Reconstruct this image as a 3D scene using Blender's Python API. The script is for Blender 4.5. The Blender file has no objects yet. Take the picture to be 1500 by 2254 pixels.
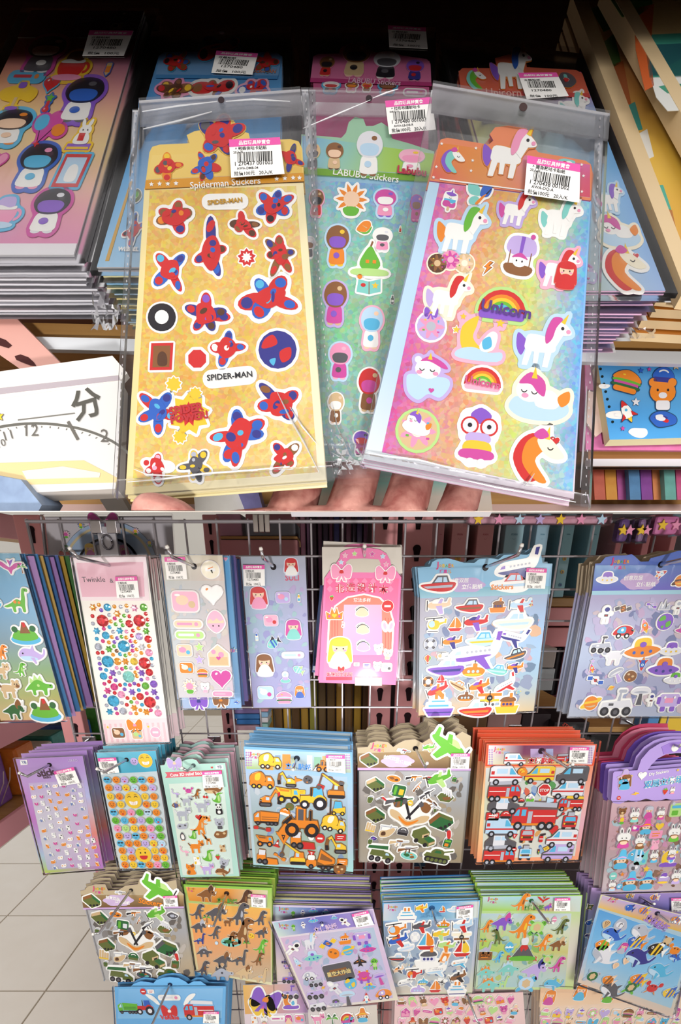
import bpy, math, random
import numpy as np
from mathutils import Vector, Matrix
random.seed(11)
SC = bpy.context.scene
COL = SC.collection
# ------------------------------------------------------------------ camera
F, PIT, CX, CY, H = 1030.0, math.radians(22.06), 750.0, 1690.0, 1.36
CAM = Vector((0, 0, H))
FW = Vector((0, math.cos(PIT), -math.sin(PIT)))
UPV = Vector((0, math.sin(PIT), math.cos(PIT)))
cd = bpy.data.cameras.new('camera'); cam = bpy.data.objects.new('camera', cd); COL.objects.link(cam)
cd.sensor_fit = 'HORIZONTAL'; cd.sensor_width = 36.0; cd.lens = 36.0 * F / 1500.0
cd.shift_y = (CY - 1127.0) / 1500.0; cd.clip_start = 0.02; cd.clip_end = 60
cam.location = CAM; cam.rotation_euler = (math.pi / 2 - PIT, 0, 0)
SC.camera = cam
# ------------------------------------------------------------------ light
wd = bpy.data.worlds.new('shop_light'); SC.world = wd; wd.use_nodes = True
wd.node_tree.nodes['Background'].inputs[0].default_value = (1.0, 0.97, 0.94, 1)
wd.node_tree.nodes['Background'].inputs[1].default_value = 0.66
def lamp(name, typ, loc, aim, energy, color=(1, 1, 1), **kw):
    l = bpy.data.lights.new(name, typ); l.energy = energy; l.color = color
    for k, v in kw.items(): setattr(l, k, v)
    o = bpy.data.objects.new(name, l); COL.objects.link(o); o.location = loc
    o.rotation_euler = (Vector(aim) - Vector(loc)).to_track_quat('-Z', 'Y').to_euler()
    return o
# added low spot, out of view, to light the upper shelf; broad shop lamps in front of the hanging rack
lamp('shelf_spotlight', 'SPOT', (0.12, -0.60, H - 0.42), (0.0, 0.40, H + 0.14), 40, (1, 0.97, 0.94), spot_size=math.radians(56), spot_blend=0.35, shadow_soft_size=0.035)
lamp('aisle_lamp', 'AREA', (-1.0, -1.0, H + 0.26), (-0.1, 0.85, H - 0.5), 4.2, (1, 0.97, 0.93), shape='RECTANGLE', size=0.8, size_y=0.45, spread=math.radians(76))
lamp('aisle_lamp', 'AREA', (1.05, -1.0, H + 0.26), (0.1, 0.85, H - 0.5), 4.2, (1, 0.97, 0.93), shape='RECTANGLE', size=0.8, size_y=0.45, spread=math.radians(76))
SC.view_settings.view_transform = 'Standard'; SC.view_settings.look = 'None'
SC.view_settings.exposure = 0.0; SC.view_settings.gamma = 1.0
SC.view_settings.use_curve_mapping = False
try:
    SC.cycles.transparent_max_bounces = 28; SC.cycles.max_bounces = 4; SC.cycles.diffuse_bounces = 2; SC.cycles.glossy_bounces = 2; SC.cycles.transmission_bounces = 2
    SC.cycles.adaptive_threshold = 0.03; SC.cycles.use_light_tree = False; SC.cycles.caustics_reflective = False; SC.cycles.caustics_refractive = False
except Exception:
    pass
# ------------------------------------------------------------------ geometry helpers
def ray(px, py): return FW + Vector((1, 0, 0)) * ((px - CX) / F) + UPV * ((CY - py) / F)
def P(px, py, d): return CAM + ray(px, py) * d
class Plane:
    def __init__(s, pt, n): s.p, s.n = Vector(pt), Vector(n).normalized()
    def hit(s, px, py):
        r = ray(px, py); return CAM + r * ((s.p - CAM).dot(s.n) / r.dot(s.n))
    def shift(s, t): return Plane(s.p + s.n * t, s.n)
def flat(d): return Plane(P(CX, CY, d), -FW)                       # parallel to the picture plane
def thru(a, b, c):
    n = (b - a).cross(c - a).normalized()
    if n.dot(CAM - a) < 0: n = -n
    return Plane(a, n)
def vert(y): return Plane((0, y, 0), (0, -1, 0))
PAL = dict(k='#26232a', w='#fbfaf6', r='#d23232', b='#3566c4', c='#5ab9e2', g='#69b93c', G='#66703a', y='#f4ca3a', o='#ee8b2c', p='#f29cc0',
    m='#d14fa2', u='#8a5bc9', l='#c6b0e6', n='#8d5d36', t='#dcbd90', s='#b9bdca', d='#5c5a60', a='#84d2c9', e='#f8d2b2', i='#3b3b8c', h='#e8e8ee',
    v='#bfdef5', q='#bbe28c', z='#fdf4da', x='#5c3c2a', f='#f7b6cd', j='#2e6b3c')
def hx(c):
    if isinstance(c, tuple): return c
    c = PAL.get(c, c)
    v = [int(c[i:i + 2], 16) / 255 for i in (1, 3, 5)]
    return tuple(x / 12.92 if x <= 0.04045 else ((x + 0.055) / 1.055) ** 2.4 for x in v)
MATS = {}
def nodemat(name):
    m = bpy.data.materials.new(name); m.use_nodes = True; MATS[name] = m
    return m, m.node_tree.nodes, m.node_tree.links, m.node_tree.nodes['Principled BSDF']
def colmat(name, rough, coat=0.0, spec=0.4, metal=0.0, noise=0.0, bump=0.0, bscale=60, sheen=0):
    m, N, L, B = nodemat(name)
    a = N.new('ShaderNodeAttribute'); a.attribute_name = 'Col'
    src = a.outputs['Color']
    if noise:
        t = N.new('ShaderNodeTexNoise'); t.inputs['Scale'].default_value = 90; t.inputs['Detail'].default_value = 3
        tc = N.new('ShaderNodeTexCoord'); L.new(tc.outputs['Object'], t.inputs['Vector'])
        mx = N.new('ShaderNodeMix'); mx.data_type = 'RGBA'; mx.blend_type = 'OVERLAY'; mx.inputs['Factor'].default_value = noise
        L.new(src, mx.inputs['A']); L.new(t.outputs['Fac'], mx.inputs['B']); src = mx.outputs['Result']
    L.new(src, B.inputs['Base Color'])
    B.inputs['Roughness'].default_value = rough; B.inputs['Coat Weight'].default_value = coat; B.inputs['Coat Roughness'].default_value = 0.08
    B.inputs['Specular IOR Level'].default_value = spec; B.inputs['Metallic'].default_value = metal
    if bump:
        t = N.new('ShaderNodeTexNoise'); t.inputs['Scale'].default_value = bscale
        tc = N.new('ShaderNodeTexCoord'); L.new(tc.outputs['Object'], t.inputs['Vector'])
        b = N.new('ShaderNodeBump'); b.inputs['Strength'].default_value = bump; b.inputs['Distance'].default_value = 0.002
        L.new(t.outputs['Fac'], b.inputs['Height']); L.new(b.outputs['Normal'], B.inputs['Normal'])
    return m
colmat('print', 0.42, 0.1, 0.3)
colmat('puffy', 0.28, 0.5, 0.4)
colmat('paint', 0.45, 0.0, 0.3)
colmat('matte', 0.85, 0.0, 0.1)
colmat('gem', 0.08, 1.0, 0.8, 0.25)
colmat('metal', 0.22, 0.0, 0.5, 1.0)
colmat('wire', 0.35, 0.3, 0.5, 0.35)
colmat('soft', 0.5, 0.2, 0.4, 0, 0.35, 0.5, 40)
def holo():
    m, N, L, B = nodemat('holo')                                    # glitter foil print
    a = N.new('ShaderNodeAttribute'); a.attribute_name = 'Col'
    tc = N.new('ShaderNodeTexCoord')
    v = N.new('ShaderNodeTexVoronoi'); v.inputs['Scale'].default_value = 420; L.new(tc.outputs['Object'], v.inputs['Vector'])
    t = N.new('ShaderNodeTexNoise'); t.inputs['Scale'].default_value = 45; t.inputs['Detail'].default_value = 4; L.new(tc.outputs['Object'], t.inputs['Vector'])
    mx = N.new('ShaderNodeMix'); mx.data_type = 'RGBA'; mx.blend_type = 'SOFT_LIGHT'; mx.inputs['Factor'].default_value = 0.45
    L.new(a.outputs['Color'], mx.inputs['A']); L.new(v.outputs['Color'], mx.inputs['B'])
    m2 = N.new('ShaderNodeMix'); m2.data_type = 'RGBA'; m2.blend_type = 'OVERLAY'; m2.inputs['Factor'].default_value = 0.3
    L.new(mx.outputs['Result'], m2.inputs['A']); L.new(t.outputs['Fac'], m2.inputs['B'])
    L.new(m2.outputs['Result'], B.inputs['Base Color'])
    B.inputs['Roughness'].default_value = 0.35; B.inputs['Metallic'].default_value = 0.12; B.inputs['Coat Weight'].default_value = 0.3
holo()
def film(name, tint, base, bump, scale, rough, ior=1.25):
    m = bpy.data.materials.new(name); m.use_nodes = True; MATS[name] = m
    N, L = m.node_tree.nodes, m.node_tree.links; N.clear()
    o = N.new('ShaderNodeOutputMaterial'); tr = N.new('ShaderNodeBsdfTransparent'); gl = N.new('ShaderNodeBsdfGlossy'); mx = N.new('ShaderNodeMixShader')
    tr.inputs[0].default_value = tint; gl.inputs['Roughness'].default_value = rough; gl.inputs[0].default_value = (0.95, 0.95, 0.97, 1)
    fr = N.new('ShaderNodeFresnel'); fr.inputs[0].default_value = ior
    ad = N.new('ShaderNodeMath'); ad.operation = 'ADD'; ad.inputs[1].default_value = base
    tc = N.new('ShaderNodeTexCoord'); mp = N.new('ShaderNodeMapping'); mp.inputs['Scale'].default_value = (1, 0.35, 1)
    t = N.new('ShaderNodeTexNoise'); t.inputs['Scale'].default_value = scale; t.inputs['Detail'].default_value = 2; t.inputs['Distortion'].default_value = 1.2
    b = N.new('ShaderNodeBump'); b.inputs['Strength'].default_value = bump; b.inputs['Distance'].default_value = 0.004
    L.new(tc.outputs['Object'], mp.inputs[0]); L.new(mp.outputs[0], t.inputs['Vector']); L.new(t.outputs['Fac'], b.inputs['Height'])
    L.new(b.outputs[0], gl.inputs['Normal']); L.new(b.outputs[0], fr.inputs['Normal'])
    L.new(fr.outputs[0], ad.inputs[0]); L.new(ad.outputs[0], mx.inputs[0]); L.new(tr.outputs[0], mx.inputs[1]); L.new(gl.outputs[0], mx.inputs[2]); L.new(mx.outputs[0], o.inputs[0])
film('film', (0.985, 0.985, 0.99, 1), 0.008, 0.25, 28, 0.12, 1.2)
film('bag', (0.97, 0.965, 0.97, 1), 0.012, 0.22, 20, 0.14, 1.22)
film('crinkle', (0.96, 0.96, 0.97, 1), 0.03, 0.4, 50, 0.25, 1.25)
film('crease', (0.97, 0.97, 0.98, 1), 0.45, 0.1, 20, 0.45, 1.2)
film('flapfilm', (0.95, 0.94, 0.95, 1), 0.05, 0.35, 16, 0.22, 1.3)
def wood(name, c0, c1):
    m, N, L, B = nodemat(name)
    tc = N.new('ShaderNodeTexCoord'); mp = N.new('ShaderNodeMapping'); mp.inputs['Scale'].default_value = (4, 60, 60)
    t = N.new('ShaderNodeTexNoise'); t.inputs['Scale'].default_value = 2.2; t.inputs['Detail'].default_value = 5
    r = N.new('ShaderNodeValToRGB'); r.color_ramp.elements[0].color = (*hx(c0), 1); r.color_ramp.elements[1].color = (*hx(c1), 1)
    L.new(tc.outputs['Object'], mp.inputs[0]); L.new(mp.outputs[0], t.inputs['Vector']); L.new(t.outputs['Fac'], r.inputs[0]); L.new(r.outputs[0], B.inputs['Base Color'])
    B.inputs['Roughness'].default_value = 0.45
wood('wood', '#a9783c', '#d2a465'); wood('darkwood', '#3a1f10', '#56301a')
def tilemat():
    m, N, L, B = nodemat('tile')
    t = N.new('ShaderNodeTexNoise'); t.inputs['Scale'].default_value = 7; t.inputs['Detail'].default_value = 4
    r = N.new('ShaderNodeValToRGB'); r.color_ramp.elements[0].color = (*hx('#f3ebdf'), 1); r.color_ramp.elements[1].color = (*hx('#fffaf2'), 1)
    tc = N.new('ShaderNodeTexCoord'); L.new(tc.outputs['Object'], t.inputs['Vector']); L.new(t.outputs['Fac'], r.inputs[0]); L.new(r.outputs[0], B.inputs['Base Color'])
    B.inputs['Roughness'].default_value = 0.22
tilemat()
def skinmat():
    m, N, L, B = nodemat('skin')
    t = N.new('ShaderNodeTexNoise'); t.inputs['Scale'].default_value = 70; t.inputs['Detail'].default_value = 4
    r = N.new('ShaderNodeValToRGB'); r.color_ramp.elements[0].position = 0.35; r.color_ramp.elements[1].position = 0.7
    r.color_ramp.elements[0].color = (*hx('#a8625a'), 1); r.color_ramp.elements[1].color = (*hx('#e0a496'), 1)
    tc = N.new('ShaderNodeTexCoord'); L.new(tc.outputs['Object'], t.inputs['Vector']); L.new(t.outputs['Fac'], r.inputs[0]); L.new(r.outputs[0], B.inputs['Base Color'])
    w = N.new('ShaderNodeTexNoise'); w.inputs['Scale'].default_value = 500; b = N.new('ShaderNodeBump'); b.inputs['Strength'].default_value = 0.25; b.inputs['Distance'].default_value = 0.0006
    L.new(tc.outputs['Object'], w.inputs['Vector']); L.new(w.outputs['Fac'], b.inputs['Height']); L.new(b.outputs[0], B.inputs['Normal'])
    B.inputs['Roughness'].default_value = 0.5; B.inputs['Subsurface Weight'].default_value = 0.0; B.inputs['Subsurface Radius'].default_value = (0.004, 0.002, 0.001); B.inputs['Subsurface Scale'].default_value = 1.0
skinmat()
def ink(c):
    k = 'ink_' + c.strip('#')
    if k not in MATS:
        m, N, L, B = nodemat(k); B.inputs['Base Color'].default_value = (*hx(c), 1); B.inputs['Roughness'].default_value = 0.5
    return k
def mk(name, V, Fc, cols, mat, smooth=False):
    """one mesh; cols: a colour, one per face, or ('v', one per vertex)"""
    me = bpy.data.meshes.new(name); me.from_pydata([tuple(v) for v in V], [], Fc)
    at = me.color_attributes.new('Col', 'FLOAT_COLOR', 'CORNER')
    n = len(me.loops); out = np.ones((n, 4), np.float32)
    if isinstance(cols, tuple) and cols and cols[0] == 'v':
        idx = np.empty(n, np.int32); me.loops.foreach_get('vertex_index', idx)
        out[:, :3] = np.array(cols[1], np.float32)[idx]
    elif isinstance(cols, list):
        cnt = np.array([len(f) for f in Fc]); out[:, :3] = np.repeat(np.array(cols, np.float32), cnt, axis=0)
    else: out[:, :3] = hx(cols)
    at.data.foreach_set('color', out.ravel())
    me.materials.append(MATS[mat])
    if smooth: me.polygons.foreach_set('use_smooth', np.ones(len(me.polygons), bool))
    return me
def ob(name, me, parent=None, loc=(0, 0, 0), rot=None, scale=None):
    o = bpy.data.objects.new(name, me); COL.objects.link(o); o.location = loc
    if parent is not None: o.parent = parent
    if rot is not None: o.rotation_euler = rot
    if scale is not None: o.scale = scale
    return o
def tag(o, label=None, cat=None, group=None, kind=None):
    if label: o['label'] = label
    if cat: o['category'] = cat
    if group: o['group'] = group
    if kind: o['kind'] = kind
    return o
def empty(name, loc, label, cat, group=None, kind=None, M=None):
    o = bpy.data.objects.new(name, None); COL.objects.link(o); o.empty_display_size = 0.02
    if M is not None: o.matrix_world = M
    else: o.location = loc
    return tag(o, label, cat, group, kind)
def prism(pts, z0, z1, col, side=None):
    n = len(pts); V = [(x, y, z0) for x, y in pts] + [(x, y, z1) for x, y in pts]
    Fc = [list(range(n, 2 * n)), list(range(n - 1, -1, -1))] + [[i, (i + 1) % n, n + (i + 1) % n, n + i] for i in range(n)]
    a = sum(pts[i][0] * pts[(i + 1) % n][1] - pts[(i + 1) % n][0] * pts[i][1] for i in range(n))
    if a < 0: Fc = [f[::-1] for f in Fc]
    c, s = hx(col), hx(side if side is not None else col)
    return V, Fc, [c, s] + [s] * n
def box(name, lo, hi, col, mat='paint', parent=None, bev=0.0):
    (x0, y0, z0), (x1, y1, z1) = lo, hi; c = Vector(((x0 + x1) / 2, (y0 + y1) / 2, (z0 + z1) / 2))
    o0 = c if parent is None else Vector()
    V, Fc, C = prism([(x0 - o0.x, y0 - o0.y), (x1 - o0.x, y0 - o0.y), (x1 - o0.x, y1 - o0.y), (x0 - o0.x, y1 - o0.y)], z0 - o0.z, z1 - o0.z, col)
    o = ob(name, mk(name, V, Fc, C, mat), parent, o0)
    if bev:
        b = o.modifiers.new('bevel', 'BEVEL'); b.width = bev; b.segments = 2
    return o
def slab3(name, quad, back, col, mat='paint', parent=None, side=None, origin=None):
    """prism of a world-space outline swept along the vector back"""
    o0 = origin if origin is not None else (sum(quad, Vector()) / len(quad) if parent is None else Vector())
    n = len(quad); V = [q - o0 for q in quad] + [q + back - o0 for q in quad]
    Fc = [list(range(n)), list(range(2 * n - 1, n - 1, -1))] + [[i, n + i, n + (i + 1) % n, (i + 1) % n] for i in range(n)]
    nrm = (quad[1] - quad[0]).cross(quad[-1] - quad[0])
    if nrm.dot(back) > 0: Fc = [f[::-1] for f in Fc]
    c, s = hx(col), hx(side if side is not None else col)
    return ob(name, mk(name, V, Fc, [c, s] + [s] * n, mat), parent, o0 if parent is None else (0, 0, 0))
def tube(path, r, n=8, cap=True):
    V, Fc = [], []; path = [Vector(p) for p in path]
    rr = r if isinstance(r, (list, tuple)) else [r] * len(path); prev = None
    for i, p in enumerate(path):
        t = (path[min(i + 1, len(path) - 1)] - path[max(i - 1, 0)]).normalized()
        a = Vector((0, 0, 1)) if abs(t.z) < 0.9 else Vector((1, 0, 0))
        if prev is not None and (prev - t * prev.dot(t)).length > 1e-4: a = prev
        u = (a - t * a.dot(t)).normalized(); w = t.cross(u); prev = u
        for k in range(n):
            an = 2 * math.pi * k / n; V.append(p + (u * math.cos(an) + w * math.sin(an)) * rr[i])
    for i in range(len(path) - 1):
        for k in range(n):
            a, b = i * n + k, i * n + (k + 1) % n; Fc.append([a, b, b + n, a + n])
    if cap: Fc += [list(range(n - 1, -1, -1)), list(range(len(V) - n, len(V)))]
    return V, Fc
# ------------------------------------------------------------------ 2-D drawing of the stickers
def pl(*v): return np.array(v, float).reshape(-1, 2)
def el(x, y, rx, ry=None, a=0, n=16):
    ry = rx if ry is None else ry; t = np.linspace(0, 2 * np.pi, n, endpoint=False); c, s = math.cos(math.radians(a)), math.sin(math.radians(a))
    u, w = rx * np.cos(t), ry * np.sin(t); return np.stack([x + u * c - w * s, y + u * s + w * c], 1)
def rc(x0, y0, x1, y1): return pl(x0, y0, x1, y0, x1, y1, x0, y1)
def rr(x0, y0, x1, y1, r):
    o = []
    for cx, cy, a in ((x1 - r, y1 - r, 0), (x0 + r, y1 - r, 90), (x0 + r, y0 + r, 180), (x1 - r, y0 + r, 270)):
        for k in range(4):
            t = math.radians(a + 30 * k); o.append((cx + r * math.cos(t), cy + r * math.sin(t)))
    return np.array(o)
def sm(*v, k=4):
    p = pl(*v); n = len(p); o = []
    for i in range(n):
        a, b, c, d = p[i - 1], p[i], p[(i + 1) % n], p[(i + 2) % n]
        for j in range(k):
            t = j / k; o.append(0.5 * (2 * b + (c - a) * t + (2 * a - 5 * b + 4 * c - d) * t * t + (3 * b - a - 3 * c + d) * t ** 3))
    return np.array(o)
def star(x, y, r, n=5, q=0.45, a=90):
    t = np.radians(a + np.arange(2 * n) * 180 / n); R = np.where(np.arange(2 * n) % 2 == 0, r, r * q); return np.stack([x + R * np.cos(t), y + R * np.sin(t)], 1)
def hrt(x, y, s):
    t = np.linspace(0, 2 * np.pi, 20, endpoint=False); return np.stack([x + s * np.sin(t) ** 3, y + s * (13 * np.cos(t) - 5 * np.cos(2 * t) - 2 * np.cos(3 * t) - np.cos(4 * t)) / 16], 1)
def fl(x, y, r, n=5):
    t = np.linspace(0, 2 * np.pi, 40, endpoint=False); R = r * (0.72 + 0.28 * np.cos(n * t)); return np.stack([x + R * np.cos(t), y + R * np.sin(t)], 1)
def arc(x, y, r0, r1, a0, a1, n=12):
    t = np.radians(np.linspace(a0, a1, n)); o = np.stack([x + r1 * np.cos(t), y + r1 * np.sin(t)], 1); i = np.stack([x + r0 * np.cos(t[::-1]), y + r0 * np.sin(t[::-1])], 1); return np.concatenate([o, i])
def W(x, y, r, c='d'): return [('k', el(x, y, r)), (c, el(x, y, r * 0.5))]
def eyes(x, y, d, r, c='k'):
    r = r * .8
    return [(c, el(x - d, y, r, r * 1.25)), (c, el(x + d, y, r, r * 1.25))]
def smile(x, y, w, c='k'): return [(c, arc(x, y + w * 0.4, w * 0.8, w, 210, 330, 8))]
A = {}
A['mixer'] = ('oyk', [('0', pl(-1, -.35, -.95, -.05, .35, -.05, .35, -.35)), ('0', sm(-.95, .0, -.85, .5, -.1, .75, .3, .3, .2, -.05, -.5, -.1)), ('1', sm(-.5, .55, -.1, .62, -.2, .1, -.55, .1)), ('0', pl(.35, -.4, .35, .4, .75, .4, 1, 0, 1, -.4)), ('v', pl(.5, .05, .5, .32, .7, .32, .87, .05))] + W(-.65, -.42, .2, '1') + W(-.2, -.42, .2, '1') + W(.68, -.42, .22, '1'))
A['dump'] = ('yok', [('0', pl(-1, .55, .25, .4, .3, -.2, -.5, -.2)), ('1', pl(-.8, .48, .15, .35, .12, .2, -.6, .25)), ('0', pl(.3, -.35, .3, .45, .85, .45, 1, 0, 1, -.35)), ('c', pl(.5, .0, .5, .35, .75, .35, .85, .0)), ('k', rc(-.6, -.35, .3, -.2))] + W(-.5, -.42, .33, '0') + W(.6, -.42, .33, '0'))
A['lorry'] = ('onk', [('0', pl(-1, -.3, -1, .25, -.7, .45, -.55, .45, -.55, -.3)), ('v', pl(-.92, .05, -.7, .35, -.62, .35, -.62, .05)), ('0', pl(-.5, -.25, -.5, .5, 1, .4, .9, -.25)), ('1', rc(-.4, .05, .85, .1)), ('1', rc(-.4, -.12, .82, -.07)), ('k', rc(-.95, -.4, .9, -.28))] + W(-.7, -.42, .17) + W(.1, -.42, .17) + W(.4, -.42, .17) + W(.72, -.42, .17))
A['dumper'] = ('onk', [('0', pl(-.2, -.1, .0, .75, 1, .1, 1, -.2, .3, -.3)), ('1', pl(-.05, .05, .05, .5, .85, .05, .8, -.08)), ('0', rr(-1, -.45, -.3, .0, .1)), ('w', rr(-.9, .0, -.4, .35, .12)), ('k', rc(-.2, -.5, .95, -.35))] + W(-.65, -.45, .18) + W(.2, -.5, .17) + W(.6, -.5, .17))
A['digger'] = ('onk', [('0', pl(.0, -.2, .0, .3, .45, .35, .9, .1, .95, -.2)), ('v', pl(.1, .0, .1, .25, .4, .28, .4, .0)), ('0', pl(.1, .1, -.45, 1, -.8, .75, -.7, .6, -.45, .75, -.05, .05)), ('1', pl(-.85, .8, -1, .1, -.75, .1, -.65, .7)), ('k', pl(-1, .15, -.95, -.35, -.65, -.3, -.72, .15)), ('k', rr(-.1, -.6, 1, -.2, .18)), ('d', rr(.0, -.5, .9, -.3, .08))])
A['loader'] = ('ook', [('0', pl(-.5, -.2, -.45, .15, .85, .15, .95, -.2)), ('0', pl(-.1, .1, -.1, .75, .3, .75, .3, .1)), ('d', rc(-.03, .15, .22, .65)), ('k', rc(.5, .15, .58, .6)), ('k', pl(-.75, .0, -.35, .35, -.3, .2, -.6, -.1)), ('1', pl(-1, -.55, -.62, .0, -.5, -.1, -.5, -.5))] + W(-.3, -.3, .33, '0') + W(.62, -.3, .33, '0'))
A['tractor'] = ('yck', [('0', pl(-.95, -.25, -.9, .2, .2, .25, .2, -.25)), ('1', pl(-.05, .2, .0, .8, .6, .8, .75, .1, .2, .1)), ('0', sm(.1, .1, .5, .35, .95, .0, .6, -.1)), ('k', rc(-.2, .2, -.1, .8))] + W(-.6, -.4, .32, 'h') + W(.5, -.3, .48, 'h'))
A['crane'] = ('ont', [('0', rr(-.3, -.6, .9, -.2, .12)), ('k', rr(-.3, -.75, .95, -.5, .12)), ('1', pl(.0, -.2, .1, .25, .75, .25, .8, -.2)), ('v', rc(.15, -.1, .4, .2)), ('y', pl(.3, .15, -.8, .95, -.75, 1, .55, .2)), ('d', pl(-.78, .95, -1, .1, -.97, .1, -.74, .95)), ('d', el(-.98, .0, .16))])
A['fork'] = ('yck', [('0', pl(-.4, -.5, -.4, -.05, .9, .15, .95, -.5)), ('1', pl(-.35, -.05, -.25, .75, .45, .75, .6, .1)), ('k', rc(-.75, -.7, -.65, .95)), ('k', rc(-1, -.72, -.65, -.64))] + W(-.3, -.55, .24, '0') + W(.65, -.55, .24, '0'))
A['dozer'] = ('orn', [('0', pl(-1, -.2, -1, .3, -.2, .4, -.2, -.2)), ('h', pl(-.85, .3, -.8, .8, -.2, .75, -.25, .3)), ('1', pl(.0, -.6, -.05, .0, .9, -.1, 1, -.6))] + W(-.75, -.3, .25) + W(-.25, -.35, .3))
A['sign'] = ('okk', [('0', pl(-1, .8, 1, .6, .1, -.9)), ('1', pl(-.25, .45, .3, .4, .05, -.35)), ('0', el(.03, .2, .1))])
A['dot'] = ('r', [('0', el(0, 0, 1, n=18)), ('w', rr(-.55, -.18, .55, .18, .05))])
A['stop'] = ('r', [('w', el(0, 0, 1, n=8, a=22.5)), ('0', el(0, 0, .85, n=8, a=22.5))])
A['board'] = ('rw', [('0', rr(-1, -.6, 1, .6, .15)), ('1', rc(-.6, .1, .6, .25)), ('1', rc(-.6, -.25, .4, -.12))])
A['cone'] = ('rw', [('0', pl(-.5, -.7, -.12, .9, .12, .9, .5, -.7)), ('1', pl(-.32, -.1, -.2, .35, .2, .35, .32, -.1)), ('0', rr(-.9, -.95, .9, -.65, .1))])
A['tool'] = ('dn', [('1', pl(-.5, .05, .5, -.15, .5, -.28, -.5, -.08)), ('0', rr(-1, -.15, -.45, .2, .1)), ('0', rr(.45, -.4, 1, .05, .1))])
A['van'] = ('hrk', [('0', pl(-1, -.35, -1, .5, -.85, .6, .3, .6, .7, .1, 1, .0, 1, -.35)), ('1', rc(-1, -.12, 1, -.02)), ('c', pl(.2, .1, .2, .48, .32, .48, .62, .1)), ('v', rc(-.6, .15, .05, .45)), ('1', rc(-.95, .1, -.75, .3))] + W(-.6, -.38, .2, 's') + W(.6, -.38, .2, 's'))
A['car'] = ('dhk', [('0', pl(-1, -.35, -1, .05, -.85, .15, -.6, .55, .25, .55, .55, .15, 1, .0, 1, -.35)), ('1', pl(-.5, -.25, -.5, .45, .2, .45, .25, .1, .25, -.25)), ('v', pl(-.42, .15, -.42, .4, -.05, .4, -.05, .15)), ('v', pl(.02, .15, .02, .4, .16, .4, .35, .15))] + W(-.6, -.38, .22, 's') + W(.6, -.38, .22, 's'))
A['fire'] = ('rsk', [('0', pl(-1, -.35, -1, .2, -.8, .45, -.35, .45, -.35, .35, 1, .35, 1, -.35)), ('c', pl(-.95, .08, -.78, .36, -.7, .36, -.7, .08)), ('c', rc(-.6, .08, -.4, .36)), ('s', rc(-.3, -.25, -.1, .28)), ('1', pl(-.5, .5, -.45, .72, .95, .65, .95, .45)), ('w', rc(-.05, .05, .95, .1)), ('o', rc(-1, -.35, 1, -.25))] + W(-.7, -.38, .2, 's') + W(.4, -.38, .2, 's') + W(.75, -.38, .2, 's'))
A['front'] = ('rck', [('0', rr(-.75, -.6, .75, .6, .15)), ('1', pl(-.6, .05, -.5, .5, .5, .5, .6, .05)), ('x', rc(-.5, -.35, .5, -.1)), ('s', rc(-.35, .6, .35, 1)), ('k', rc(-.7, -.85, -.4, -.6)), ('k', rc(.4, -.85, .7, -.6)), ('y', el(-.58, -.2, .1)), ('y', el(.58, -.2, .1))])
A['exting'] = ('rk', [('0', rr(-.45, -1, .45, .5, .25)), ('1', pl(-.3, .5, -.3, .8, .9, 1, .9, .7, .2, .5)), ('w', rc(-.45, -.3, .45, -.1))])
A['helmet'] = ('rk', [('0', sm(-1, -.2, -.8, .6, 0, .95, .8, .6, 1, -.2)), ('1', rr(-1, -.6, 1, -.1, .15)), ('w', arc(0, 0, .55, .7, 40, 140))])
A['light'] = ('kry', [('0', rr(-.4, -.5, .4, 1, .1)), ('r', el(0, .7, .25)), ('y', el(0, .25, .25)), ('g', el(0, -.2, .25)), ('d', rc(-.08, -1, .08, -.5))])
A['horn'] = ('vr', [('0', pl(-1, .6, -1, -.5, .3, -.15, .3, .3)), ('1', rr(.3, -.3, .8, .4, .1)), ('1', rc(.4, -.7, .6, -.3))])
A['liner'] = ('wuv', [('0', sm(-1, -.1, -.8, .15, -.4, .22, .4, .22, .75, .25, .7, -.05, .2, -.2, -.6, -.25)), ('1', sm(-.95, -.12, -.5, -.1, .4, -.08, .5, -.15, -.5, -.28)), ('0', pl(.5, .15, .8, .75, 1, .75, .8, .1)), ('1', pl(.82, .75, 1, .75, .9, .4, .75, .45)), ('1', pl(-.15, -.15, .35, -.65, .55, -.65, .25, -.1)), ('2', pl(-.85, .02, -.75, .14, -.6, .16, -.6, .02))] + [('s', el(-.35 + .17 * i, .08, .05, n=8)) for i in range(6)])
A['plane'] = ('ovr', [('0', sm(-1, .0, -.7, .28, .0, .25, .9, .2, .95, .0, .2, -.2, -.7, -.25)), ('1', sm(-.6, .2, -.3, .45, .1, .42, .2, .2)), ('2', pl(-.3, -.05, .1, -.75, .4, -.7, .25, .0)), ('0', pl(.65, .1, .85, .6, 1, .6, .95, .1)), ('2', pl(-.1, .2, .15, .6, .35, .55, .2, .18)), ('k', rc(-1.05, -.4, -.98, .45))])
A['bip'] = ('oyk', [('0', sm(-.35, -.3, -.3, .3, .3, .3, .35, -.3)), ('0', pl(-1, .15, -1, .4, 1, .4, 1, .15)), ('1', pl(-.8, -.3, -.8, -.1, .8, -.1, .8, -.3)), ('k', el(0, 0, .25)), ('w', el(0, 0, .1)), ('k', pl(-.04, -.6, .04, -.6, .04, .6, -.04, .6)), ('d', el(-.3, -.55, .12)), ('d', el(.3, -.55, .12))])
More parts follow.
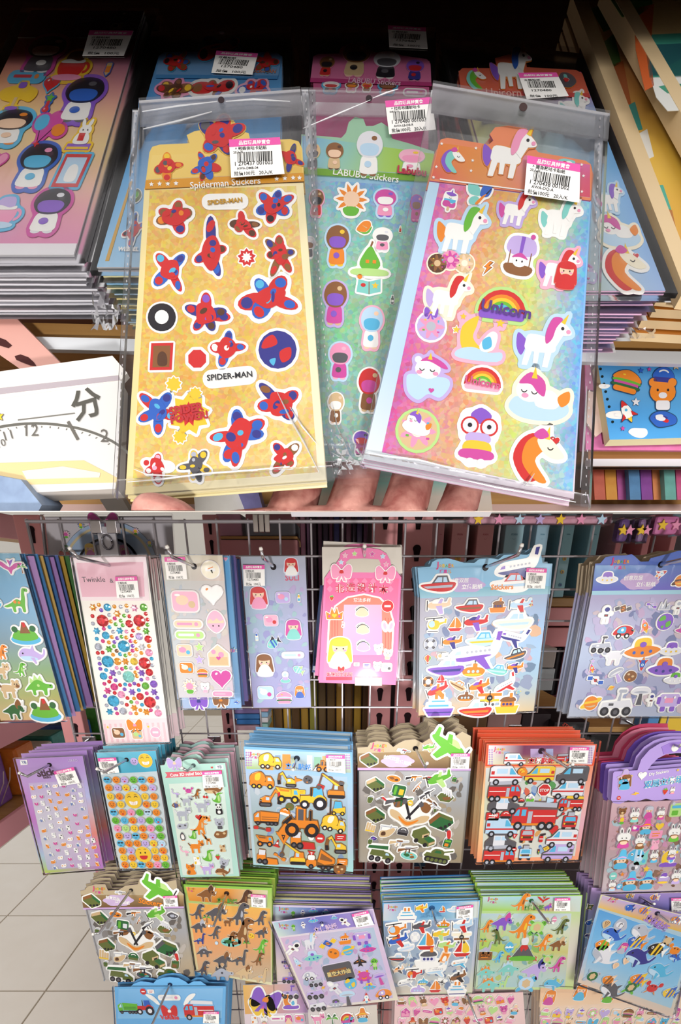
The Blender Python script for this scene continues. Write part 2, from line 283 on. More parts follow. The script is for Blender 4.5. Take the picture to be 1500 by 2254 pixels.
A['heli'] = ('ovk', [('0', sm(-.8, .0, -.6, -.45, .1, -.5, .35, -.1, .2, .3, -.5, .35)), ('1', sm(-.75, .0, -.5, -.3, -.15, -.2, -.2, .25, -.5, .3)), ('0', pl(.2, .1, .9, .25, .9, .15, .25, -.15)), ('0', pl(.8, .1, .85, .5, 1, .5, .98, .05)), ('k', pl(-1, .55, .6, .65, .6, .56, -1, .46)), ('k', rc(-.28, .3, -.18, .55)), ('d', rc(-.8, -.75, .2, -.67))])
A['speed'] = ('orw', [('0', sm(-1, -.05, -.4, .05, 1, .1, .85, -.35, .2, -.45, -.6, -.3)), ('1', pl(-.85, -.12, .9, -.05, .85, -.2, -.6, -.25)), ('2', pl(-.35, .05, -.05, .5, .55, .5, .7, .1)), ('v', pl(-.2, .12, .0, .4, .25, .4, .25, .12)), ('v', pl(.32, .12, .32, .4, .5, .4, .58, .12))])
A['sail'] = ('oow', [('0', pl(-.05, -.35, -.05, 1, -.85, -.35)), ('1', sm(.05, 1, .75, .3, .8, -.35, .05, -.35)), ('r', pl(-1, -.5, 1, -.5, .65, -.9, -.65, -.9)), ('w', rc(-.06, -.5, .04, 1))])
A['ship'] = ('uhw', [('0', pl(-1, -.25, -.7, -.75, .8, -.75, 1, -.25)), ('1', rc(-.8, -.25, .75, .1)), ('w', rc(-.6, .1, .5, .4)), ('c', rc(-.7, -.12, .65, .0)), ('c', rc(-.5, .2, .4, .3)), ('o', rc(-.3, .4, -.1, .75)), ('o', rc(.1, .4, .3, .75)), ('i', rc(-.85, -.55, .85, -.48))])
A['tug'] = ('oyn', [('1', pl(-1, -.2, -.8, -.75, .8, -.75, 1, -.1)), ('0', rr(-.55, -.2, .6, .25, .1)), ('2', sm(-.6, .25, -.3, .6, .5, .6, .65, .25)), ('o', rc(.15, .55, .4, .95)), ('i', el(-.3, .02, .11)), ('i', el(0, .02, .11)), ('i', el(.3, .02, .11))])
A['sub'] = ('oyk', [('0', sm(-1, .0, -.6, .4, .5, .4, 1, .1, .6, -.35, -.6, -.35)), ('0', rr(-.1, .3, .3, .75, .1)), ('d', rc(.05, .7, .12, 1)), ('v', el(-.45, .05, .13)), ('v', el(-.05, .05, .13)), ('v', el(.35, .05, .13)), ('1', sm(-.8, -.15, .6, -.15, .5, -.32, -.6, -.32))])
A['buoy'] = ('dow', [('0', el(0, 0, 1, n=22)), ('1', arc(0, 0, .5, 1, 30, 60)), ('1', arc(0, 0, .5, 1, 120, 150)), ('1', arc(0, 0, .5, 1, 210, 240)), ('1', arc(0, 0, .5, 1, 300, 330)), ('w', el(0, 0, .5))])
A['balloon'] = ('org', [('0', sm(-.7, .3, -.4, .9, .4, .9, .7, .3, .15, -.45, -.15, -.45)), ('1', sm(-.2, .95, .2, .95, .15, -.4, -.15, -.4)), ('2', sm(.45, .8, .68, .3, .2, -.35, .3, .3)), ('n', rr(-.18, -.95, .18, -.65, .05)), ('n', rc(-.15, -.65, -.11, -.45)), ('n', rc(.11, -.65, .15, -.45))])
A['rocket'] = ('bry', [('0', sm(-.35, -.6, -.4, .2, 0, .75, .4, .2, .35, -.6)), ('1', sm(-.28, .45, 0, 1, .28, .45, 0, .5)), ('w', el(0, .1, .2)), ('c', el(0, .1, .13)), ('1', pl(-.35, -.1, -.8, -.7, -.3, -.55)), ('1', pl(.35, -.1, .8, -.7, .3, -.55)), ('2', sm(-.2, -.62, 0, -1.1, .2, -.62, 0, -.68))])
A['ufo'] = ('cly', [('1', sm(-.45, .1, -.35, .6, .35, .6, .45, .1, 0, .0)), ('0', sm(-1, -.05, -.4, .2, .4, .2, 1, -.05, .4, -.35, -.4, -.35)), ('2', el(-.45, -.1, .09)), ('2', el(0, -.15, .09)), ('2', el(.45, -.1, .09)), ('u', el(0, .3, .18, .15))])
A['planet'] = ('oyt', [('1', el(0, 0, 1.05, .3, 25)), ('0', el(0, 0, .65)), ('1', sm(-.6, .1, 0, .2, .6, .3, .62, .12, 0, .0, -.62, -.08)), ('2', sm(-.5, -.3, 0, -.25, .4, -.15, .4, -.3, 0, -.4))])
A['earth'] = ('ugg', [('0', el(0, 0, .9)), ('1', sm(-.6, .5, -.2, .7, .0, .3, -.4, .1, -.75, .1)), ('1', sm(.1, -.1, .6, .1, .6, -.4, .2, -.6)), ('2', sm(-.4, -.5, -.1, -.4, -.2, -.75))])
A['astro'] = ('wid', [('0', rr(-.35, -.45, .35, .25, .15)), ('0', el(0, .55, .42)), ('1', el(.03, .55, .28, .24)), ('0', rr(-.75, -.2, -.3, .15, .12)), ('0', rr(.3, -.05, .75, .3, .12)), ('0', rr(-.35, -.95, -.05, -.4, .1)), ('0', rr(.05, -.95, .35, -.4, .1)), ('2', rc(-.2, -.2, .2, .05)), ('r', rc(-.1, -.12, .1, -.04))])
A['rover'] = ('hdo', [('0', pl(-1, -.2, -.9, .2, .8, .35, 1, -.1)), ('1', pl(.0, .3, .1, .85, .2, .85, .2, .3)), ('1', rr(.0, .8, .5, 1, .08)), ('2', rc(-.5, .0, -.2, .15))] + W(-.7, -.35, .28) + W(0, -.4, .28) + W(.7, -.35, .28))
A['buggy'] = ('rcw', [('0', sm(-.95, -.2, -.6, .5, .1, .75, .9, .5, .95, -.2)), ('1', sm(-.6, .05, -.4, .5, .2, .6, .2, .0)), ('w', el(-.1, .3, .15))] + W(-.4, -.3, .28, 'w') + W(.45, -.3, .28, 'w'))
A['sat'] = ('sbo', [('1', rr(-1, .05, -.4, .5, .05)), ('1', rr(.4, -.5, 1, -.05, .05)), ('0', rr(-.35, -.4, .35, .4, .1)), ('2', el(0, 0, .2)), ('d', pl(-.4, .25, -.3, .3, .4, -.25, .3, -.3))])
A['dish'] = ('hsd', [('0', sm(-1, .3, -.6, .8, .6, .8, 1, .3, 0, .1)), ('1', sm(-.8, .35, 0, .25, .8, .35, 0, .5)), ('2', pl(-.15, .2, -.3, -1, .3, -1, .15, .2))])
A['robot'] = ('lpu', [('0', rr(-.8, -.4, .8, .6, .15)), ('1', rc(-.35, -.1, .35, .3)), ('2', rr(-1, -.2, -.7, .4, .1)), ('2', rr(.7, -.2, 1, .4, .1)), ('2', rr(-.6, -.8, -.2, -.4, .08)), ('2', rr(.2, -.8, .6, -.4, .08)), ('w', el(-.4, .35, .1)), ('w', el(.4, .35, .1))])
A['alien'] = ('gqe', [('0', sm(-.6, .5, 0, 1, .6, .5, .3, .1, -.3, .1)), ('1', rr(-.3, -.5, .3, .2, .15)), ('0', rr(-.3, -.95, -.05, -.45, .08)), ('0', rr(.05, -.95, .3, -.45, .08)), ('0', pl(-.3, .1, -.8, -.2, -.7, -.3, -.25, -.05))] + eyes(0, .5, .22, .1))
A['monster'] = ('mlo', [('0', sm(-.8, .4, 0, .7, .8, .4, .9, -.3, 0, -.6, -.9, -.3)), ('1', el(-.85, .1, .2)), ('1', el(.85, .1, .2)), ('2', el(-.5, .7, .15)), ('2', el(.5, .7, .15)), ('u', rr(-.6, -.85, -.3, -.4, .1)), ('u', rr(.3, -.85, .6, -.4, .1)), ('2', arc(0, .1, .25, .4, 200, 340))])
A['jet'] = ('kod', [('0', pl(0, .9, .15, .2, .9, -.2, .9, -.45, .2, -.4, .35, -.9, 0, -.7, -.35, -.9, -.2, -.4, -.9, -.45, -.9, -.2, -.15, .2)), ('1', pl(-.6, -.2, -.2, .0, -.2, -.15)), ('1', pl(.6, -.2, .2, .0, .2, -.15)), ('2', el(0, .1, .1, .25))])
A['rock'] = ('nto', [('0', sm(-.9, .0, -.5, .7, .2, .8, .9, .3, .8, -.5, .1, -.8, -.6, -.6)), ('1', el(-.3, .3, .2, .15)), ('1', el(.35, .0, .22, .16)), ('2', el(-.1, -.4, .2, .12))])
A['crysts'] = ('sdh', [('0', pl(-.8, -.6, -.5, .5, -.2, -.3, .1, .9, .4, -.1, .7, .3, .9, -.6)), ('1', pl(.1, .9, .4, -.1, .2, -.5)), ('2', pl(-.5, .5, -.2, -.3, -.45, -.5))])
A['tank'] = ('Gkj', [('0', pl(-1, -.15, -.85, .1, .85, .1, 1, -.15, .75, -.3, -.75, -.3)), ('0', sm(-.4, .08, -.3, .4, .3, .42, .5, .08)), ('0', pl(-1.05, .42, -.3, .22, -.3, .32, -1.02, .52)), ('2', pl(-.25, .15, -.15, .33, .2, .33, .3, .15)), ('1', rr(-.9, -.55, .9, -.15, .2))] + [('G', el(-.65 + .32 * i, -.36, .13)) for i in range(5)])
A['apc'] = ('Gjt', [('0', pl(-1, .1, -.2, .7, .9, .2, 1, -.2, .2, -.8, -.9, -.3)), ('2', pl(-1, .1, -.2, .7, -.1, .35, -.85, -.2)), ('1', pl(-.1, .35, .85, -.05, .9, .2, -.2, .7)), ('k', el(.0, -.55, .13)), ('k', el(.35, -.45, .13)), ('k', el(.68, -.3, .13)), ('2', rc(-.3, .4, .0, .5))])
A['jeep'] = ('Gtk', [('0', pl(-1, -.1, -1, .3, -.2, .75, .35, .4, .35, .1, .9, -.1, 1, -.45, .5, -.75, -.3, -.55)), ('1', pl(-.2, .1, .3, .35, .3, .1, -.15, -.15)), ('2', pl(-.05, .05, .25, .2, .25, .08, .0, -.08)), ('j', pl(.0, -.15, .35, .1, .9, -.1, .5, -.4)), ('1', pl(.5, -.45, .95, -.2, .95, -.35, .55, -.65)), ('k', el(-.55, -.4, .17)), ('k', el(.25, -.62, .17))])
A['rocketrack'] = ('Ghn', [('0', pl(-1, -.3, -.7, .2, .4, .3, 1, -.1, .6, -.7, -.5, -.75)), ('2', pl(-.4, -.3, .4, .0, .7, -.3, .0, -.6))] + [('1', pl(-.7 + .3 * i, .85 - .1 * i, -.55 + .3 * i, .95 - .1 * i, -.15 + .3 * i, .2 - .1 * i, -.3 + .3 * i, .1 - .1 * i)) for i in range(4)])
A['rifle'] = ('kns', [('0', pl(-.3, -.02, .95, .12, .97, .04, -.3, -.16)), ('1', pl(-1, -.35, -.95, -.02, -.3, .02, -.3, -.15)), ('2', rc(-.25, .0, .35, .14)), ('1', pl(-.2, -.15, -.1, -.15, -.2, -.5, -.32, -.45)), ('0', pl(.1, -.08, .25, -.06, .2, -.45, .08, -.45))])
A['pistol'] = ('skr', [('0', pl(-1, .25, -1, .45, .5, .45, .55, .1, .1, .1, -.1, .25)), ('1', el(.2, .25, .2)), ('2', sm(.3, .2, .7, .3, 1, -.55, .7, -.7, .4, -.2))])
A['bomb'] = ('Gjs', [('0', sm(-.6, .1, -.4, .5, .4, .5, .65, .1, .4, -.75, -.4, -.75)), ('1', rc(-.6, -.05, .65, .05)), ('1', rc(-.05, -.7, .05, .5)), ('2', rr(-.25, .5, .25, .8, .05)), ('2', pl(.2, .75, .7, .5, .75, .6, .25, .9))])
A['pack'] = ('jog', [('0', rr(-.8, -.9, .8, .8, .25)), ('1', rr(-.5, -.7, .3, -.1, .1)), ('2', rr(-.6, .2, .6, .55, .1)), ('s', el(-.5, .8, .2))])
A['bullets'] = ('tyk', [('0', rr(-1, -.8, -.62, .8, .12)), ('0', rr(-.55, -.8, -.17, .8, .12)), ('0', rr(-.1, -.8, .28, .45, .12)), ('0', rr(.35, -.8, .73, .45, .12)), ('1', rc(-1, -.8, .73, -.55))])
A['chopper'] = ('txs', [('0', sm(-.8, -.6, -.9, .1, -.2, .3, .5, .7, .8, .5, .5, -.1, .0, -.5)), ('1', sm(-.7, -.4, -.7, .0, -.3, .1, -.2, -.3)), ('2', pl(-1, .75, 1, .85, 1, .75, -1, .65)), ('2', rc(.2, .5, .28, .95)), ('2', rc(-.9, .2, -.82, .6))])
A['crest'] = ('onk', [('n', sm(-.95, .5, -.6, .7, -.4, .55, -.55, .25, -.85, .2)), ('n', sm(.95, .5, .6, .7, .4, .55, .55, .25, .85, .2)), ('k', pl(-.5, .65, -.38, .72, .15, -.25, .05, -.3)), ('k', pl(.5, .65, .38, .72, -.15, -.25, -.05, -.3)), ('d', el(-.42, .55, .13)), ('d', el(.42, .55, .13)), ('t', sm(-1, .05, -.6, .0, 0, -.35, .6, .0, 1, .05, .9, -.25, .4, -.45, 0, -.65, -.4, -.45, -.9, -.25)), ('o', sm(-.5, -.2, 0, -.42, .5, -.2, .4, -.38, 0, -.58, -.4, -.38))])
A['launcher'] = ('jGk', [('0', pl(-1, .25, -.95, .45, .4, .6, .45, .35)), ('1', pl(-.75, -.2, -.7, .2, .2, .25, .2, -.2)), ('1', pl(.2, -.35, .2, .2, .6, .15, 1, -.1, 1, -.35)), ('v', pl(.35, -.05, .35, .12, .55, .1, .65, -.05))] + W(-.55, -.4, .2) + W(-.1, -.4, .2) + W(.65, -.4, .2))
A['camo'] = ('ajn', [('0', el(0, 0, 1, .45)), ('1', sm(-.7, .1, -.2, .25, .1, .0, -.3, -.15)), ('2', sm(.1, -.1, .5, .1, .7, -.1, .4, -.25)), ('o', el(.25, .2, .18, .08))])
A['rex'] = ('onk', [('0', sm(-1, -.35, -.5, -.35, -.1, .05, .15, .65, .5, .95, .95, .75, .9, .5, .55, .45, .5, .1, .45, -.3, .5, -.85, .3, -.9, .2, -.5, .0, -.5, -.05, -.9, -.25, -.9, -.25, -.45, -.6, -.55)), ('1', sm(.3, .3, .42, .1, .35, -.25, .2, -.2)), ('0', pl(.5, .2, .8, .15, .8, .05, .5, .05)), ('k', el(.62, .75, .07)), ('w', pl(.6, .52, .9, .55, .85, .47))])
A['tri'] = ('unk', [('0', sm(-1, -.2, -.5, .1, 0, .4, .4, .35, .55, -.1, .45, -.35, .45, -.8, .25, -.8, .15, -.4, -.2, -.4, -.25, -.8, -.45, -.8, -.5, -.35)), ('1', sm(.25, .5, .6, .9, .8, .5, .6, .1, .35, .1)), ('0', sm(.45, .3, .75, .35, 1, -.05, .8, -.2, .5, .0)), ('w', pl(.75, .35, 1, .75, .85, .3)), ('w', pl(.9, .05, 1.1, .25, 1, .0)), ('k', el(.68, .15, .06))])
A['sauro'] = ('aok', [('0', sm(-1, -.4, -.5, -.2, 0, .1, .3, .0, .45, .5, .6, .85, .95, .8, .9, .6, .7, .6, .65, .1, .55, -.35, .5, -.8, .3, -.8, .25, -.45, -.15, -.45, -.2, -.8, -.4, -.8, -.45, -.45, -.8, -.5)), ('1', el(-.15, -.1, .12)), ('1', el(.15, -.15, .1)), ('k', el(.75, .74, .05))])
A['stego'] = ('aok', [('1', pl(-.6, .1, -.5, .5, -.3, .3, -.15, .7, .05, .4, .25, .65, .4, .2)), ('0', sm(-1, -.4, -.5, .1, 0, .35, .5, .1, .75, .05, 1, .0, .95, -.25, .6, -.25, .5, -.7, .3, -.7, .25, -.4, -.25, -.4, -.3, -.7, -.5, -.7, -.55, -.35)), ('k', el(.85, -.05, .05)), ('1', el(0, -.05, .1))])
A['ptero'] = ('mup', [('0', sm(-1, .5, -.5, .4, -.1, .05, .1, .05, .5, .3, 1, .3, .6, .0, .2, -.2, .0, -.5, -.15, -.2, -.5, .0)), ('1', pl(.0, .0, .1, .45, .4, .6, .15, .2)), ('0', pl(.05, .1, -.1, .55, .1, .5))])
A['egg'] = ('cwk', [('0', sm(-.75, -.2, -.55, .6, 0, 1, .55, .6, .75, -.2, .0, -.9)), ('1', pl(-.7, .1, -.45, .3, -.2, .1, .1, .35, .4, .1, .7, .25, .7, -.05, -.7, -.1))] + eyes(0, -.3, .25, .08))
A['volcano'] = ('drh', [('0', pl(-1, -.7, -.25, .4, .25, .4, 1, -.7)), ('1', pl(-.25, .4, .25, .4, .35, .1, .1, -.1, .0, .15, -.2, -.2, -.35, .15)), ('2', sm(-.2, .45, -.3, .9, .2, 1, .25, .5)), ('g', sm(-1, -.6, 0, -.5, 1, -.6, .9, -.9, -.9, -.9))])
A['palm'] = ('gnj', [('1', pl(-.1, -1, -.02, .2, .1, .2, .12, -1)), ('0', sm(0, .25, -.6, .6, -1, .1, -.4, .3)), ('0', sm(0, .25, .6, .6, 1, .1, .4, .3)), ('2', sm(0, .25, -.4, 1, -.7, .8, -.2, .5)), ('2', sm(0, .25, .4, 1, .7, .8, .2, .5))])
A['isle'] = ('gnc', [('2', el(0, -.5, 1, .35)), ('0', sm(-.85, -.4, -.5, .1, 0, .0, .5, .15, .85, -.4, 0, -.6)), ('1', pl(-.3, -.1, -.05, .6, .15, .6, .4, -.1)), ('r', pl(-.05, .6, .15, .6, .2, .35, .0, .25)), ('j', el(-.6, .15, .2)), ('j', el(.6, .2, .2))])
A['quad'] = ('tnk', [('0', sm(-.8, .0, -.6, .3, .2, .25, .35, .0, .35, -.25, -.7, -.25)), ('0', rr(-.7, -.8, -.45, -.15, .08)), ('0', rr(.05, -.8, .3, -.15, .08)), ('0', el(.55, .3, .35, .3)), ('0', el(.35, .6, .13)), ('0', el(.75, .6, .13)), ('1', el(.7, .2, .16, .12)), ('1', sm(-.8, .1, -1, .4, -.9, .45, -.7, .2)), ('k', el(.48, .38, .05)), ('k', el(.68, .38, .05))])
A['giraffe'] = ('onk', [('0', pl(-.6, .0, -.5, .1, .2, .0, .3, -.9, .15, -.9, .05, -.4, -.25, -.4, -.3, -.9, -.45, -.9, -.4, -.2, -.8, .9, -.95, 1, -.95, .75)), ('1', el(.0, -.15, .1)), ('1', el(-.3, -.1, .1)), ('1', el(-.6, .4, .08)), ('k', el(-.88, .88, .05))])
A['sit'] = ('wkk', [('1', sm(-.6, -.2, -.4, .2, .4, .2, .6, -.2, .5, -.85, -.5, -.85)), ('0', el(0, .45, .5, .42)), ('1', el(-.38, .85, .17)), ('1', el(.38, .85, .17)), ('1', el(-.2, .45, .13, .16)), ('1', el(.2, .45, .13, .16)), ('w', el(-.18, .47, .05)), ('w', el(.18, .47, .05)), ('k', el(0, .25, .07, .05)), ('0', el(0, -.4, .3, .3))])
A['penguin'] = ('dwo', [('0', sm(-.5, .4, 0, 1, .5, .4, .6, -.4, .3, -.85, -.3, -.85, -.6, -.4)), ('1', sm(-.3, .3, 0, .5, .3, .3, .35, -.4, 0, -.7, -.35, -.4)), ('2', el(-.2, -.9, .18, .08)), ('2', el(.2, -.9, .18, .08)), ('2', pl(-.1, .42, .1, .42, 0, .25))] + eyes(0, .55, .18, .06))
A['flam'] = ('fpk', [('0', sm(-.2, -.1, .3, .1, .9, -.3, .3, -.4)), ('0', pl(-.2, .0, -.6, .3, -.4, .75, -.7, 1, -.8, .85, -.6, .7, -.8, .3, -.3, -.3)), ('1', rc(.15, -1, .22, -.3)), ('1', rc(.35, -1, .42, -.3)), ('k', el(-.65, .85, .05))])
A['croc'] = ('gqk', [('0', sm(-.5, -.3, -.2, .1, -.1, .7, .3, .9, .9, .85, .9, .7, .4, .6, .5, .2, .5, -.4, .3, -.9, -.2, -.9, -.9, -.6, -1, -.1, -.8, -.4)), ('1', sm(.1, .4, .35, .3, .35, -.5, .1, -.7, .0, -.2)), ('w', el(.1, .88, .09)), ('k', el(.1, .88, .05))])
A['cherry'] = ('rjk', [('0', el(-.45, -.35, .42)), ('0', el(.4, -.45, .42)), ('1', pl(-.45, -.05, .1, .8, .18, .75, -.38, -.05)), ('1', pl(.4, -.1, .1, .8, .2, .8, .48, -.1)), ('1', el(.4, .75, .35, .15))])
A['heart'] = ('rw', [('0', hrt(0, 0, 1)), ('1', el(-.45, .4, .15, .1, 40))])
A['star'] = ('yw', [('0', star(0, 0, 1))])
A['straw'] = ('rgy', [('0', sm(-.7, .3, 0, .5, .7, .3, .35, -.5, 0, -.9, -.35, -.5)), ('1', pl(-.6, .4, -.2, .9, 0, .6, .3, 1, .6, .4, 0, .3)), ('2', el(-.2, .0, .06)), ('2', el(.2, -.1, .06)), ('2', el(0, -.45, .06))])
A['fish'] = ('ocb', [('0', sm(-1, .0, -.4, .55, .3, .4, .6, .0, .3, -.4, -.4, -.55)), ('1', pl(.5, .0, 1, .5, .9, .0, 1, -.5)), ('2', sm(-.3, .5, -.1, .52, -.1, -.5, -.3, -.5)), ('2', sm(.15, .45, .3, .4, .3, -.4, .15, -.45)), ('1', pl(-.2, .5, .3, .95, .4, .4)), ('w', el(-.6, .1, .12)), ('k', el(-.62, .1, .06))])
A['whale'] = ('bvk', [('0', sm(-1, .1, -.6, .45, .1, .35, .7, .0, .9, .4, 1, .3, .85, -.1, .3, -.4, -.6, -.4, -.95, -.2)), ('1', sm(-.95, -.15, -.3, -.1, .3, -.25, .2, -.42, -.6, -.42)), ('0', pl(-.2, -.2, .1, -.7, .2, -.6, .1, -.2)), ('k', el(-.7, .1, .06)), ('0', pl(-.1, .35, .15, .7, .2, .3))])
A['crab'] = ('rok', [('0', el(0, -.1, .65, .45)), ('0', el(-.8, .4, .25)), ('0', el(.8, .4, .25)), ('0', pl(-.6, .1, -.85, .3, -.7, .4, -.5, .2)), ('0', pl(.6, .1, .85, .3, .7, .4, .5, .2)), ('1', pl(-.5, -.4, -.8, -.8, -.35, -.5)), ('1', pl(.5, -.4, .8, -.8, .35, -.5))] + eyes(0, .15, .2, .08))
A['shell'] = ('ept', [('0', sm(-.9, .1, -.6, .7, 0, .9, .6, .7, .9, .1, .2, -.8, -.2, -.8)), ('1', pl(-.05, -.7, -.5, .6, -.3, .7)), ('1', pl(.0, -.7, -.05, .8, .1, .8)), ('1', pl(.05, -.7, .5, .6, .35, .7))])
A['turtle'] = ('gjt', [('0', el(.6, .35, .25)), ('0', el(-.55, -.5, .3, .15, 40)), ('0', el(.45, -.5, .3, .15, -40)), ('0', el(-.5, .45, .3, .15, -40)), ('1', el(0, 0, .65, .55)), ('2', star(0, 0, .4, 6, .8)), ('k', el(.68, .42, .05))])
A['face'] = ('ykw', [('0', el(0, 0, 1, .92))] + eyes(0, .2, .38, .12) + smile(0, -.15, .45))
A['grin'] = ('ykw', [('0', el(0, 0, 1, n=26)), ('k', arc(-.4, .2, .22, .29, 30, 150, 7)), ('k', arc(.4, .2, .22, .29, 30, 150, 7)), ('w', sm(-.5, -.12, 0, -.2, .5, -.12, .4, -.5, 0, -.6, -.4, -.5)), ('o', rc(-.2, -.52, -.17, -.17)), ('o', rc(-.01, -.55, .02, -.18)), ('o', rc(.18, -.52, .21, -.17)), ('n', arc(-.4, .45, .2, .25, 50, 130, 6)), ('n', arc(.4, .45, .2, .25, 50, 130, 6))])
A['laugh'] = ('ykr', [('0', el(0, 0, 1, n=26))] + eyes(0, .25, .3, .11) + [('2', sm(-.5, -.15, 0, -.1, .5, -.15, .35, -.5, 0, -.6, -.35, -.5)), ('n', arc(-.35, .5, .2, .25, 50, 130, 6)), ('n', arc(.35, .5, .2, .25, 50, 130, 6))])
A['wink'] = ('okr', [('0', el(0, 0, 1, .92)), ('k', el(-.35, .2, .13)), ('k', rc(.2, .15, .55, .24)), ('2', el(.05, -.35, .3, .2))])
A['kiss'] = ('lkr', [('0', el(0, 0, 1, .92)), ('k', rc(-.55, .15, -.2, .23)), ('k', rc(.2, .15, .55, .23)), ('2', hrt(0, -.35, .25))])
A['cool'] = ('ckk', [('0', el(0, 0, 1, .92)), ('1', rr(-.7, .05, -.08, .4, .1)), ('1', rr(.08, .05, .7, .4, .1)), ('1', rc(-.1, .22, .1, .32)), ('k', arc(0, -.1, .3, .38, 220, 320, 6))])
A['girl'] = ('npe', [('0', sm(-.75, .2, -.6, .85, 0, 1.05, .6, .85, .75, .2, .8, -.6, .4, -.4, -.4, -.4, -.8, -.6)), ('2', sm(-.5, .3, -.4, .6, .4, .6, .5, .3, .3, .0, -.3, .0)), ('1', sm(-.35, .0, -.65, -.9, .65, -.9, .35, .0)), ('p', el(-.33, .18, .1, .06)), ('p', el(.33, .18, .1, .06)), ('0', sm(-.55, .55, 0, .45, .55, .55, .4, .95, -.4, .95))] + eyes(0, .3, .22, .06))
A['hat'] = ('cme', [('n', sm(-.6, .0, -.65, -.5, .65, -.5, .6, .0)), ('2', sm(-.45, .05, -.35, -.35, .35, -.35, .45, .05)), ('c', sm(-.5, -.4, -.6, -.95, .6, -.95, .5, -.4)), ('0', sm(-1, .0, -.4, .3, -.2, .95, .3, .95, .5, .3, 1, .05, .4, .05, -.4, .0)), ('1', sm(-.42, .22, 0, .35, .45, .25, .45, .1, 0, .18, -.42, .1))] + eyes(0, -.12, .18, .06))
A['bun'] = ('wpd', [('0', sm(-.7, .0, -.5, .45, .5, .45, .7, .0, .4, -.35, -.4, -.35)), ('0', el(-.35, .75, .18, .35, 10)), ('0', el(.35, .75, .18, .35, -10)), ('2', el(-.35, .75, .08, .2, 10)), ('2', el(.35, .75, .08, .2, -10)), ('n', el(0, -.35, .5, .2)), ('1', sm(-.4, -.4, -.55, -.95, .55, -.95, .4, -.4)), ('e', sm(-.35, -.3, .35, -.3, .25, -.6, -.25, -.6))] + eyes(0, .05, .22, .06))
A['bear'] = ('tnk', [('0', el(0, .1, .75, .65)), ('0', el(-.55, .65, .25)), ('0', el(.55, .65, .25)), ('1', el(0, -.1, .25, .18)), ('1', rr(-.4, -.95, .4, -.4, .15))] + eyes(0, .2, .3, .08))
A['gloss'] = ('pwc', [('0', rr(-.9, -.7, .9, .7, .3)), ('1', el(-.2, .1, .45, .35)), ('2', el(.45, -.2, .25)), ('w', el(-.5, .45, .2, .08))])
A['pill'] = ('qwp', [('0', rr(-1, -.25, 1, .25, .22)), ('1', rr(-.8, -.08, .3, .1, .05)), ('2', el(.6, 0, .14))])
A['house'] = ('etp', [('0', pl(-.9, -.9, -.9, .2, 0, .95, .9, .2, .9, -.9)), ('1', rc(-.8, -.8, .8, -.1)), ('2', el(-.4, .35, .2)), ('2', el(.25, .1, .25)), ('m', hrt(.0, -.2, .2))])
A['bow'] = ('prk', [('0', sm(0, .1, -.6, .75, -1, .5, -.9, -.5, -.5, -.6, 0, -.1)), ('0', sm(0, .1, .6, .75, 1, .5, .9, -.5, .5, -.6, 0, -.1)), ('1', el(0, 0, .22)), ('0', pl(-.1, -.1, -.5, -.95, -.2, -.9, .05, -.2)), ('0', pl(.1, -.1, .5, -.95, .2, -.9, -.05, -.2))])
A['bottle'] = ('zcy', [('0', rr(-.35, -1, .35, .3, .12)), ('2', sm(-.2, .25, -.15, .85, .15, .85, .2, .25)), ('1', rc(-.3, -.7, .3, -.1)), ('w', rc(-.15, .8, .15, 1))])
A['cup'] = ('rnp', [('0', sm(-.75, .3, -.6, -.5, .45, -.5, .6, .3)), ('1', sm(-.5, .3, -.4, .8, .3, .85, .4, .3)), ('0', arc(.65, -.05, .18, .33, -90, 90)), ('2', el(-.1, -.6, .85, .18)), ('w', sm(-.7, .32, -.3, .42, .2, .3, .55, .4, .5, .2, -.65, .2))])
A['donut'] = ('lpw', [('0', el(0, 0, .95)), ('1', fl(0, .02, .9, 7)), ('2', el(0, 0, .32)), ('y', rc(-.5, .35, -.35, .45)), ('c', rc(.4, .3, .5, .45)), ('m', rc(.45, -.4, .6, -.3)), ('g', rc(-.55, -.35, -.4, -.25))])
A['pop'] = ('mcw', [('2', rr(-.55, -.45, .55, .6, .2)), ('1', pl(-.55, -.3, -.55, .1, .55, .15, .55, -.2)), ('0', sm(-.55, -.15, -.1, -.05, .2, -.3, .55, -.1, .5, -.6, -.5, -.6)), ('t', rr(-.12, -1, .12, -.6, .08)), ('u', pl(-.15, .5, .05, 1.05, .15, .5)), ('u', sm(-.5, .6, .0, .75, .5, .6, .0, .4))] + smile(0, .25, .15))
A['fly'] = ('abo', [('0', sm(0, .1, -.2, .8, -.9, .9, -.8, .2)), ('1', sm(0, .1, .2, .9, .8, .8, .6, .1)), ('0', el(-.4, -.3, .4, .3, 30)), ('2', sm(-.3, -.5, .1, .0, .5, .3, .3, .0, -.1, -.55)), ('k', pl(.4, .25, .75, .7, .8, .65, .48, .22))])
A['bolt'] = ('on', [('1', pl(.25, 1, -.55, .1, -.15, .05, -.5, -1, .65, .2, .2, .25, .75, .9)), ('0', pl(.15, .95, -.5, .15, -.08, .12, -.38, -.8, .5, .25, .08, .32, .55, .9))])
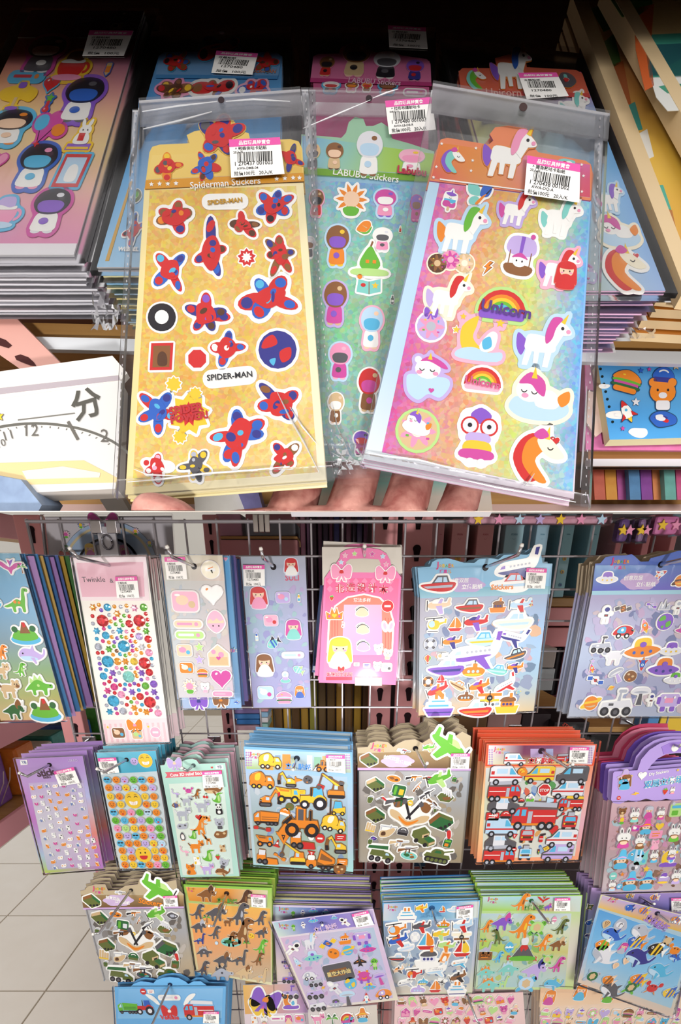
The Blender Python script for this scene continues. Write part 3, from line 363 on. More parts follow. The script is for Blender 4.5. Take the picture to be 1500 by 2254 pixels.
A['uni'] = ('wum', [('1', sm(-.7, .1, -1, .3, -1, -.2, -.8, -.5, -.65, -.1)), ('0', sm(-.7, .0, -.55, .3, .2, .2, .4, -.05, .3, -.3, -.6, -.3)), ('0', pl(-.65, -.2, -.75, -.85, -.55, -.85, -.4, -.2)), ('0', pl(.05, -.2, .0, -.85, .2, -.85, .3, -.15)), ('0', pl(-.35, -.2, -.35, -.75, -.18, -.75, -.15, -.2)), ('0', pl(.2, .1, .35, .6, .65, .4, .4, -.1)), ('0', sm(.25, .55, .5, .85, .85, .6, .9, .4, .5, .35)), ('2', sm(.0, .4, .2, .95, .55, .95, .35, .6, .25, .2, .05, .0)), ('y', pl(.5, .82, .75, 1.15, .65, .75)), ('k', el(.58, .6, .06)), ('p', el(.8, .5, .08))])
A['unihead'] = ('wua', [('1', sm(-.2, .8, -.7, .5, -.9, -.2, -.4, -.95, .1, -.8, -.3, -.3, .0, .3)), ('2', sm(-.1, .7, -.5, .4, -.55, -.3, .0, -.9, .4, -.9, -.1, -.2, .2, .3)), ('0', sm(-.1, .6, .3, .7, .85, .2, .9, .0, .5, -.05, .1, .2)), ('y', pl(.1, .65, .3, 1.1, .35, .6)), ('m', sm(-.25, .75, .05, 1, .3, .75, .0, .6)), ('k', arc(.4, .35, .08, .12, 190, 350, 6))])
A['sleepuni'] = ('wmv', [('2', sm(-1, -.5, -.8, -.1, -.3, -.2, .3, -.15, .9, -.15, 1, -.5, .5, -.8, -.5, -.8)), ('0', el(-.35, .15, .48, .4)), ('0', sm(-.1, .1, .4, .2, .7, -.15, .5, -.4, -.1, -.35)), ('1', sm(-.75, .35, -.4, .75, .1, .5, .15, .0, -.1, .1, -.35, .35)), ('o', sm(.6, .0, .95, .25, 1, -.1, .75, -.3)), ('y', pl(-.35, .55, -.25, .95, -.15, .55)), ('p', el(-.5, -.05, .12, .08)), ('k', arc(-.55, .15, .08, .11, 190, 350, 6)), ('k', arc(-.2, .12, .08, .11, 190, 350, 6))])
A['cloudbear'] = ('vwm', [('0', sm(-.9, -.2, -.8, .1, 0, .1, .8, .1, .95, -.25, .6, -.75, .1, -.65, -.3, -.95, -.75, -.7)), ('1', el(-.05, .4, .55, .42)), ('1', el(-.5, .75, .15)), ('2', sm(-.4, .7, .0, .95, .55, .75, .8, .5, .55, .5, .0, .72)), ('y', pl(-.1, .8, .0, 1.1, .1, .8)), ('k', arc(-.3, .4, .08, .12, 190, 350, 6)), ('k', arc(.15, .4, .08, .12, 190, 350, 6)), ('p', el(-.4, .22, .12, .08)), ('p', el(.3, .22, .12, .08)), ('m', hrt(.2, -.5, .12))])
A['rain'] = ('ymc', [('r', arc(0, -.4, .8, 1, 0, 180)), ('o', arc(0, -.4, .66, .8, 0, 180)), ('0', arc(0, -.4, .52, .66, 0, 180)), ('g', arc(0, -.4, .38, .52, 0, 180)), ('2', arc(0, -.4, .24, .38, 0, 180)), ('1', rr(-.95, -.65, .95, -.3, .15))])
A['moon'] = ('yvw', [('0', sm(-.2, 1, -.8, .5, -.7, -.4, .0, -.6, .6, -.3, .1, -.3, -.3, .1, -.2, .6)), ('1', sm(-.9, -.5, -.3, -.3, .4, -.45, .95, -.4, .8, -.8, -.8, -.8)), ('2', sm(.0, -.2, .4, .4, .7, .3, .6, -.3, .2, -.45)), ('c', sm(.1, .0, .4, .2, .5, -.2, .2, -.35)), ('0', star(.75, .8, .2)), ('0', star(-.8, .9, .15))])
A['basket'] = ('lnm', [('0', sm(-.75, .3, -.5, .9, .5, .9, .75, .3, .4, .0, -.4, .0)), ('u', pl(-.1, .95, .1, .95, .08, .0, -.08, .0)), ('n', rc(-.55, -.6, -.5, .2)), ('n', rc(.5, -.6, .55, .2)), ('1', sm(-.65, -.5, -.5, -.95, .5, -.95, .65, -.5)), ('w', el(0, -.3, .35, .3)), ('2', sm(-.4, -.15, 0, .12, .4, -.15, 0, -.1)), ('m', el(.45, 1, .12))] + eyes(0, -.3, .14, .05))
A['glass'] = ('wrp', [('0', sm(-.6, .3, -.5, .8, .5, .8, .6, .3, .5, -.15, -.5, -.15)), ('u', sm(-.35, .75, .0, 1, .4, .75, .2, .45, -.2, .45)), ('1', el(-.35, .32, .33)), ('1', el(.35, .32, .33)), ('h', el(-.35, .32, .26)), ('h', el(.35, .32, .26)), ('l', sm(-.35, .05, .35, .05, .4, -.25, -.4, -.25)), ('y', sm(-.4, -.25, .4, -.25, .45, -.65, -.45, -.65)), ('m', sm(-.5, -.55, .5, -.55, .55, -.85, -.55, -.85)), ('0', el(-.2, -.95, .14, .1)), ('0', el(.2, -.95, .14, .1)), ('k', el(-.35, .32, .08)), ('k', el(.35, .32, .08))])
A['balloons'] = ('cmo', [('0', el(-.5, .5, .42, .48)), ('1', el(.3, .6, .42, .48)), ('2', el(.65, .05, .42, .35, -20)), ('k', pl(-.45, .0, -.3, -.7, -.26, -.7, -.41, .0)), ('k', pl(.25, .1, -.28, -.7, -.24, -.7, .29, .1)), ('r', fl(-.28, -.75, .18, 4))])
A['pencil'] = ('ory', [('0', rc(-.4, -.5, .4, .5)), ('2', pl(-.4, -.5, .4, -.5, 0, -1)), ('t', rr(-.42, .5, .42, 1, .2)), ('1', rc(-.4, .4, .4, .52))])
A['frame'] = ('rvw', [('0', pl(-.8, -.95, -.65, .95, .9, .95, .75, -.95)), ('1', pl(-.6, -.75, -.5, .75, .7, .75, .58, -.75)), ('2', sm(-.2, -.6, -.2, .1, .1, .35, .4, .1, .4, -.6))])
A['books'] = ('wur', [('1', pl(-.8, -.9, -.7, -.5, .8, -.5, .75, -.9)), ('y', rc(-.7, -.85, .7, -.7)), ('0', el(.1, .35, .4, .35)), ('0', el(-.15, .8, .12, .3, 15)), ('0', el(.3, .8, .12, .3, -15)), ('0', sm(-.4, -.5, -.3, .1, .4, .1, .5, -.5)), ('2', rc(-.2, -.35, .2, .15))] + eyes(.1, .35, .15, .05))
A['table'] = ('tyu', [('1', sm(-1, .3, 0, .55, 1, .3, .9, -.2, .3, -.05, -.3, -.2, -.9, -.05)), ('0', rc(-.1, -.7, .1, -.1)), ('2', el(0, -.75, .4, .12)), ('2', rr(-.2, .45, .3, .85, .15))])
A['thermo'] = ('rgj', [('0', rr(-.18, -.6, .18, .4, .12)), ('0', el(0, -.7, .38, .3)), ('1', star(0, .55, .55)), ('p', el(-.1, -.65, .1))])
A['lolly'] = ('upv', [('0', el(0, .5, .5)), ('1', fl(0, .5, .35, 5)), ('2', el(0, -.5, .8, .35)), ('l', rr(-.4, -.4, .4, .1, .1))])
A['burger'] = ('ogm', [('0', sm(-1, .1, -.8, .6, 0, .9, .8, .6, 1, .1)), ('1', sm(-1.05, .1, 0, .2, 1.05, .1, .9, -.1, 0, -.05, -.9, -.1)), ('2', rr(-.95, -.3, .95, -.02, .1)), ('j', sm(-1, -.25, 0, -.2, 1, -.25, .9, -.45, -.9, -.45)), ('0', rr(-.9, -.8, .9, -.4, .2)), ('y', el(-.3, .5, .12, .06))])
A['slice'] = ('ogt', [('0', sm(-.9, -.3, -.2, .7, .6, .8, .8, .2, .2, -.5)), ('1', sm(-.9, -.35, -.1, -.75, .6, -.6, .95, .1, .8, .1, .4, -.45, -.3, -.55)), ('2', pl(-.3, .3, .4, .0, .3, -.1))])
A['openbook'] = ('ano', [('0', pl(-.95, -.5, -.85, .5, 0, .35, .9, .6, .95, -.4, .05, -.65)), ('1', pl(-.03, .35, .03, .35, .08, -.65, .02, -.65)), ('y', star(.5, .05, .3)), ('r', el(-.45, .05, .2, .15)), ('2', el(-.75, .7, .2))])
A['pear'] = ('gqo', [('0', sm(-.6, -.4, -.35, .3, 0, .7, .3, .3, .6, -.4, 0, -.85)), ('n', pl(-.05, .7, .05, 1, .15, .95, .05, .65)), ('2', rc(-.25, -.3, -.05, -.1)), ('2', rc(.15, -.3, .35, -.1)), ('1', sm(-1, -.7, 0, -.6, 1, -.7, .9, -1, -.9, -1))])
A['flowerface'] = ('oen', [('0', fl(0, .1, 1, 10)), ('1', el(0, .1, .5)), ('g', sm(-.5, -.5, 0, -.35, .5, -.5, .3, -.9, -.3, -.9))])
A['cat'] = ('wod', [('0', sm(-.6, .1, -.5, .7, -.2, .55, .2, .55, .5, .7, .6, .1, .3, -.2, -.3, -.2)), ('0', sm(-.4, -.1, .4, -.1, .6, -.8, -.6, -.8)), ('1', sm(.0, .5, .45, .6, .5, .2, .15, .25)), ('1', sm(-.45, -.3, -.1, -.25, -.2, -.7, -.5, -.7))] + eyes(0, .22, .22, .06))
A['paw'] = ('wdo', [('0', sm(-.9, -.1, -.5, .4, .3, .3, .9, .5, .8, -.2, .4, -.5, -.6, -.5)), ('1', el(.5, .1, .2, .15)), ('1', el(-.4, .0, .22, .15))])
A['fx'] = ('wsd', [('0', sm(-.9, .0, -.3, .5, .3, .4, .9, .1, .3, -.5, -.4, -.4)), ('1', sm(-.4, .1, .2, .25, .3, -.1, -.2, -.2)), ('2', el(.5, .05, .12))])
A['burst'] = ('yrk', [('0', star(0, 0, 1, 9, .72)), ('1', star(0, 0, .6, 9, .6))])
A['tank2'] = A['tank']
def blob(seed, asp, pal):
    R = np.random.RandomState(seed); n = 9; t = np.arange(n) * 2 * np.pi / n + R.rand() * 6
    r = 0.72 + 0.28 * R.rand(n); p = np.stack([r * np.cos(t), r * np.sin(t) * asp], 1); L = [('0', sm(*p.ravel()))]
    for k in range(5):
        a, d = R.rand() * 6.28, R.rand() * .38; x, y = d * math.cos(a), d * math.sin(a) * asp; m = 6
        q = R.uniform(.55, 1.1, m) * R.uniform(.2, .4); tt = np.arange(m) * 2 * np.pi / m
        L.append((str(1 + k % max(1, len(pal) - 1)), sm(*np.stack([x + q * np.cos(tt), y + q * np.sin(tt) * asp], 1).ravel())))
    return L
def splash(seed, asp, pal):
    R = np.random.RandomState(seed); L = []; n = 4 + seed % 3; a0 = R.rand() * 6; m = len(pal)
    for k in range(n):
        a = a0 + 6.283 * k / n + R.uniform(-.4, .4); l = R.uniform(.7, 1.05); x, y = l * .6 * math.cos(a), l * .6 * math.sin(a) * asp; w = R.uniform(.2, .3); an = math.degrees(math.atan2(y, x)); ln = math.hypot(x, y) * .9
        L.append((str(k % 2 % m), el(x, y, ln, w, an, 14))); L.append((str((k + 1) % m), el(x * 1.35, y * 1.35, ln * .4, w * .7, an + R.uniform(-30, 30), 10)))
    L.append(('0', sm(*np.stack([np.array([R.uniform(.38, .6) * math.cos(t) for t in np.arange(7) * .897]), np.array([R.uniform(.38, .6) * math.sin(t) * asp for t in np.arange(7) * .897])], 1).ravel())))
    for k in range(4): L.append((str((k + 1) % m), el(R.uniform(-.3, .3), R.uniform(-.3, .3) * asp, R.uniform(.08, .2), R.uniform(.06, .16) * asp, R.uniform(0, 90), 10)))
    return L
def duo(seed, asp, pal):
    R = np.random.RandomState(seed); f = lambda k: str(min(k, len(pal) - 1)); t = R.uniform(-.1, .1); s = lambda *v: sm(*(np.array(v, float).reshape(-1, 2) * [1, asp]).ravel())
    return [(f(3), el(-.25, -.9 * asp, .2, .1 * asp)), (f(3), el(.25, -.9 * asp, .2, .1 * asp)), (f(1), s(-.35, -.15, -.5, -.55, -.42, -.88, .42, -.88, .5, -.55, .35, -.15)), (f(0), s(-.75, .3, -.55, .75, 0, .92, .55, .75, .75, .3, .5, -.1, 0, -.22, -.5, -.1)), (f(2), s(-.55, .2, -.3, .38, .3, .38, .55, .2, .35, -.1, -.35, -.1)), (f(3), el(.3 + t, .62 * asp, .16, .1 * asp)), (f(2), el(t, -.5 * asp, .2, .14 * asp))]
def sdf(polys, X, Y):
    D = np.full(X.shape, 9.0)
    for p in polys:
        q = np.roll(p, -1, 0); ins = np.zeros(X.shape, bool); dm = np.full(X.shape, 9.0)
        for (x0, y0), (x1, y1) in zip(p, q):
            dx, dy = x1 - x0, y1 - y0; l2 = dx * dx + dy * dy + 1e-12
            t = np.clip(((X - x0) * dx + (Y - y0) * dy) / l2, 0, 1); dm = np.minimum(dm, (X - x0 - t * dx) ** 2 + (Y - y0 - t * dy) ** 2)
            c = ((y0 > Y) != (y1 > Y)); ins ^= c & (X < dx * (Y - y0) / (dy if abs(dy) > 1e-12 else 1e-12) + x0)
        d = np.sqrt(dm); D = np.minimum(D, np.where(ins, -d, d))
    return D
SEG = {1: [(0, 3)], 2: [(1, 0)], 3: [(1, 3)], 4: [(2, 1)], 5: [(0, 3), (2, 1)], 6: [(2, 0)], 7: [(2, 3)], 8: [(3, 2)], 9: [(0, 2)], 10: [(1, 0), (3, 2)], 11: [(1, 2)], 12: [(3, 1)], 13: [(0, 1)], 14: [(3, 0)]}
def outline(polys, lvl, N=40, step=0.13):
    al = np.concatenate(polys); lo, hi = al.min(0) - lvl - .12, al.max(0) + lvl + .12
    xs, ys = np.linspace(lo[0], hi[0], N), np.linspace(lo[1], hi[1], N); X, Y = np.meshgrid(xs, ys, indexing='ij'); D = sdf(polys, X, Y) - lvl
    nx = {}
    def ep(i, j, e):
        (a, b), (c, d) = {0: ((i, j), (i + 1, j)), 1: ((i + 1, j), (i + 1, j + 1)), 2: ((i, j + 1), (i + 1, j + 1)), 3: ((i, j), (i, j + 1))}[e]
        return (a, b, c, d)
    I = D < 0
    for i in range(N - 1):
        for j in range(N - 1):
            k = I[i, j] + 2 * I[i + 1, j] + 4 * I[i + 1, j + 1] + 8 * I[i, j + 1]
            for s, e in SEG.get(int(k), ()): nx[ep(i, j, s)] = ep(i, j, e)
    best, ba = None, 0
    while nx:
        s = next(iter(nx)); L = []; c = s
        while c in nx:
            L.append(c); c = nx.pop(c)
        pts = []
        for a, b, c2, d in L:
            v0, v1 = D[a, b], D[c2, d]; t = v0 / (v0 - v1); pts.append((xs[a] + (xs[c2] - xs[a]) * t, ys[b] + (ys[d] - ys[b]) * t))
        p = np.array(pts)
        if len(p) < 4: continue
        ar = 0.5 * np.sum(p[:, 0] * np.roll(p[:, 1], -1) - np.roll(p[:, 0], -1) * p[:, 1])
        if ar > ba: best, ba = p, ar
    p = best; q = np.vstack([p, p[:1]]); s = np.r_[0, np.cumsum(np.hypot(*np.diff(q, axis=0).T))]
    n = max(14, int(s[-1] / step)); u = np.linspace(0, s[-1], n, endpoint=False)
    return np.stack([np.interp(u, s, q[:, 0]), np.interp(u, s, q[:, 1])], 1)
STK = {}
def sticker_mesh(kind, pal, bw, bc, mat, puff):
    key = (kind, pal, bw, bc, mat, puff)
    if key in STK: return STK[key]
    if kind[:3] in ('blo', 'spl', 'duo'):
        s, _, asp = kind.lstrip('blobspldu').partition(':'); L = {'b': blob, 's': splash, 'd': duo}[kind[0]](int(s), float(asp or 1), pal); dp = pal
    else: dp, L = A[kind]
    pal = pal + dp[len(pal):]
    col = lambda c: hx(pal[int(c)] if c.isdigit() else c)
    o = outline([p for _, p in L], bw)
    n = len(o); t = np.roll(o, -1, 0) - np.roll(o, 1, 0); t /= np.maximum(np.hypot(t[:, 0], t[:, 1]), 1e-9)[:, None]; nr = np.stack([t[:, 1], -t[:, 0]], 1)
    V, Fc, C = [], [], []; bcol = hx(bc)
    rings = ((0, 0), (0, .55), (min(.05, bw * .35), .9), (min(.11, bw * .8), 1)) if puff else ((0, 0), (0, 1))
    for off, z in rings:
        V += [(x, y, z) for x, y in (o - nr * off)]
    for r in range(len(rings) - 1):
        for i in range(n):
            a, b = r * n + i, r * n + (i + 1) % n; Fc.append([a, b, b + n, a + n]); C.append(bcol)
    Fc.append(list(range((len(rings) - 1) * n, len(rings) * n))); C.append(bcol)
    for k, (c, p) in enumerate(L):
        b = len(V); z = 1.06 + .05 * k if puff else 1.15 + .12 * k
        ar = np.sum(p[:, 0] * np.roll(p[:, 1], -1) - np.roll(p[:, 0], -1) * p[:, 1])
        V += [(x, y, z) for x, y in p]; f = list(range(b, b + len(p))); Fc.append(f if ar > 0 else f[::-1]); C.append(col(c))
    STK[key] = mk('sticker', V, Fc, C, mat); return STK[key]
TXT = {}
def text_mesh(body, c, bold=0.0):
    key = (body, c, bold)
    if key in TXT: return TXT[key]
    cu = bpy.data.curves.new('lettering', 'FONT'); cu.body = body; cu.resolution_u = 2; cu.align_x = 'CENTER'; cu.align_y = 'CENTER'; cu.offset = bold
    o = bpy.data.objects.new('lettering', cu); COL.objects.link(o)
    me = bpy.data.meshes.new_from_object(o.evaluated_get(bpy.context.evaluated_depsgraph_get()))
    bpy.data.objects.remove(o); bpy.data.curves.remove(cu)
    v = np.empty(len(me.vertices) * 3); me.vertices.foreach_get('co', v); v = v.reshape(-1, 3)
    lo, hi = v.min(0), v.max(0); v -= (lo + hi) / 2; v /= max(hi[0] - lo[0], 1e-6); v[:, 2] = 0
    me.vertices.foreach_set('co', v.ravel()); me.materials.clear(); me.materials.append(MATS[ink(c)]); me.update()
    TXT[key] = (me, (hi[1] - lo[1]) / (hi[0] - lo[0])); return TXT[key]
def crop(ox, oy, s):
    return lambda x, y: (ox + x / s, oy + y / s)
c1, c2, c3, c4, c5 = crop(0, 1120, 3.571), crop(340, 1120, 3.947), crop(660, 1120, 4.507), crop(880, 1120, 3.947), crop(1180, 1120, 4.509)
c6, c7, c8 = crop(0, 1560, 3.571), crop(340, 1580, 5.932), crop(510, 1580, 5)
d1, d2, d3, d4, d5, d6, d7, d8 = crop(770, 1590, 5), crop(1030, 1590, 5), crop(1270, 1580, 5.4957), crop(0, 1880, 3.571), crop(160, 1900, 3.261), crop(580, 1900, 5), crop(800, 1890, 5), crop(1020, 1880, 3.125)
u1, u2, u3, u4, u5, u6, u7, u8 = crop(0, 0, 3.75), crop(300, 40, 3.75), crop(640, 40, 4.1667), crop(940, 0, 2.6786), crop(0, 400, 4.545), crop(0, 740, 4.545), crop(1260, 400, 5.633), crop(1240, 740, 5.769)
v1, v2, v3, v4, v5, v6 = crop(280, 400, 3.261), crop(260, 740, 3), crop(650, 240, 4.839), crop(650, 600, 4.252), crop(880, 240, 3.261), crop(800, 620, 2.885)
c0 = crop(0, 0, 1)
ORD = 'first second third fourth fifth sixth seventh eighth ninth tenth eleventh twelfth thirteenth fourteenth fifteenth sixteenth seventeenth eighteenth nineteenth twentieth'.split()
def unit_print():
    R = random.Random(3); V, Fc = [], []; x = .1
    while x < .86:
        w = R.choice([.008, .008, .016, .024]); b = len(V); V += [(x - .5, -.12, 0), (x + w - .5, -.12, 0), (x + w - .5, .14, 0), (x - .5, .14, 0)]; Fc.append([b, b + 1, b + 2, b + 3]); x += w + R.choice([.008, .014, .02])
    return mk('barcode', V, Fc, '#222222', 'print')
BAR = unit_print()
class Pack:
    """a flat pack on a plane; everything on it is given in photograph pixels and laid on that plane"""
    def __init__(s, name, label, plane, at, xa, xb, cat='sticker pack', group=None, zf=0.004, bw=.12, bc='w', ph=0.0022, mat='puffy', cr=c0):
        s.pl, s.name, s.label, s.cat, s.group, s.zf, s.bw, s.bc, s.ph, s.mat, s.cr = plane, name, label, cat, group, zf, bw, bc, ph, mat, cr
        z = plane.n; a, b = plane.hit(*xa), plane.hit(*xb); x = (b - a); x = (x - z * x.dot(z)).normalized(); y = z.cross(x)
        s.o = plane.hit(*at); s.x, s.y = x, y
        M = Matrix((x, y, z)).transposed().to_4x4(); M.translation = s.o; s.M = M
        s.root = empty(name, None, label, cat, group, M=M); s.base = []
    def L(s, px, py):
        v = s.pl.hit(px, py) - s.o; return (v.dot(s.x), v.dot(s.y))
    def LC(s, x, y): return s.L(*s.cr(x, y))
    def quad(s, pts): return [s.L(*p) for p in pts]
    def slab(s, name, pts, z0, z1, col, mat='print', side=None, parent=None, keep=True, cr=None):
        q = [s.L(*((cr or c0)(*p))) for p in pts]; V, Fc, C = prism(q, z0, z1, col, side)
        o = ob(name, mk(name, V, Fc, C, mat), parent or s.root)
        if keep: s.base.append(o)
        return o
    def grad(s, name, q4, z0, z1, grid, mat='print', side='h', keep=True, cr=None, n=6, parent=None, edge=None):
        """quad TL TR BR BL filled with a printed colour grid (rows from the top)"""
        q = [np.array(s.L(*((cr or c0)(*p)))) for p in q4]; gh, gw = len(grid), len(grid[0]); g = [[np.array(hx(c)) for c in row] for row in grid]
        V, VC, Fc = [], [], []
        for j in range(n + 1):
            for i in range(n + 1):
                u, v = i / n, j / n; a = q[0] * (1 - u) + q[1] * u; b = q[3] * (1 - u) + q[2] * u; p = a * (1 - v) + b * v
                fu, fv = u * (gw - 1), v * (gh - 1); iu, iv = min(int(fu), max(gw - 2, 0)), min(int(fv), max(gh - 2, 0)); du, dv = fu - iu, fv - iv
                i2, j2 = min(iu + 1, gw - 1), min(iv + 1, gh - 1)
                VC.append((g[iv][iu] * (1 - du) + g[iv][i2] * du) * (1 - dv) + (g[j2][iu] * (1 - du) + g[j2][i2] * du) * dv); V.append((*p, z1))
        m = n + 1
        for j in range(n):
            for i in range(n): Fc.append([j * m + i, (j + 1) * m + i, (j + 1) * m + i + 1, j * m + i + 1])
        rim = [i for i in range(m)] + [j * m + n for j in range(1, m)] + [n * m + i for i in range(n - 1, -1, -1)] + [j * m for j in range(n - 1, 0, -1)]
        b = len(V); k = len(rim)
        for r in rim: V.append((V[r][0], V[r][1], z1)); VC.append(np.array(hx(side)))
        for r in rim: V.append((V[r][0], V[r][1], z0)); VC.append(np.array(hx(side)))
        for i in range(k): a, c = b + i, b + (i + 1) % k; Fc.append([a, c, c + k, a + k])
        Fc.append([b + k + i for i in range(k)])
        o = ob(name, mk(name, V, Fc, ('v', VC), mat), parent or s.root)
        if keep: s.base.append(o)
        return o
    def sleeve(s, pts, z0=None, z1=None, mat='film', keep=True):
        return s.slab('sleeve', pts, -.0012 if z0 is None else z0, s.zf if z1 is None else z1, 'w', mat, keep=keep)
    def scale(s, px, py):
        a, b = s.L(px - 2, py), s.L(px + 2, py); return math.hypot(a[0] - b[0], a[1] - b[1]) / 4
    def vscale(s, px, py):
        a, b = s.L(px, py - 2), s.L(px, py + 2); return math.hypot(a[0] - b[0], a[1] - b[1]) / 4
    def st(s, data, cr=None, z=0.0004, bw=None, bc=None, ph=None, mat=None, k=1.0, name='sticker', off=(0, 0), sub=None):
        cr = cr or s.cr; sc = (cr(1, 0)[0] - cr(0, 0)[0]); bw = s.bw if bw is None else bw; ph = ph or s.ph; mat = mat or s.mat; bc = bc or s.bc
        for e in data.split():
            f = e.split(','); kind = f[0]; px, py = cr(float(f[1]) + off[0], float(f[2]) + off[1]); w = float(f[3]) * sc * k * (1.12 if kind[:3] in ('spl', 'duo') else 1) * (1.02 if ph > .0012 and bw >= .04 else 1)
            rot = math.radians(float(f[4])) if len(f) > 4 and f[4] else 0; pal = f[5] if len(f) > 5 else ''; b = f[6] if len(f) > 6 and f[6] else bc
            fx = -1 if kind[0] == '-' else 1; kind = kind.lstrip('-')
            me = sticker_mesh(kind, pal, bw, b, mat, ph > .001); x, y = s.L(px, py); m = s.scale(px, py) * w / 2 / (1 + bw); my = s.vscale(px, py) * w / 2 / (1 + bw)
            ob(name, me, sub or s.root, (x, y, z), (0, 0, rot), (m * fx, my if abs(rot) < .9 or abs(rot) > 2.2 else m, ph))
    def text(s, body, x, y, w, c='k', rot=0, z=0.0006, cr=None, bold=0.012, hs=1.0, name='lettering', parent=None):
        cr = cr or s.cr; px, py = cr(x, y); sc = cr(1, 0)[0] - cr(0, 0)[0]; me, _ = text_mesh(body, c, bold); m = s.scale(px, py) * w * sc; hs = hs * s.vscale(px, py) / s.scale(px, py)
        X = s.L(px, py); return ob(name, me, parent or s.root, (X[0], X[1], z), (0, 0, math.radians(rot)), (m, m * hs, 1))
    def tagprice(s, q, cr=None, z=None, lines=None, big=False):
        """price label: TL TR BR BL"""
        cr = cr or s.cr; z = s.zf + .0004 if z is None else z; q = [np.array(s.L(*cr(*p))) for p in q]
        V, Fc, C = prism([tuple(q[3]), tuple(q[2]), tuple(q[1]), tuple(q[0])], z - .0002, z, '#f7f5f2')
        a, b = q[0] * .8 + q[3] * .2, q[1] * .8 + q[2] * .2; n = len(V); V += [(*a, z + .00008), (*b, z + .00008), (*q[1], z + .00008), (*q[0], z + .00008)]; Fc.append([n, n + 1, n + 2, n + 3]); C.append(hx('#e257a6'))
        lb = ob('price_label', mk('price_label', V, Fc, C, 'print'), s.root); lb['label'] = 'white price label with a pink band and a barcode'
        ctr = (q[0] + q[1] + q[2] + q[3]) / 4; ux = q[1] - q[0]; uy = q[0] - q[3]; w, h = np.hypot(*ux), np.hypot(*uy); an = math.atan2(ux[1], ux[0])
        ob('barcode', BAR, lb, (*ctr, z + .0001), (0, 0, an), (w * .92, h, 1))
        def ln(t, fx, fy, fw, c='#222222', bold=.01):
            me, _ = text_mesh(t, c, bold); p = q[3] + ux * fx + uy * fy; m = w * fw; ob('lettering', me, lb, (*p, z + .00012), (0, 0, an), (m, m, 1))
        ln('品牌玩具特賣會', .5, .895, .62 if big else .75, 'w', .02)
        if lines:
            for t in lines: ln(*t)
        else:
            ln('立體貼紙', .3, .71, .42); ln('1270480', .45, .31, .5); ln('批價  100元', .45, .1, .7)
        return lb
    def hole(s, px, py, r, col='#2a2428', z=0.0006, cr=None):
        x, y = s.LC(px, py) if cr is None else s.L(*cr(px, py)); m = s.scale(*((cr or s.cr)(px, py))) * r * ((cr or s.cr)(1, 0)[0] - (cr or s.cr)(0, 0)[0])
        V, Fc, C = prism([(x + m * math.cos(t), y + m * math.sin(t)) for t in np.linspace(0, 6.283, 14, endpoint=False)], z - .0002, z, col); ob('hang_hole', mk('hang_hole', V, Fc, C, 'matte'), s.root)
    def sheet_mesh(s, p):
        me = p.data; n = len(me.vertices) // 2; z = max(v.co.z for v in me.vertices); V = [tuple(v.co) for v in me.vertices if v.co.z > z - 1e-6]
        return mk('sleeve', V, [list(range(len(V)))], 'w', me.materials[0].name)
    def ghost(s, q4, n, pal, seed, sz=14, z=.00035, cr=None):
        """the muted second layer of pictures printed under the clear sheet, one printed part"""
        R = np.random.RandomState(seed); q = [np.array((cr or s.cr)(*p)) for p in q4]; V, Fc, C = [], [], []
        for k in range(n):
            u, v = R.uniform(.04, .96, 2); c = (q[0] * (1 - u) + q[1] * u) * (1 - v) + (q[3] * (1 - u) + q[2] * u) * v; m = 7; a0 = R.rand() * 6; r = sz * R.uniform(.35, 1.0); el_ = R.uniform(.4, 1); an = R.rand() * 3.14
            b = len(V)
            for i in range(m):
                t = a0 + 6.283 * i / m; rr0 = r * R.uniform(.7, 1.15); x0, y0 = rr0 * math.cos(t), rr0 * el_ * math.sin(t); X = s.L(c[0] + x0 * math.cos(an) - y0 * math.sin(an), c[1] - x0 * math.sin(an) - y0 * math.cos(an)); V.append((*X, z + 1e-6 * k))
            Fc.append(list(range(b, b + m))); C.append(hx(pal[R.randint(len(pal))]))
        o = ob('background_print', mk('background_print', V, Fc, C, 'print'), s.root); o['kind'] = 'stuff'; return o
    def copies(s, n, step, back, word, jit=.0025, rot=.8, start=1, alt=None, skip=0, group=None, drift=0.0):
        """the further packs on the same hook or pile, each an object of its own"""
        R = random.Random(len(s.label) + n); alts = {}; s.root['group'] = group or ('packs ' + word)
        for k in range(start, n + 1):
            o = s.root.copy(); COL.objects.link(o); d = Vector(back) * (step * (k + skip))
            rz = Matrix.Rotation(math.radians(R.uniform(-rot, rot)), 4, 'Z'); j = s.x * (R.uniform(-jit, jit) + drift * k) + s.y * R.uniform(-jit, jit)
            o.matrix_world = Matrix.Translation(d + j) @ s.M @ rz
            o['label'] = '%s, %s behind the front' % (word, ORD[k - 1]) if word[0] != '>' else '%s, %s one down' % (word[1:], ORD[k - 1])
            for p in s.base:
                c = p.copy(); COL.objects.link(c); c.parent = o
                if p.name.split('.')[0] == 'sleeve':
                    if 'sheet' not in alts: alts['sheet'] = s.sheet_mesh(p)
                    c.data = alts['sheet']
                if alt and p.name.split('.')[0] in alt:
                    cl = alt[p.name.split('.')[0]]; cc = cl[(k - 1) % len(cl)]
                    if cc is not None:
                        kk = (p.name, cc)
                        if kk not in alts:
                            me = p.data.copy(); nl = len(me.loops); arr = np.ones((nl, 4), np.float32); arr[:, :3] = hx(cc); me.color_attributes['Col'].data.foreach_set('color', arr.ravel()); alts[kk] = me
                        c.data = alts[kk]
# ================================================================== LOWER PART: the hanging rack in the aisle
GY = 0.83
VPX, VPY = 750.0, CY - F * math.tan(PIT)
SL = math.tan(math.atan((CY - 1127.0) / F) - PIT)                   # slope of the dividing board
def st_(o, label=None): return tag(o, label, None, None, 'structure')
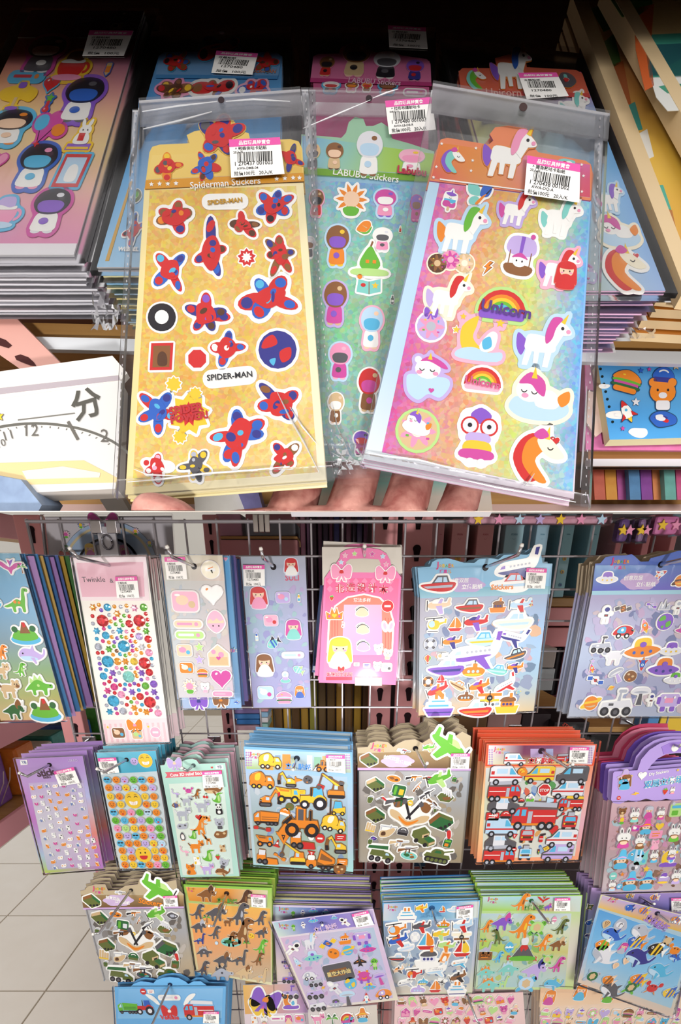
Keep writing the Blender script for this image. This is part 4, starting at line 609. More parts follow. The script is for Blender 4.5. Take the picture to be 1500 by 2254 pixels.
# floor with single tiles
fl_root = empty('floor', (0, 0, 0), 'cream tiled shop floor', None, None, 'structure')
box('floor_base', (-4, -2, -0.03), (4, 6, -0.004), '#b9ad9c', 'matte', fl_root)
T_ = 0.40; tm = None
for i in range(-5, 4):
    for j in range(0, 12):
        x0 = -0.25 + i * T_; y0 = 0.044 + j * T_
        if tm is None: tm = box('tile', (0.0035, 0.0035, -0.004), (T_ - 0.0035, T_ - 0.0035, 0.0), 'z', 'tile', fl_root).data; bpy.data.objects.remove(bpy.data.objects['tile'])
        ob('tile', tm, fl_root, (x0, y0, 0))
st_(box('wall_back', (-4, 5.5, 0), (4, 5.6, 3), '#f2efe8', 'paint'), 'pale far wall of the shop')
# dividing board between the upper shelf and the rack, seen edge-on
q = [Vector((-1.1, .378, H + .378 * SL)), Vector((1.1, .378, H + .378 * SL)), Vector((1.1, 1.3, H + 1.3 * SL)), Vector((-1.1, 1.3, H + 1.3 * SL))]
st_(slab3('trim_1', q, Vector((0, 0, .0007)), '#d9cfc6', 'paint'), 'thin pale dividing board above the wire rack')
# ---- wire grid
grid = empty('wire_grid_panel', (0, GY, 0), 'grey wire grid panel the sticker packs hang from', 'wire grid')
gx0, gz0 = 0.0033 - 10 * .05, H + 0.0827
for i in range(0, 25):
    x = gx0 + .05 * i; V, Fc = tube([(x, .0025, .1), (x, .0025, gz0 + .004)], .0017 if i else .0026, 6); ob('wire', mk('wire', V, Fc, '#a9a3a8', 'wire'), grid)
for j in range(0, 23):
    z = gz0 - .05 * j; V, Fc = tube([(gx0, -.001, z), (gx0 + 24 * .05, -.001, z)], .0017 if j not in (0, 8, 16) else .0026, 6); ob('wire', mk('wire', V, Fc, '#a9a3a8', 'wire'), grid)
# ---- fixture behind the grid
def bar_px(name, x0, x1, ytop, y, z0, z1, col, th=.03, mat='paint', label=None, cat=None, parent=None):
    a, b = vert(y).hit(x0, ytop), vert(y).hit(x1, ytop)
    o = box(name, (a.x, y, z0), (b.x, y + th, z1), col, mat, parent, .0015)
    return tag(o, label, cat) if label else o
def upright(x0, x1, y, lab, step=.0455, ofs=.0, px=.5):
    a, b = vert(y).hit(x0, 1150), vert(y).hit(x1, 1150); r = empty('shelf_upright', (0, 0, 0), lab, 'shelf upright')
    zt = H + SL * y - .004
    box('post', (a.x, y, 0), (b.x, y + .02, zt), '#eda3a5', 'paint', r, .002); cx = a.x * (1 - px) + b.x * px; w = (b.x - a.x) * .14; z = zt - .012 - ofs
    V, Fc, C = prism([(w * math.cos(t), w * .9 * math.sin(t) + .009) for t in np.linspace(-.6, math.pi + .6, 10)] + [(-w * .5, -.013), (w * .5, -.013)], 0, .0015, '#2a1a1e'); me = mk('slot', V, Fc, C, 'matte')
    while z > .3:
        ob('slot', me, r, (cx, y, z), (math.pi / 2, 0, 0)); z -= step
upright(821, 877, .98, 'pink slotted shelf upright behind the pink card pack, left of the pair', .0545, .0)
upright(889, 954, .98, 'pink slotted shelf upright next to the boat pack, right of the pair', .0545, .0)
upright(30, 88, .92, 'pink slotted shelf upright at the left end of the wire grid', .06, .02, .6)
upright(446, 478, 1.02, 'slim pink shelf upright behind the two pastel packs', .035, .01)
ca = Plane((0, 1.02, 0), (0, -1, 0))
def bx(px0, py0, px1, py1, y, col, name, label, cat, th=.12, mat='paint', group=None, bev=.002):
    a, b = vert(y).hit(px0, py0), vert(y).hit(px1, py0); c = vert(y).hit((px0 + px1) / 2, py1)
    o = box(name, (a.x, y, c.z), (b.x, y + th, b.z), col, mat, None, bev); return tag(o, label, cat, group)
st_(bx(640, 1131, 2000, 2500, 1.62, '#33262a', 'trim_2', None, None, .02), 'dark back panel of the shelf behind the grid')
# shelf boards and pink drawer fronts behind
for k, (y0, y1, lab) in enumerate(((1316, 1336, 'upper'), (1600, 1612, 'lower'))):
    bx(952, y0, 1600, y1, 1.06, 'n', 'shelf_board', 'brown wooden shelf board behind the grid on the right, %s one' % lab, 'shelf', .4, 'wood')
bx(952, 1338, 1600, 1378, 1.05, '#efa2a6', 'drawer_front', 'pink shelf fascia panel under the book boxes', 'fascia', .3)
bx(952, 1382, 1600, 1424, 1.05, '#e29498', 'drawer_front', 'darker pink shelf fascia panel just below the pink one', 'fascia', .3)
bx(478, 1150, 800, 1172, 1.10, 'n', 'shelf_board', 'wooden shelf board above the pastel packs, behind the grid', 'shelf', .3, 'wood') if False else None
bx(478, 1180, 655, 1186, 1.10, '#8a5f2c', 'shelf_board', 'thin wooden shelf edge behind the girl pack', 'shelf', .3, 'wood')
su = empty('shelf_unit', (0, 0, 0), 'pink shelf unit front behind the girl pack', 'shelf unit')
for a_, b_, y_, c_ in ((1188, 1420, 1.10, '#e09a9e'), (1421, 1545, 1.14, '#c98a8c')):
    A0, B0 = vert(y_).hit(478, b_), vert(y_).hit(655, a_); box('panel', (A0.x, y_, A0.z), (B0.x, y_ + .05, B0.z), c_, 'paint', su, .002)
bx(474, 1131, 530, 1180, 1.12, '#d9a0b6', 'gift_box', 'mauve pink box on the shelf behind the pastel packs', 'box')
bx(540, 1131, 650, 1148, 1.12, '#d08c92', 'gift_box', 'flat rose box on top of a grey one behind the grid', 'box')
bx(540, 1148, 650, 1180, 1.12, '#9a9aa4', 'gift_box', 'flat grey box below a rose one behind the grid', 'box')
bcol = ['#7a4a5c', '#5a3a52', '#3a2434', '#6a4660', '#43304a', '#7c4a66', '#4a4a86', '#5a3450', '#8a5a72', '#3f2a40', '#4a3a6a', '#6d3f62', '#3a4a8a']
x = 660
for k in range(12):
    w = [14, 10, 15, 12][k % 4]; o = bx(x + .5, 1134, x + w - 2.5, 1440, 1.12, bcol[k], 'notebook', 'dark upright notebook on the shelf behind the pink card pack, %s from the left' % ORD[k], 'notebook', .1, 'print', 'upright notebooks behind the grid'); x += w
x = 560
for k in range(13):
    w = 20; c = ['#6d5330', '#b88a3a', '#7a5a34', '#caa03e', '#5a4026', '#a88236', '#8f8a3a', '#70583a'][k % 8]
    bx(x, 1500, x + w - 3, 1652, 1.04 + .008 * (k % 2), c, 'snack_pouch', 'gold-brown upright pouch on the low shelf, %s from the left' % ORD[k], 'pouch', .07, 'puffy', 'gold pouches behind the grid', .004); x += w
for k, (a, b, c) in enumerate(((516, 1560, '#8d7ab0'), (514, 1572, '#4a86c8'), (520, 1584, '#3f7fc6'), (516, 1597, '#e8b8c6'))):
    bx(a, b, 572, b + 11, 1.0, c, 'puzzle_box', ['lilac', 'blue', 'deep blue', 'pale pink'][k] + ' flat box in the small pile under the girl pack', 'box', .08)
for k, (a, b, c) in enumerate(((574, 1556, '#f0b0b8'), (574, 1568, '#9cc8ea'), (574, 1580, '#e6e2e6'), (574, 1594, '#a8d8d0'))):
    bx(a, b, 590, b + 11, .99, c, 'small_box', ['rose', 'light blue', 'white', 'mint'][k] + ' little box in the narrow pile below the girl pack', 'box', .08)
# book boxes
def bookbox(k, x0, x1, c, lab):
    r = empty('book_box', (0, 0, 0), lab, 'box', 'upright boxed sets behind the grid'); y = 1.05 + .004 * (k % 2)
    a, b = vert(y).hit(x0, 1314), vert(y).hit(x1, 1128); zt = H + SL * y - .012
    box('body', (a.x, y, a.z), (a.x + (b.x - a.x) * .985, y + .18, zt), c, 'print', r, .0015); w = b.x - a.x; cx = (a.x + b.x) / 2
    dk = '#b8404a' if c[1] in 'cde' and k not in (3, 4, 5, 6) else '#3f7f9a'
    for t, zz, ww in (('PIXIN', .028, .32), ('◡', .036, .14)):
        me, _ = text_mesh(t, dk, .01); ob('lettering', me, r, (cx, y - .0006, zt - zz), (math.pi / 2, 0, 0), (w * ww, w * ww, 1))
    for m in range(3):
        V, Fc, C = prism([tuple(p) for p in el(0, 0, w * .17)], 0, .0012, 'y' if m < 2 else '#6ab0c8'); ob('badge', mk('badge', V, Fc, C, 'print'), r, (cx, y, zt - .073 - .025 * m), (math.pi / 2, 0, 0))
        me, _ = text_mesh('公主装'[m], '#5a5aa0' if dk[1] == '3' else '#c06070', .02); ob('lettering', me, r, (cx, y - .002, zt - .073 - .025 * m), (math.pi / 2, 0, 0), (w * .22, w * .22, 1))
cols = [('#e09a9e', 954, 982), ('#eca8a8', 984, 1036), ('#e39e9e', 1038, 1093), ('#a9cfdc', 1096, 1160), ('#a5cade', 1162, 1216), ('#a0d4e2', 1218, 1272), ('#9ed0e0', 1274, 1330), ('#dc9096', 1333, 1388), ('#dc8e94', 1390, 1446), ('#e0979b', 1448, 1505)]
nm = ['narrow rose', 'salmon', 'salmon', 'grey-blue', 'grey-blue', 'teal-blue', 'teal-blue', 'rose', 'rose', 'rose']
for k, (c, a, b) in enumerate(cols): bookbox(k, a, b, c, '%s boxed set with yellow badges above the boat pack, %s from the left' % (nm[k], ORD[k]))
# goods at the right behind the grid
bx(1186, 1426, 1228, 1470, 1.0, '#e8e2dc', 'medicine_box', 'white and pink printed carton behind the boat pack', 'box')
bx(1184, 1472, 1224, 1520, 1.0, '#dfeaf0', 'medicine_box', 'white and blue carton below the pink printed one', 'box')
bx(1230, 1426, 1250, 1530, 1.06, '#1d1c22', 'phone_case', 'black upright case behind the space pack', 'case')
bx(1252, 1426, 1275, 1540, 1.04, '#b86a80', 'pencil_case', 'dusky rose pouch behind the space pack', 'pouch')
for k, (a, b, c, l) in enumerate(((930, 1000, '#8a6238', 'tan'), (1002, 1075, '#7a5a3c', 'brown'), (1076, 1150, '#b08a86', 'pinkish'), (1152, 1215, '#3a3034', 'dark'))):
    bx(a, 1572, b, 1640, 1.0 + .01 * k, c, 'carton', l + ' carton on the low shelf below the boat pack', 'box')
bx(1222, 1590, 1300, 1640, 1.0, '#1e1a1e', 'black_box', 'black box with red lettering below the space pack', 'box')
me, _ = text_mesh('STBLEACH', '#e0402a', .01); o = ob('lettering', me, bpy.data.objects['black_box']); o.location = (0, -.062, .01); o.rotation_euler = (math.pi / 2, .6, 0); o.scale = (.05, .05, 1)
bx(1302, 1618, 1430, 1680, 1.08, '#141216', 'black_case', 'large black case below the space pack', 'case')
bx(1432, 1570, 1456, 1640, 1.0, '#4a8ac8', 'snack_bag', 'blue packet behind the purple handle', 'packet', .05, 'puffy')
bx(1458, 1575, 1530, 1640, 1.0, '#f0c832', 'snack_bag', 'yellow packet behind the purple handle', 'packet', .05, 'puffy')
for k in range(6):
    bx(600 + 70 * k, 1690, 664 + 70 * k, 2250, 1.15, ['#8a3a34', '#6a2f2c', '#93443c', '#5a2a2a', '#7d3a36', '#4a2226'][k], 'brick_red_panel', 'dark red shelf panel low behind the grid, %s from the left' % ORD[k], 'panel', .04, 'paint', 'red panels behind the grid')
# left side fixture running away from the camera
XS = -0.74
def shelf_left(px_, py_, lab, th=.035):
    d = XS / ((px_ - CX) / F); z = P(px_, py_, d).z; r = empty('side_shelf', (XS, 1, z), lab, 'shelf')
    o = box('board', (-.4, -.9, -.012), (-.012, 1.2, 0), 'n', 'wood', r); box('front_edge', (-.012, -.9, -.045), (0, 1.2, .004), '#f3a9b4', 'paint', r, .002); return z
z1 = shelf_left(0, 1600, 'upper pink-edged wooden shelf at the far left'); z2 = shelf_left(0, 1818, 'lower pink-edged wooden shelf at the far left'); z0 = shelf_left(0, 1133, 'top pink-edged shelf at the far left edge')
toy = ['#c8322e', '#2a5aa8', '#4a9a3a', '#e8c23a', '#8a5ab0', '#e07a2a', '#d8d4d0', '#2f8f8a']
R = random.Random(5)
for k in range(14):
    y = .62 + .085 * k; h = R.uniform(.06, .13)
    tag(box('toy_box', (XS - .2, y, z2 + .001), (XS - .03 - R.uniform(0, .04), y + .07, z2 + h), toy[k % 8], 'soft', None, .006), '%s toy box on the lower left shelf, %s from the front' % (['red', 'blue', 'green', 'yellow', 'purple', 'orange', 'white', 'teal'][k % 8], ORD[k]), 'toy box', 'toy boxes on the left shelves')
for k in range(14):
    y = .62 + .085 * k; h = R.uniform(.08, .15)
    tag(box('toy_bag', (XS - .2, y, z1 + .001), (XS - .03 - R.uniform(0, .04), y + .07, z1 + h), toy[(k * 3 + 1) % 8], 'puffy', None, .012), '%s toy bag on the upper left shelf, %s from the front' % (['blue', 'yellow', 'white', 'red', 'purple', 'green', 'orange', 'teal'][k % 8], ORD[k]), 'toy bag', 'toy bags on the left shelves')
for k in range(14):
    V, Fc = tube([(XS - .06, .70 + .022 * k, z2 + .002), (XS - .02, .70 + .022 * k, z2 + .07), (XS - .012, .70 + .022 * k, z2 + .1)], .0012, 5); o = ob('basket_wire', mk('basket_wire', V, Fc, '#c9b0b4', 'wire'))
    if k == 0: bk = empty('wire_basket', (0, 0, 0), 'pinkish wire basket rail on the lower left shelf', 'basket')
    o.parent = bk
# ---- hooks
def hook(hole, bend, tip, y, label, w=.0022):
    h0 = vert(y).hit(*hole); r0 = math.hypot(hole[0] - VPX, hole[1] - VPY); r1 = math.hypot(bend[0] - VPX, bend[1] - VPY)
    yb = max(y - .16, min(y - .008, y * r0 / r1)); b = vert(yb).hit(*bend); t = vert(yb - .004).hit(*tip)
    r = empty('display_hook', (h0.x, GY, h0.z), label, 'hook'); o = Vector((h0.x, GY, h0.z))
    p = [Vector((h0.x, GY, h0.z)), h0, b, t]; V, Fc = tube([v - o for v in p], w, 8); ob('rod', mk('rod', V, Fc, '#c3c3c8', 'metal', True), r)
    V, Fc = tube([t - o, t - o + (t - b).normalized() * .003], [w * 1.25, w * .9], 8); ob('tip', mk('tip', V, Fc, '#f0eee8', 'paint', True), r)
    box('saddle', (-.012, -.004, -.006), (.012, .0, .006), '#b8b8bc', 'metal', r, .001)
INTO = (0, 1, 0)
def hdr(p, pts, z, col, cr=None, name='header', mat='print', keep=True, side='h'): return p.slab(name, pts, -.0004, z, col, mat, side, None, keep, cr or p.cr)
def job(p, x, y, w, x2, y2, w2, rot=0):
    for k, (ch, c) in enumerate(zip('JOBAER', ('#d8407a', '#f0a030', '#e8c020', '#58b040', '#e06030', '#f0b020'))):
        p.text(ch, x - w / 2 + w * (k + .5) / 6, y, w / 7.5, c, rot, .0012, bold=.03)
    for k, (ch, c) in enumerate(zip('巧嘉儿', ('#d8409a', '#d8409a', '#e8a020'))): p.text(ch, x2 - w2 / 2 + w2 * (k + .5) / 3, y2, w2 / 3.3, c, rot, .0012, bold=.02)
def oval(p, x, y, w, h, col, z=.0009, cr=None, name='bubble'):
    p.slab(name, [(x + w / 2 * math.cos(t) * (1 + .06 * math.cos(6 * t)), y - h / 2 * math.sin(t) * (1 + .08 * math.cos(6 * t))) for t in np.linspace(0, 6.283, 30, endpoint=False)], z - .0003, z, col, 'print', None, None, False, cr or p.cr)
# ---------- A dinosaur pack, far left
p = Pack('sticker_pack', 'blue dinosaur sticker pack cut off by the left edge, top row', vert(.69), c1(-100, 380), c1(-300, 350), c1(150, 350), cr=c1)
p.grad('card', [(-375, 345), (150, 350), (520, 1655), (5, 1665)], -.001, 0, [['#7aa6b8', '#86b6d0'], ['#6f9ec4', '#7fb4da'], ['#7e98a4', '#8aa0aa'], ['#9ab878', '#86a85c'], ['#d8b88a', '#c8a070']], cr=c1)
p.sleeve([c1(-390, 340), c1(165, 346), c1(532, 1668), c1(0, 1680)])
p.st('ptero,85,460,230 palm,180,470,80 sauro,140,720,235,0,go isle,200,965,260 whale,265,1145,230,0,lv rex,165,1260,120,0,gq stego,310,1380,240,0,gq quad,90,1410,200,0,tn tri,115,1575,190,0,jn isle,355,1565,270 rex,15,1125,130,0,on quad,20,1270,170,0,te egg,-10,740,90 turtle,-120,1000,200 rex,-200,800,180')
p.copies(10, .0135, INTO, 'dinosaur sticker pack on the far left hook', alt={'card': ['#5b93c9', '#c79fd8', '#4f86bd', '#d8b36a', '#4a77b0', '#b58ccb', '#5a6fae', '#c8a24a', '#4f7f4a', '#5577a8']})
# ---------- B gem pack
p = Pack('gem_sticker_pack', 'white pack of round jewel stickers with a pink header', vert(.735), c1(865, 445), c1(575, 385), c1(1145, 380), zf=.006, cr=c1)
p.grad('card', [(575, 385), (1148, 378), (1335, 1830), (833, 1848)], -.001, 0, [['#f4efe6', '#f6f1e8'], ['#f6f2e6', '#f4efe2']], cr=c1)
p.grad('header', [(575, 385), (1148, 378), (1178, 722), (638, 722)], 0, .0005, [['#f7e4e8', '#f6e0e6'], ['#f8e8ea', '#f6e2e6']], cr=c1)
p.grad('header_panel', [(600, 425), (1128, 418), (1140, 690), (648, 692)], .0005, .0008, [['#efb9c8', '#eeb6c6'], ['#f0bccb', '#efbac8']], cr=c1, keep=False)
p.grad('footer', [(806, 1660), (1310, 1645), (1335, 1830), (833, 1848)], 0, .0006, [['#f6dde0', '#f5dade'], ['#f7e2e2', '#f3d6da']], cr=c1)
for k in range(12):
    x = 815 + 42 * k; p.slab('stripe', [(x, 1690 - k), (x + 18, 1690 - k), (x + 38, 1835 - k), (x + 20, 1835 - k)], .0006, .0008, '#efc6cc', keep=False, cr=c1)
p.text('Twinkle', 738, 555, 180, '#3a3038', z=.001, bold=0); p.text('&', 880, 565, 30, '#6a6068', z=.001)
p.st('gloss,935,1760,120,0,ne bow,1062,1700,135,0,op gloss,1082,1775,100,0,tq dot,1225,1755,90,0,f star,850,1715,30,0,y star,1168,1710,30,0,y', z=.0008, ph=.0005)
def gem_mesh(c, kind):
    V, Fc, C = [], [], []; base = np.array(hx(c)); n = 12
    def rg(r, z):
        b = len(V)
        for k in range(n):
            t = 2 * math.pi * k / n; rad = r * (1 if kind == 'round' or k % 2 == 0 else .62); V.append((rad * math.cos(t), rad * math.sin(t), z))
        return b
    a, b, d = rg(1, 0), rg(.94, .35), rg(.55, .8); V.append((0, 0, .85)); top = len(V) - 1; Rr = random.Random(hash(c) % 97)
    for u, w in ((a, b), (b, d)):
        for k in range(n):
            Fc.append([u + k, u + (k + 1) % n, w + (k + 1) % n, w + k]); C.append(tuple(np.clip(base * Rr.choice([.75, 1, 1.3]), 0, 1)))
    for k in range(n): Fc.append([d + k, d + (k + 1) % n, top]); C.append(tuple(np.clip(base * Rr.choice([.8, 1, 1.25]), 0, 1)))
    return mk('gem', V, Fc, C, 'gem')
GEMS = {}
def gems(data, r, kind):
    for e in data.split():
        x, y, c = e.split(',')
        if (c, kind) not in GEMS: GEMS[(c, kind)] = gem_mesh(c, kind)
        X = p.LC(float(x), float(y)); m = p.scale(*c1(float(x), float(y))) * r / 3.571; ob('gem', GEMS[(c, kind)], p.root, (*X, .0002), (0, 0, float(x) % 3), (m, m, max(.0012, m * .55)))
PAL.update({'R': '#d8242c', 'C': '#35a8d4', 'O': '#f09a22', 'M': '#e0408c'})
gems('733,775,O 923,825,O 1058,780,p 762,960,C 942,958,C 1150,962,g 858,1103,g 1118,1085,h 988,1200,O 888,1290,u 1115,1290,u 848,1430,M 1040,1440,u 1213,1440,u 865,1595,C 1057,1565,O 1152,1597,O', 31, 'flower')
gems('808,880,R 1097,880,R 975,1080,C 848,1200,C 1138,1213,R 1012,1320,a 893,1510,C 1180,1520,R', 47, 'round')
gems('845,775,C 1130,775,g 1017,903,R 832,995,C 1095,1003,l 1166,1025,R 775,1085,s 1172,1130,p 925,1200,O 1055,1200,y 815,1315,C 1175,1285,R 1145,1392,g 1210,1377,u 900,1400,M 955,1460,p 1103,1475,R 970,1590,s 1245,1605,p', 30, 'round')
gems('778,755,O 797,797,u 900,768,O 950,770,s 995,762,O 728,843,R 1000,803,s 1147,825,R 860,835,s 903,862,M 977,840,g 1018,845,R 1160,870,R 872,885,O 950,880,g 732,902,s 910,908,g 965,915,g 1160,912,g 862,930,C 817,943,M 1090,940,O 995,965,p 1047,957,R 890,967,s 880,1008,O 922,1017,u 957,1005,g 993,1012,O 1037,998,R 810,1040,M 857,1050,O 900,1047,u 1027,1040,M 1065,1045,O 897,1080,g 1043,1077,u 1172,1078,O 770,1133,R 808,1130,R 918,1117,n 1043,1115,M 1075,1105,O 945,1143,C 890,1147,O 987,1152,g 1020,1140,O 1067,1152,e 1112,1133,O 762,1022,C', 16, 'round')
gems('780,1175,s 785,1218,u 1193,1178,C 1197,1230,s 790,1257,u 835,1267,C 918,1250,p 960,1258,M 990,1248,g 1030,1253,s 1080,1252,M 1065,1285,O 938,1290,s 1077,1315,O 870,1327,M 910,1348,u 860,1358,R 1112,1343,u 1160,1335,p 1212,1325,s 945,1385,R 985,1380,C 1022,1385,M 1057,1373,u 1090,1385,R 822,1375,M 980,1418,u 1093,1425,C 903,1447,R 1155,1450,M 827,1473,u 1238,1485,u 1003,1487,R 1055,1490,O 960,1525,s 1033,1518,g 1078,1522,p 1118,1540,C 998,1540,R 840,1545,s 1240,1560,s 912,1570,u 1105,1582,O 922,1608,M 1027,1607,p 1072,1608,O 1187,1582,M', 16, 'round')
p.hole(862, 447, 22); p.sleeve([c1(565, 378), c1(1160, 370), c1(1348, 1838), c1(826, 1856)])
p.tagprice([(920, 535), (1092, 530), (1110, 700), (935, 702)])
p.copies(9, .0085, INTO, 'gem sticker pack in the top row', alt={'header': ['#cfa8a8']})
hook(c1(862, 445), c1(615, 385), c1(555, 318), .735, 'chrome hook holding the jewel sticker pack')
# ---------- C pastel animal pack
p = Pack('sticker_pack', 'pastel cream puffy sticker pack with round and house-shaped stickers', vert(.715), c2(345, 498), c2(60, 400), c2(592, 405), cr=c2, bc='#f6f0ee')
p.grad('card', [(60, 400), (592, 405), (692, 1635), (215, 1642)], -.001, 0, [['#cdc7b9', '#d6cfba'], ['#c2c9cc', '#cfc6c6'], ['#b9c4cc', '#c4b5b4'], ['#cfd0c8', '#c9bcc4'], ['#cdcbd2', '#cbbccb']], cr=c2)
p.grad('header', [(60, 400), (592, 405), (612, 625), (88, 628)], 0, .0004, [['#cfc9b6', '#d8cdb2'], ['#c9cbc2', '#d6c2b8']], cr=c2)
p.sleeve([c2(50, 392), c2(602, 398), c2(702, 1645), c2(208, 1655)])
p.st('gloss,272,805,270,0,fet heart,505,735,200,0,wo egg,537,985,220,0,fe pill,297,1000,260,0,ep pill,312,1095,265,0,qw gloss,265,1230,155,0,ep star,395,1200,90,0,q house,560,1275,215 gloss,283,1380,140,0,oz burger,422,1425,95,0,oe heart,585,1465,190,0,m flowerface,312,1545,135,0,ep bear,445,1550,100,0,wf pill,597,1605,185,0,pf star,395,1310,90,0,ly dot,490,530,170,0,z cone,500,535,60,200,og')
p.ghost([(90,640),(610,640),(685,1620),(220,1625)], 90, ['#c8c0b8','#b8c0c8','#d0c8c8','#b0b8b8','#d4ccc0','#c0b0b8'], 9, 11)
p.hole(345, 500, 26); p.tagprice([(95, 422), (275, 420), (295, 612), (118, 615)])
hook(c2(345, 498), c2(155, 418), c2(115, 340), .715, 'chrome hook holding the cream pastel pack')
q2 = Pack('sticker_pack', 'light blue sticker pack peeking out right behind the cream pastel one', vert(.735), c2(400, 498), c2(150, 400), c2(650, 410), cr=c2)
q2.grad('card', [(140, 402), (650, 412), (757, 1730), (245, 1735)], -.001, 0, [['#4a9be0', '#6ab4ea'], ['#8cc4ee', '#7ab8ea'], ['#a8cfee', '#8abce8'], ['#a8b8d8', '#88b0dc']], cr=c2)
q2.sleeve([c2(130, 396), c2(660, 405), c2(768, 1738), c2(240, 1742)]); q2.st('bow,390,1670,170,0,ui bow,580,1660,150,0,no whale,720,1680,50,0,b heart,620,435,40,0,p fish,690,1230,60,0,p')
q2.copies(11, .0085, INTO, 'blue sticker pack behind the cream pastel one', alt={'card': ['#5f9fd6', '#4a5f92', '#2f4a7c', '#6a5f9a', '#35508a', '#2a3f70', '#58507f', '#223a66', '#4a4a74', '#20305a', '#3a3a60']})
# ---------- D girl pack
p = Pack('sticker_pack', 'lavender puffy sticker pack with pink-haired girl figures', vert(.77), c2(1035, 503), c2(750, 415), c2(1313, 408), cr=c2, bc='#dfe2f2')
p.grad('card', [(750, 415), (1313, 408), (1362, 1720), (862, 1728)], -.001, 0, [['#a9b3c0', '#b7bccc'], ['#a4b9cc', '#b4b4d6'], ['#9ab4c6', '#aaaad4'], ['#a7a6cf', '#a6a4d2'], ['#9f9ecb', '#a9b0dc']], cr=c2)
p.sleeve([c2(742, 408), c2(1322, 400), c2(1372, 1728), c2(856, 1738)])
p.st('girl,908,775,205,0,rpe gloss,1118,770,145,0,lpv bottle,1257,775,75,0,zcy gloss,1015,970,145,0,fpr girl,1210,1050,185,0,mae bottle,892,1110,75,0,zvb fish,1040,1165,140,30,akb pill,1205,1270,200,0,hv girl,960,1360,205,0,nwe lolly,1140,1465,115,0,hva fish,1255,1400,110,-30,aqv gloss,968,1595,160,0,vwm burger,1130,1640,130,0,pvp girl,1265,1590,115,0,obe')
p.ghost([(770,640),(1320,635),(1355,1700),(865,1710)], 90, ['#98b0c8','#b8a8d0','#a0c0c8','#b0b8d8','#9898c8'], 8, 11)
p.st('girl,1190,505,165,0,rwe', ph=.0006); p.text('SULI', 1197, 600, 120, '#d9506f', bold=.02)
p.hole(1035, 505, 26); p.tagprice([(775, 488), (962, 488), (965, 668), (783, 672)])
hook(c2(1035, 503), c2(945, 430), c2(928, 355), .77, 'chrome hook holding the lavender girl pack')
# ---------- E pink card with handle
p = Pack('activity_card', 'pink die-cut activity card with handle, bows and a yellow-haired girl', vert(.745), c3(645, 470), c3(218, 368), c3(1022, 375), 'activity card', cr=c3, mat='print', ph=.0006, bw=.08)
p.slab('bag', [c3(213, 372), c3(1022, 375), c3(1035, 1715), c3(190, 1722)], -.004, -.001, '#e9e3d8', 'film')
p.slab('backing_paper', [c3(222, 378), c3(1014, 380), c3(1024, 640), c3(226, 760)], -.0038, -.003, '#e6dfd2', 'print')
p.slab('card', [c3(*v) for v in ((245, 690), (300, 610), (345, 590), (362, 540), (398, 488), (405, 440), (455, 408), (520, 395), (600, 388), (700, 388), (800, 405), (862, 445), (898, 510), (912, 570), (965, 620), (1008, 680), (955, 1748), (190, 1725))], -.001, 0, '#ee7fb4', 'print', 'h')
p.grad('card_panel', [(262, 690), (985, 690), (935, 1715), (235, 1700)], 0, .0003, [['#f06a9e', '#f0709f'], ['#f27fae', '#f07aa8'], ['#f08ab6', '#ee7eb0']], cr=c3, keep=False)
for k in range(16):
    X, Y = 300 + 86 * (k % 8), 720 + 75 * (k // 8); p.slab('diamond', [(X, Y - 35), (X + 30, Y), (X, Y + 35), (X - 30, Y)], .0003, .0005, '#f590b8', keep=False, cr=c3)
p.slab('handle_hole', [(458, 530), (500, 497), (640, 492), (785, 502), (805, 545), (795, 590), (735, 632), (520, 630), (480, 590)], 0, .0004, '#cfc8ba', keep=False, cr=c3)
p.slab('arch', [(268, 1430), (282, 1120), (345, 960), (470, 870), (640, 838), (800, 875), (900, 975), (940, 1120), (925, 1430)], .0004, .0006, 'w', keep=False, cr=c3)
p.slab('curtain', [(285, 1430), (300, 1120), (360, 970), (480, 885), (640, 855), (790, 890), (885, 985), (922, 1120), (908, 1430)], .0006, .0008, '#f08673', keep=False, cr=c3)
p.grad('window', [(440, 950), (815, 950), (820, 1450), (420, 1450)], .0008, .001, [['#e9c3dd', '#efb3d2'], ['#e6b0d6', '#e3a4cf'], ['#c9a0d6', '#d59ccb']], cr=c3, keep=False)
for k in range(6): p.slab('curtain_fold', [(318 + 28 * (k % 3) + 530 * (k // 3), 1080), (326 + 28 * (k % 3) + 530 * (k // 3), 1080), (326 + 28 * (k % 3) + 530 * (k // 3), 1420), (318 + 28 * (k % 3) + 530 * (k // 3), 1420)], .0008, .001, '#d86a5c', keep=False, cr=c3)
A['lash'] = ('ek', [('0', sm(-.8, -.5, -.5, .1, 0, .4, .5, .1, .8, -.5, 0, -.75)), ('k', arc(0, -.4, .78, .86, 25, 155, 12))] + [('k', pl(.84 * math.cos(t), -.4 + .84 * math.sin(t), 1.05 * math.cos(t + .05), -.4 + 1.05 * math.sin(t), .84 * math.cos(t + .1), -.4 + .84 * math.sin(t + .1))) for t in np.linspace(1.4, 2.5, 7)])
A['crown'] = ('orm', [('0', pl(-.9, -.6, -1, .3, -.5, .0, -.3, .8, 0, .1, .3, .8, .5, .0, 1, .3, .9, -.6)), ('1', hrt(0, -.15, .3)), ('2', el(-.6, -.25, .14)), ('2', el(.6, -.25, .14))])
A['ears'] = ('wop', [('0', el(-.45, .2, .4, .8, 15)), ('0', el(.45, .2, .4, .8, -15)), ('1', el(-.45, .25, .22, .5, 15)), ('1', el(.45, .25, .22, .5, -15))])
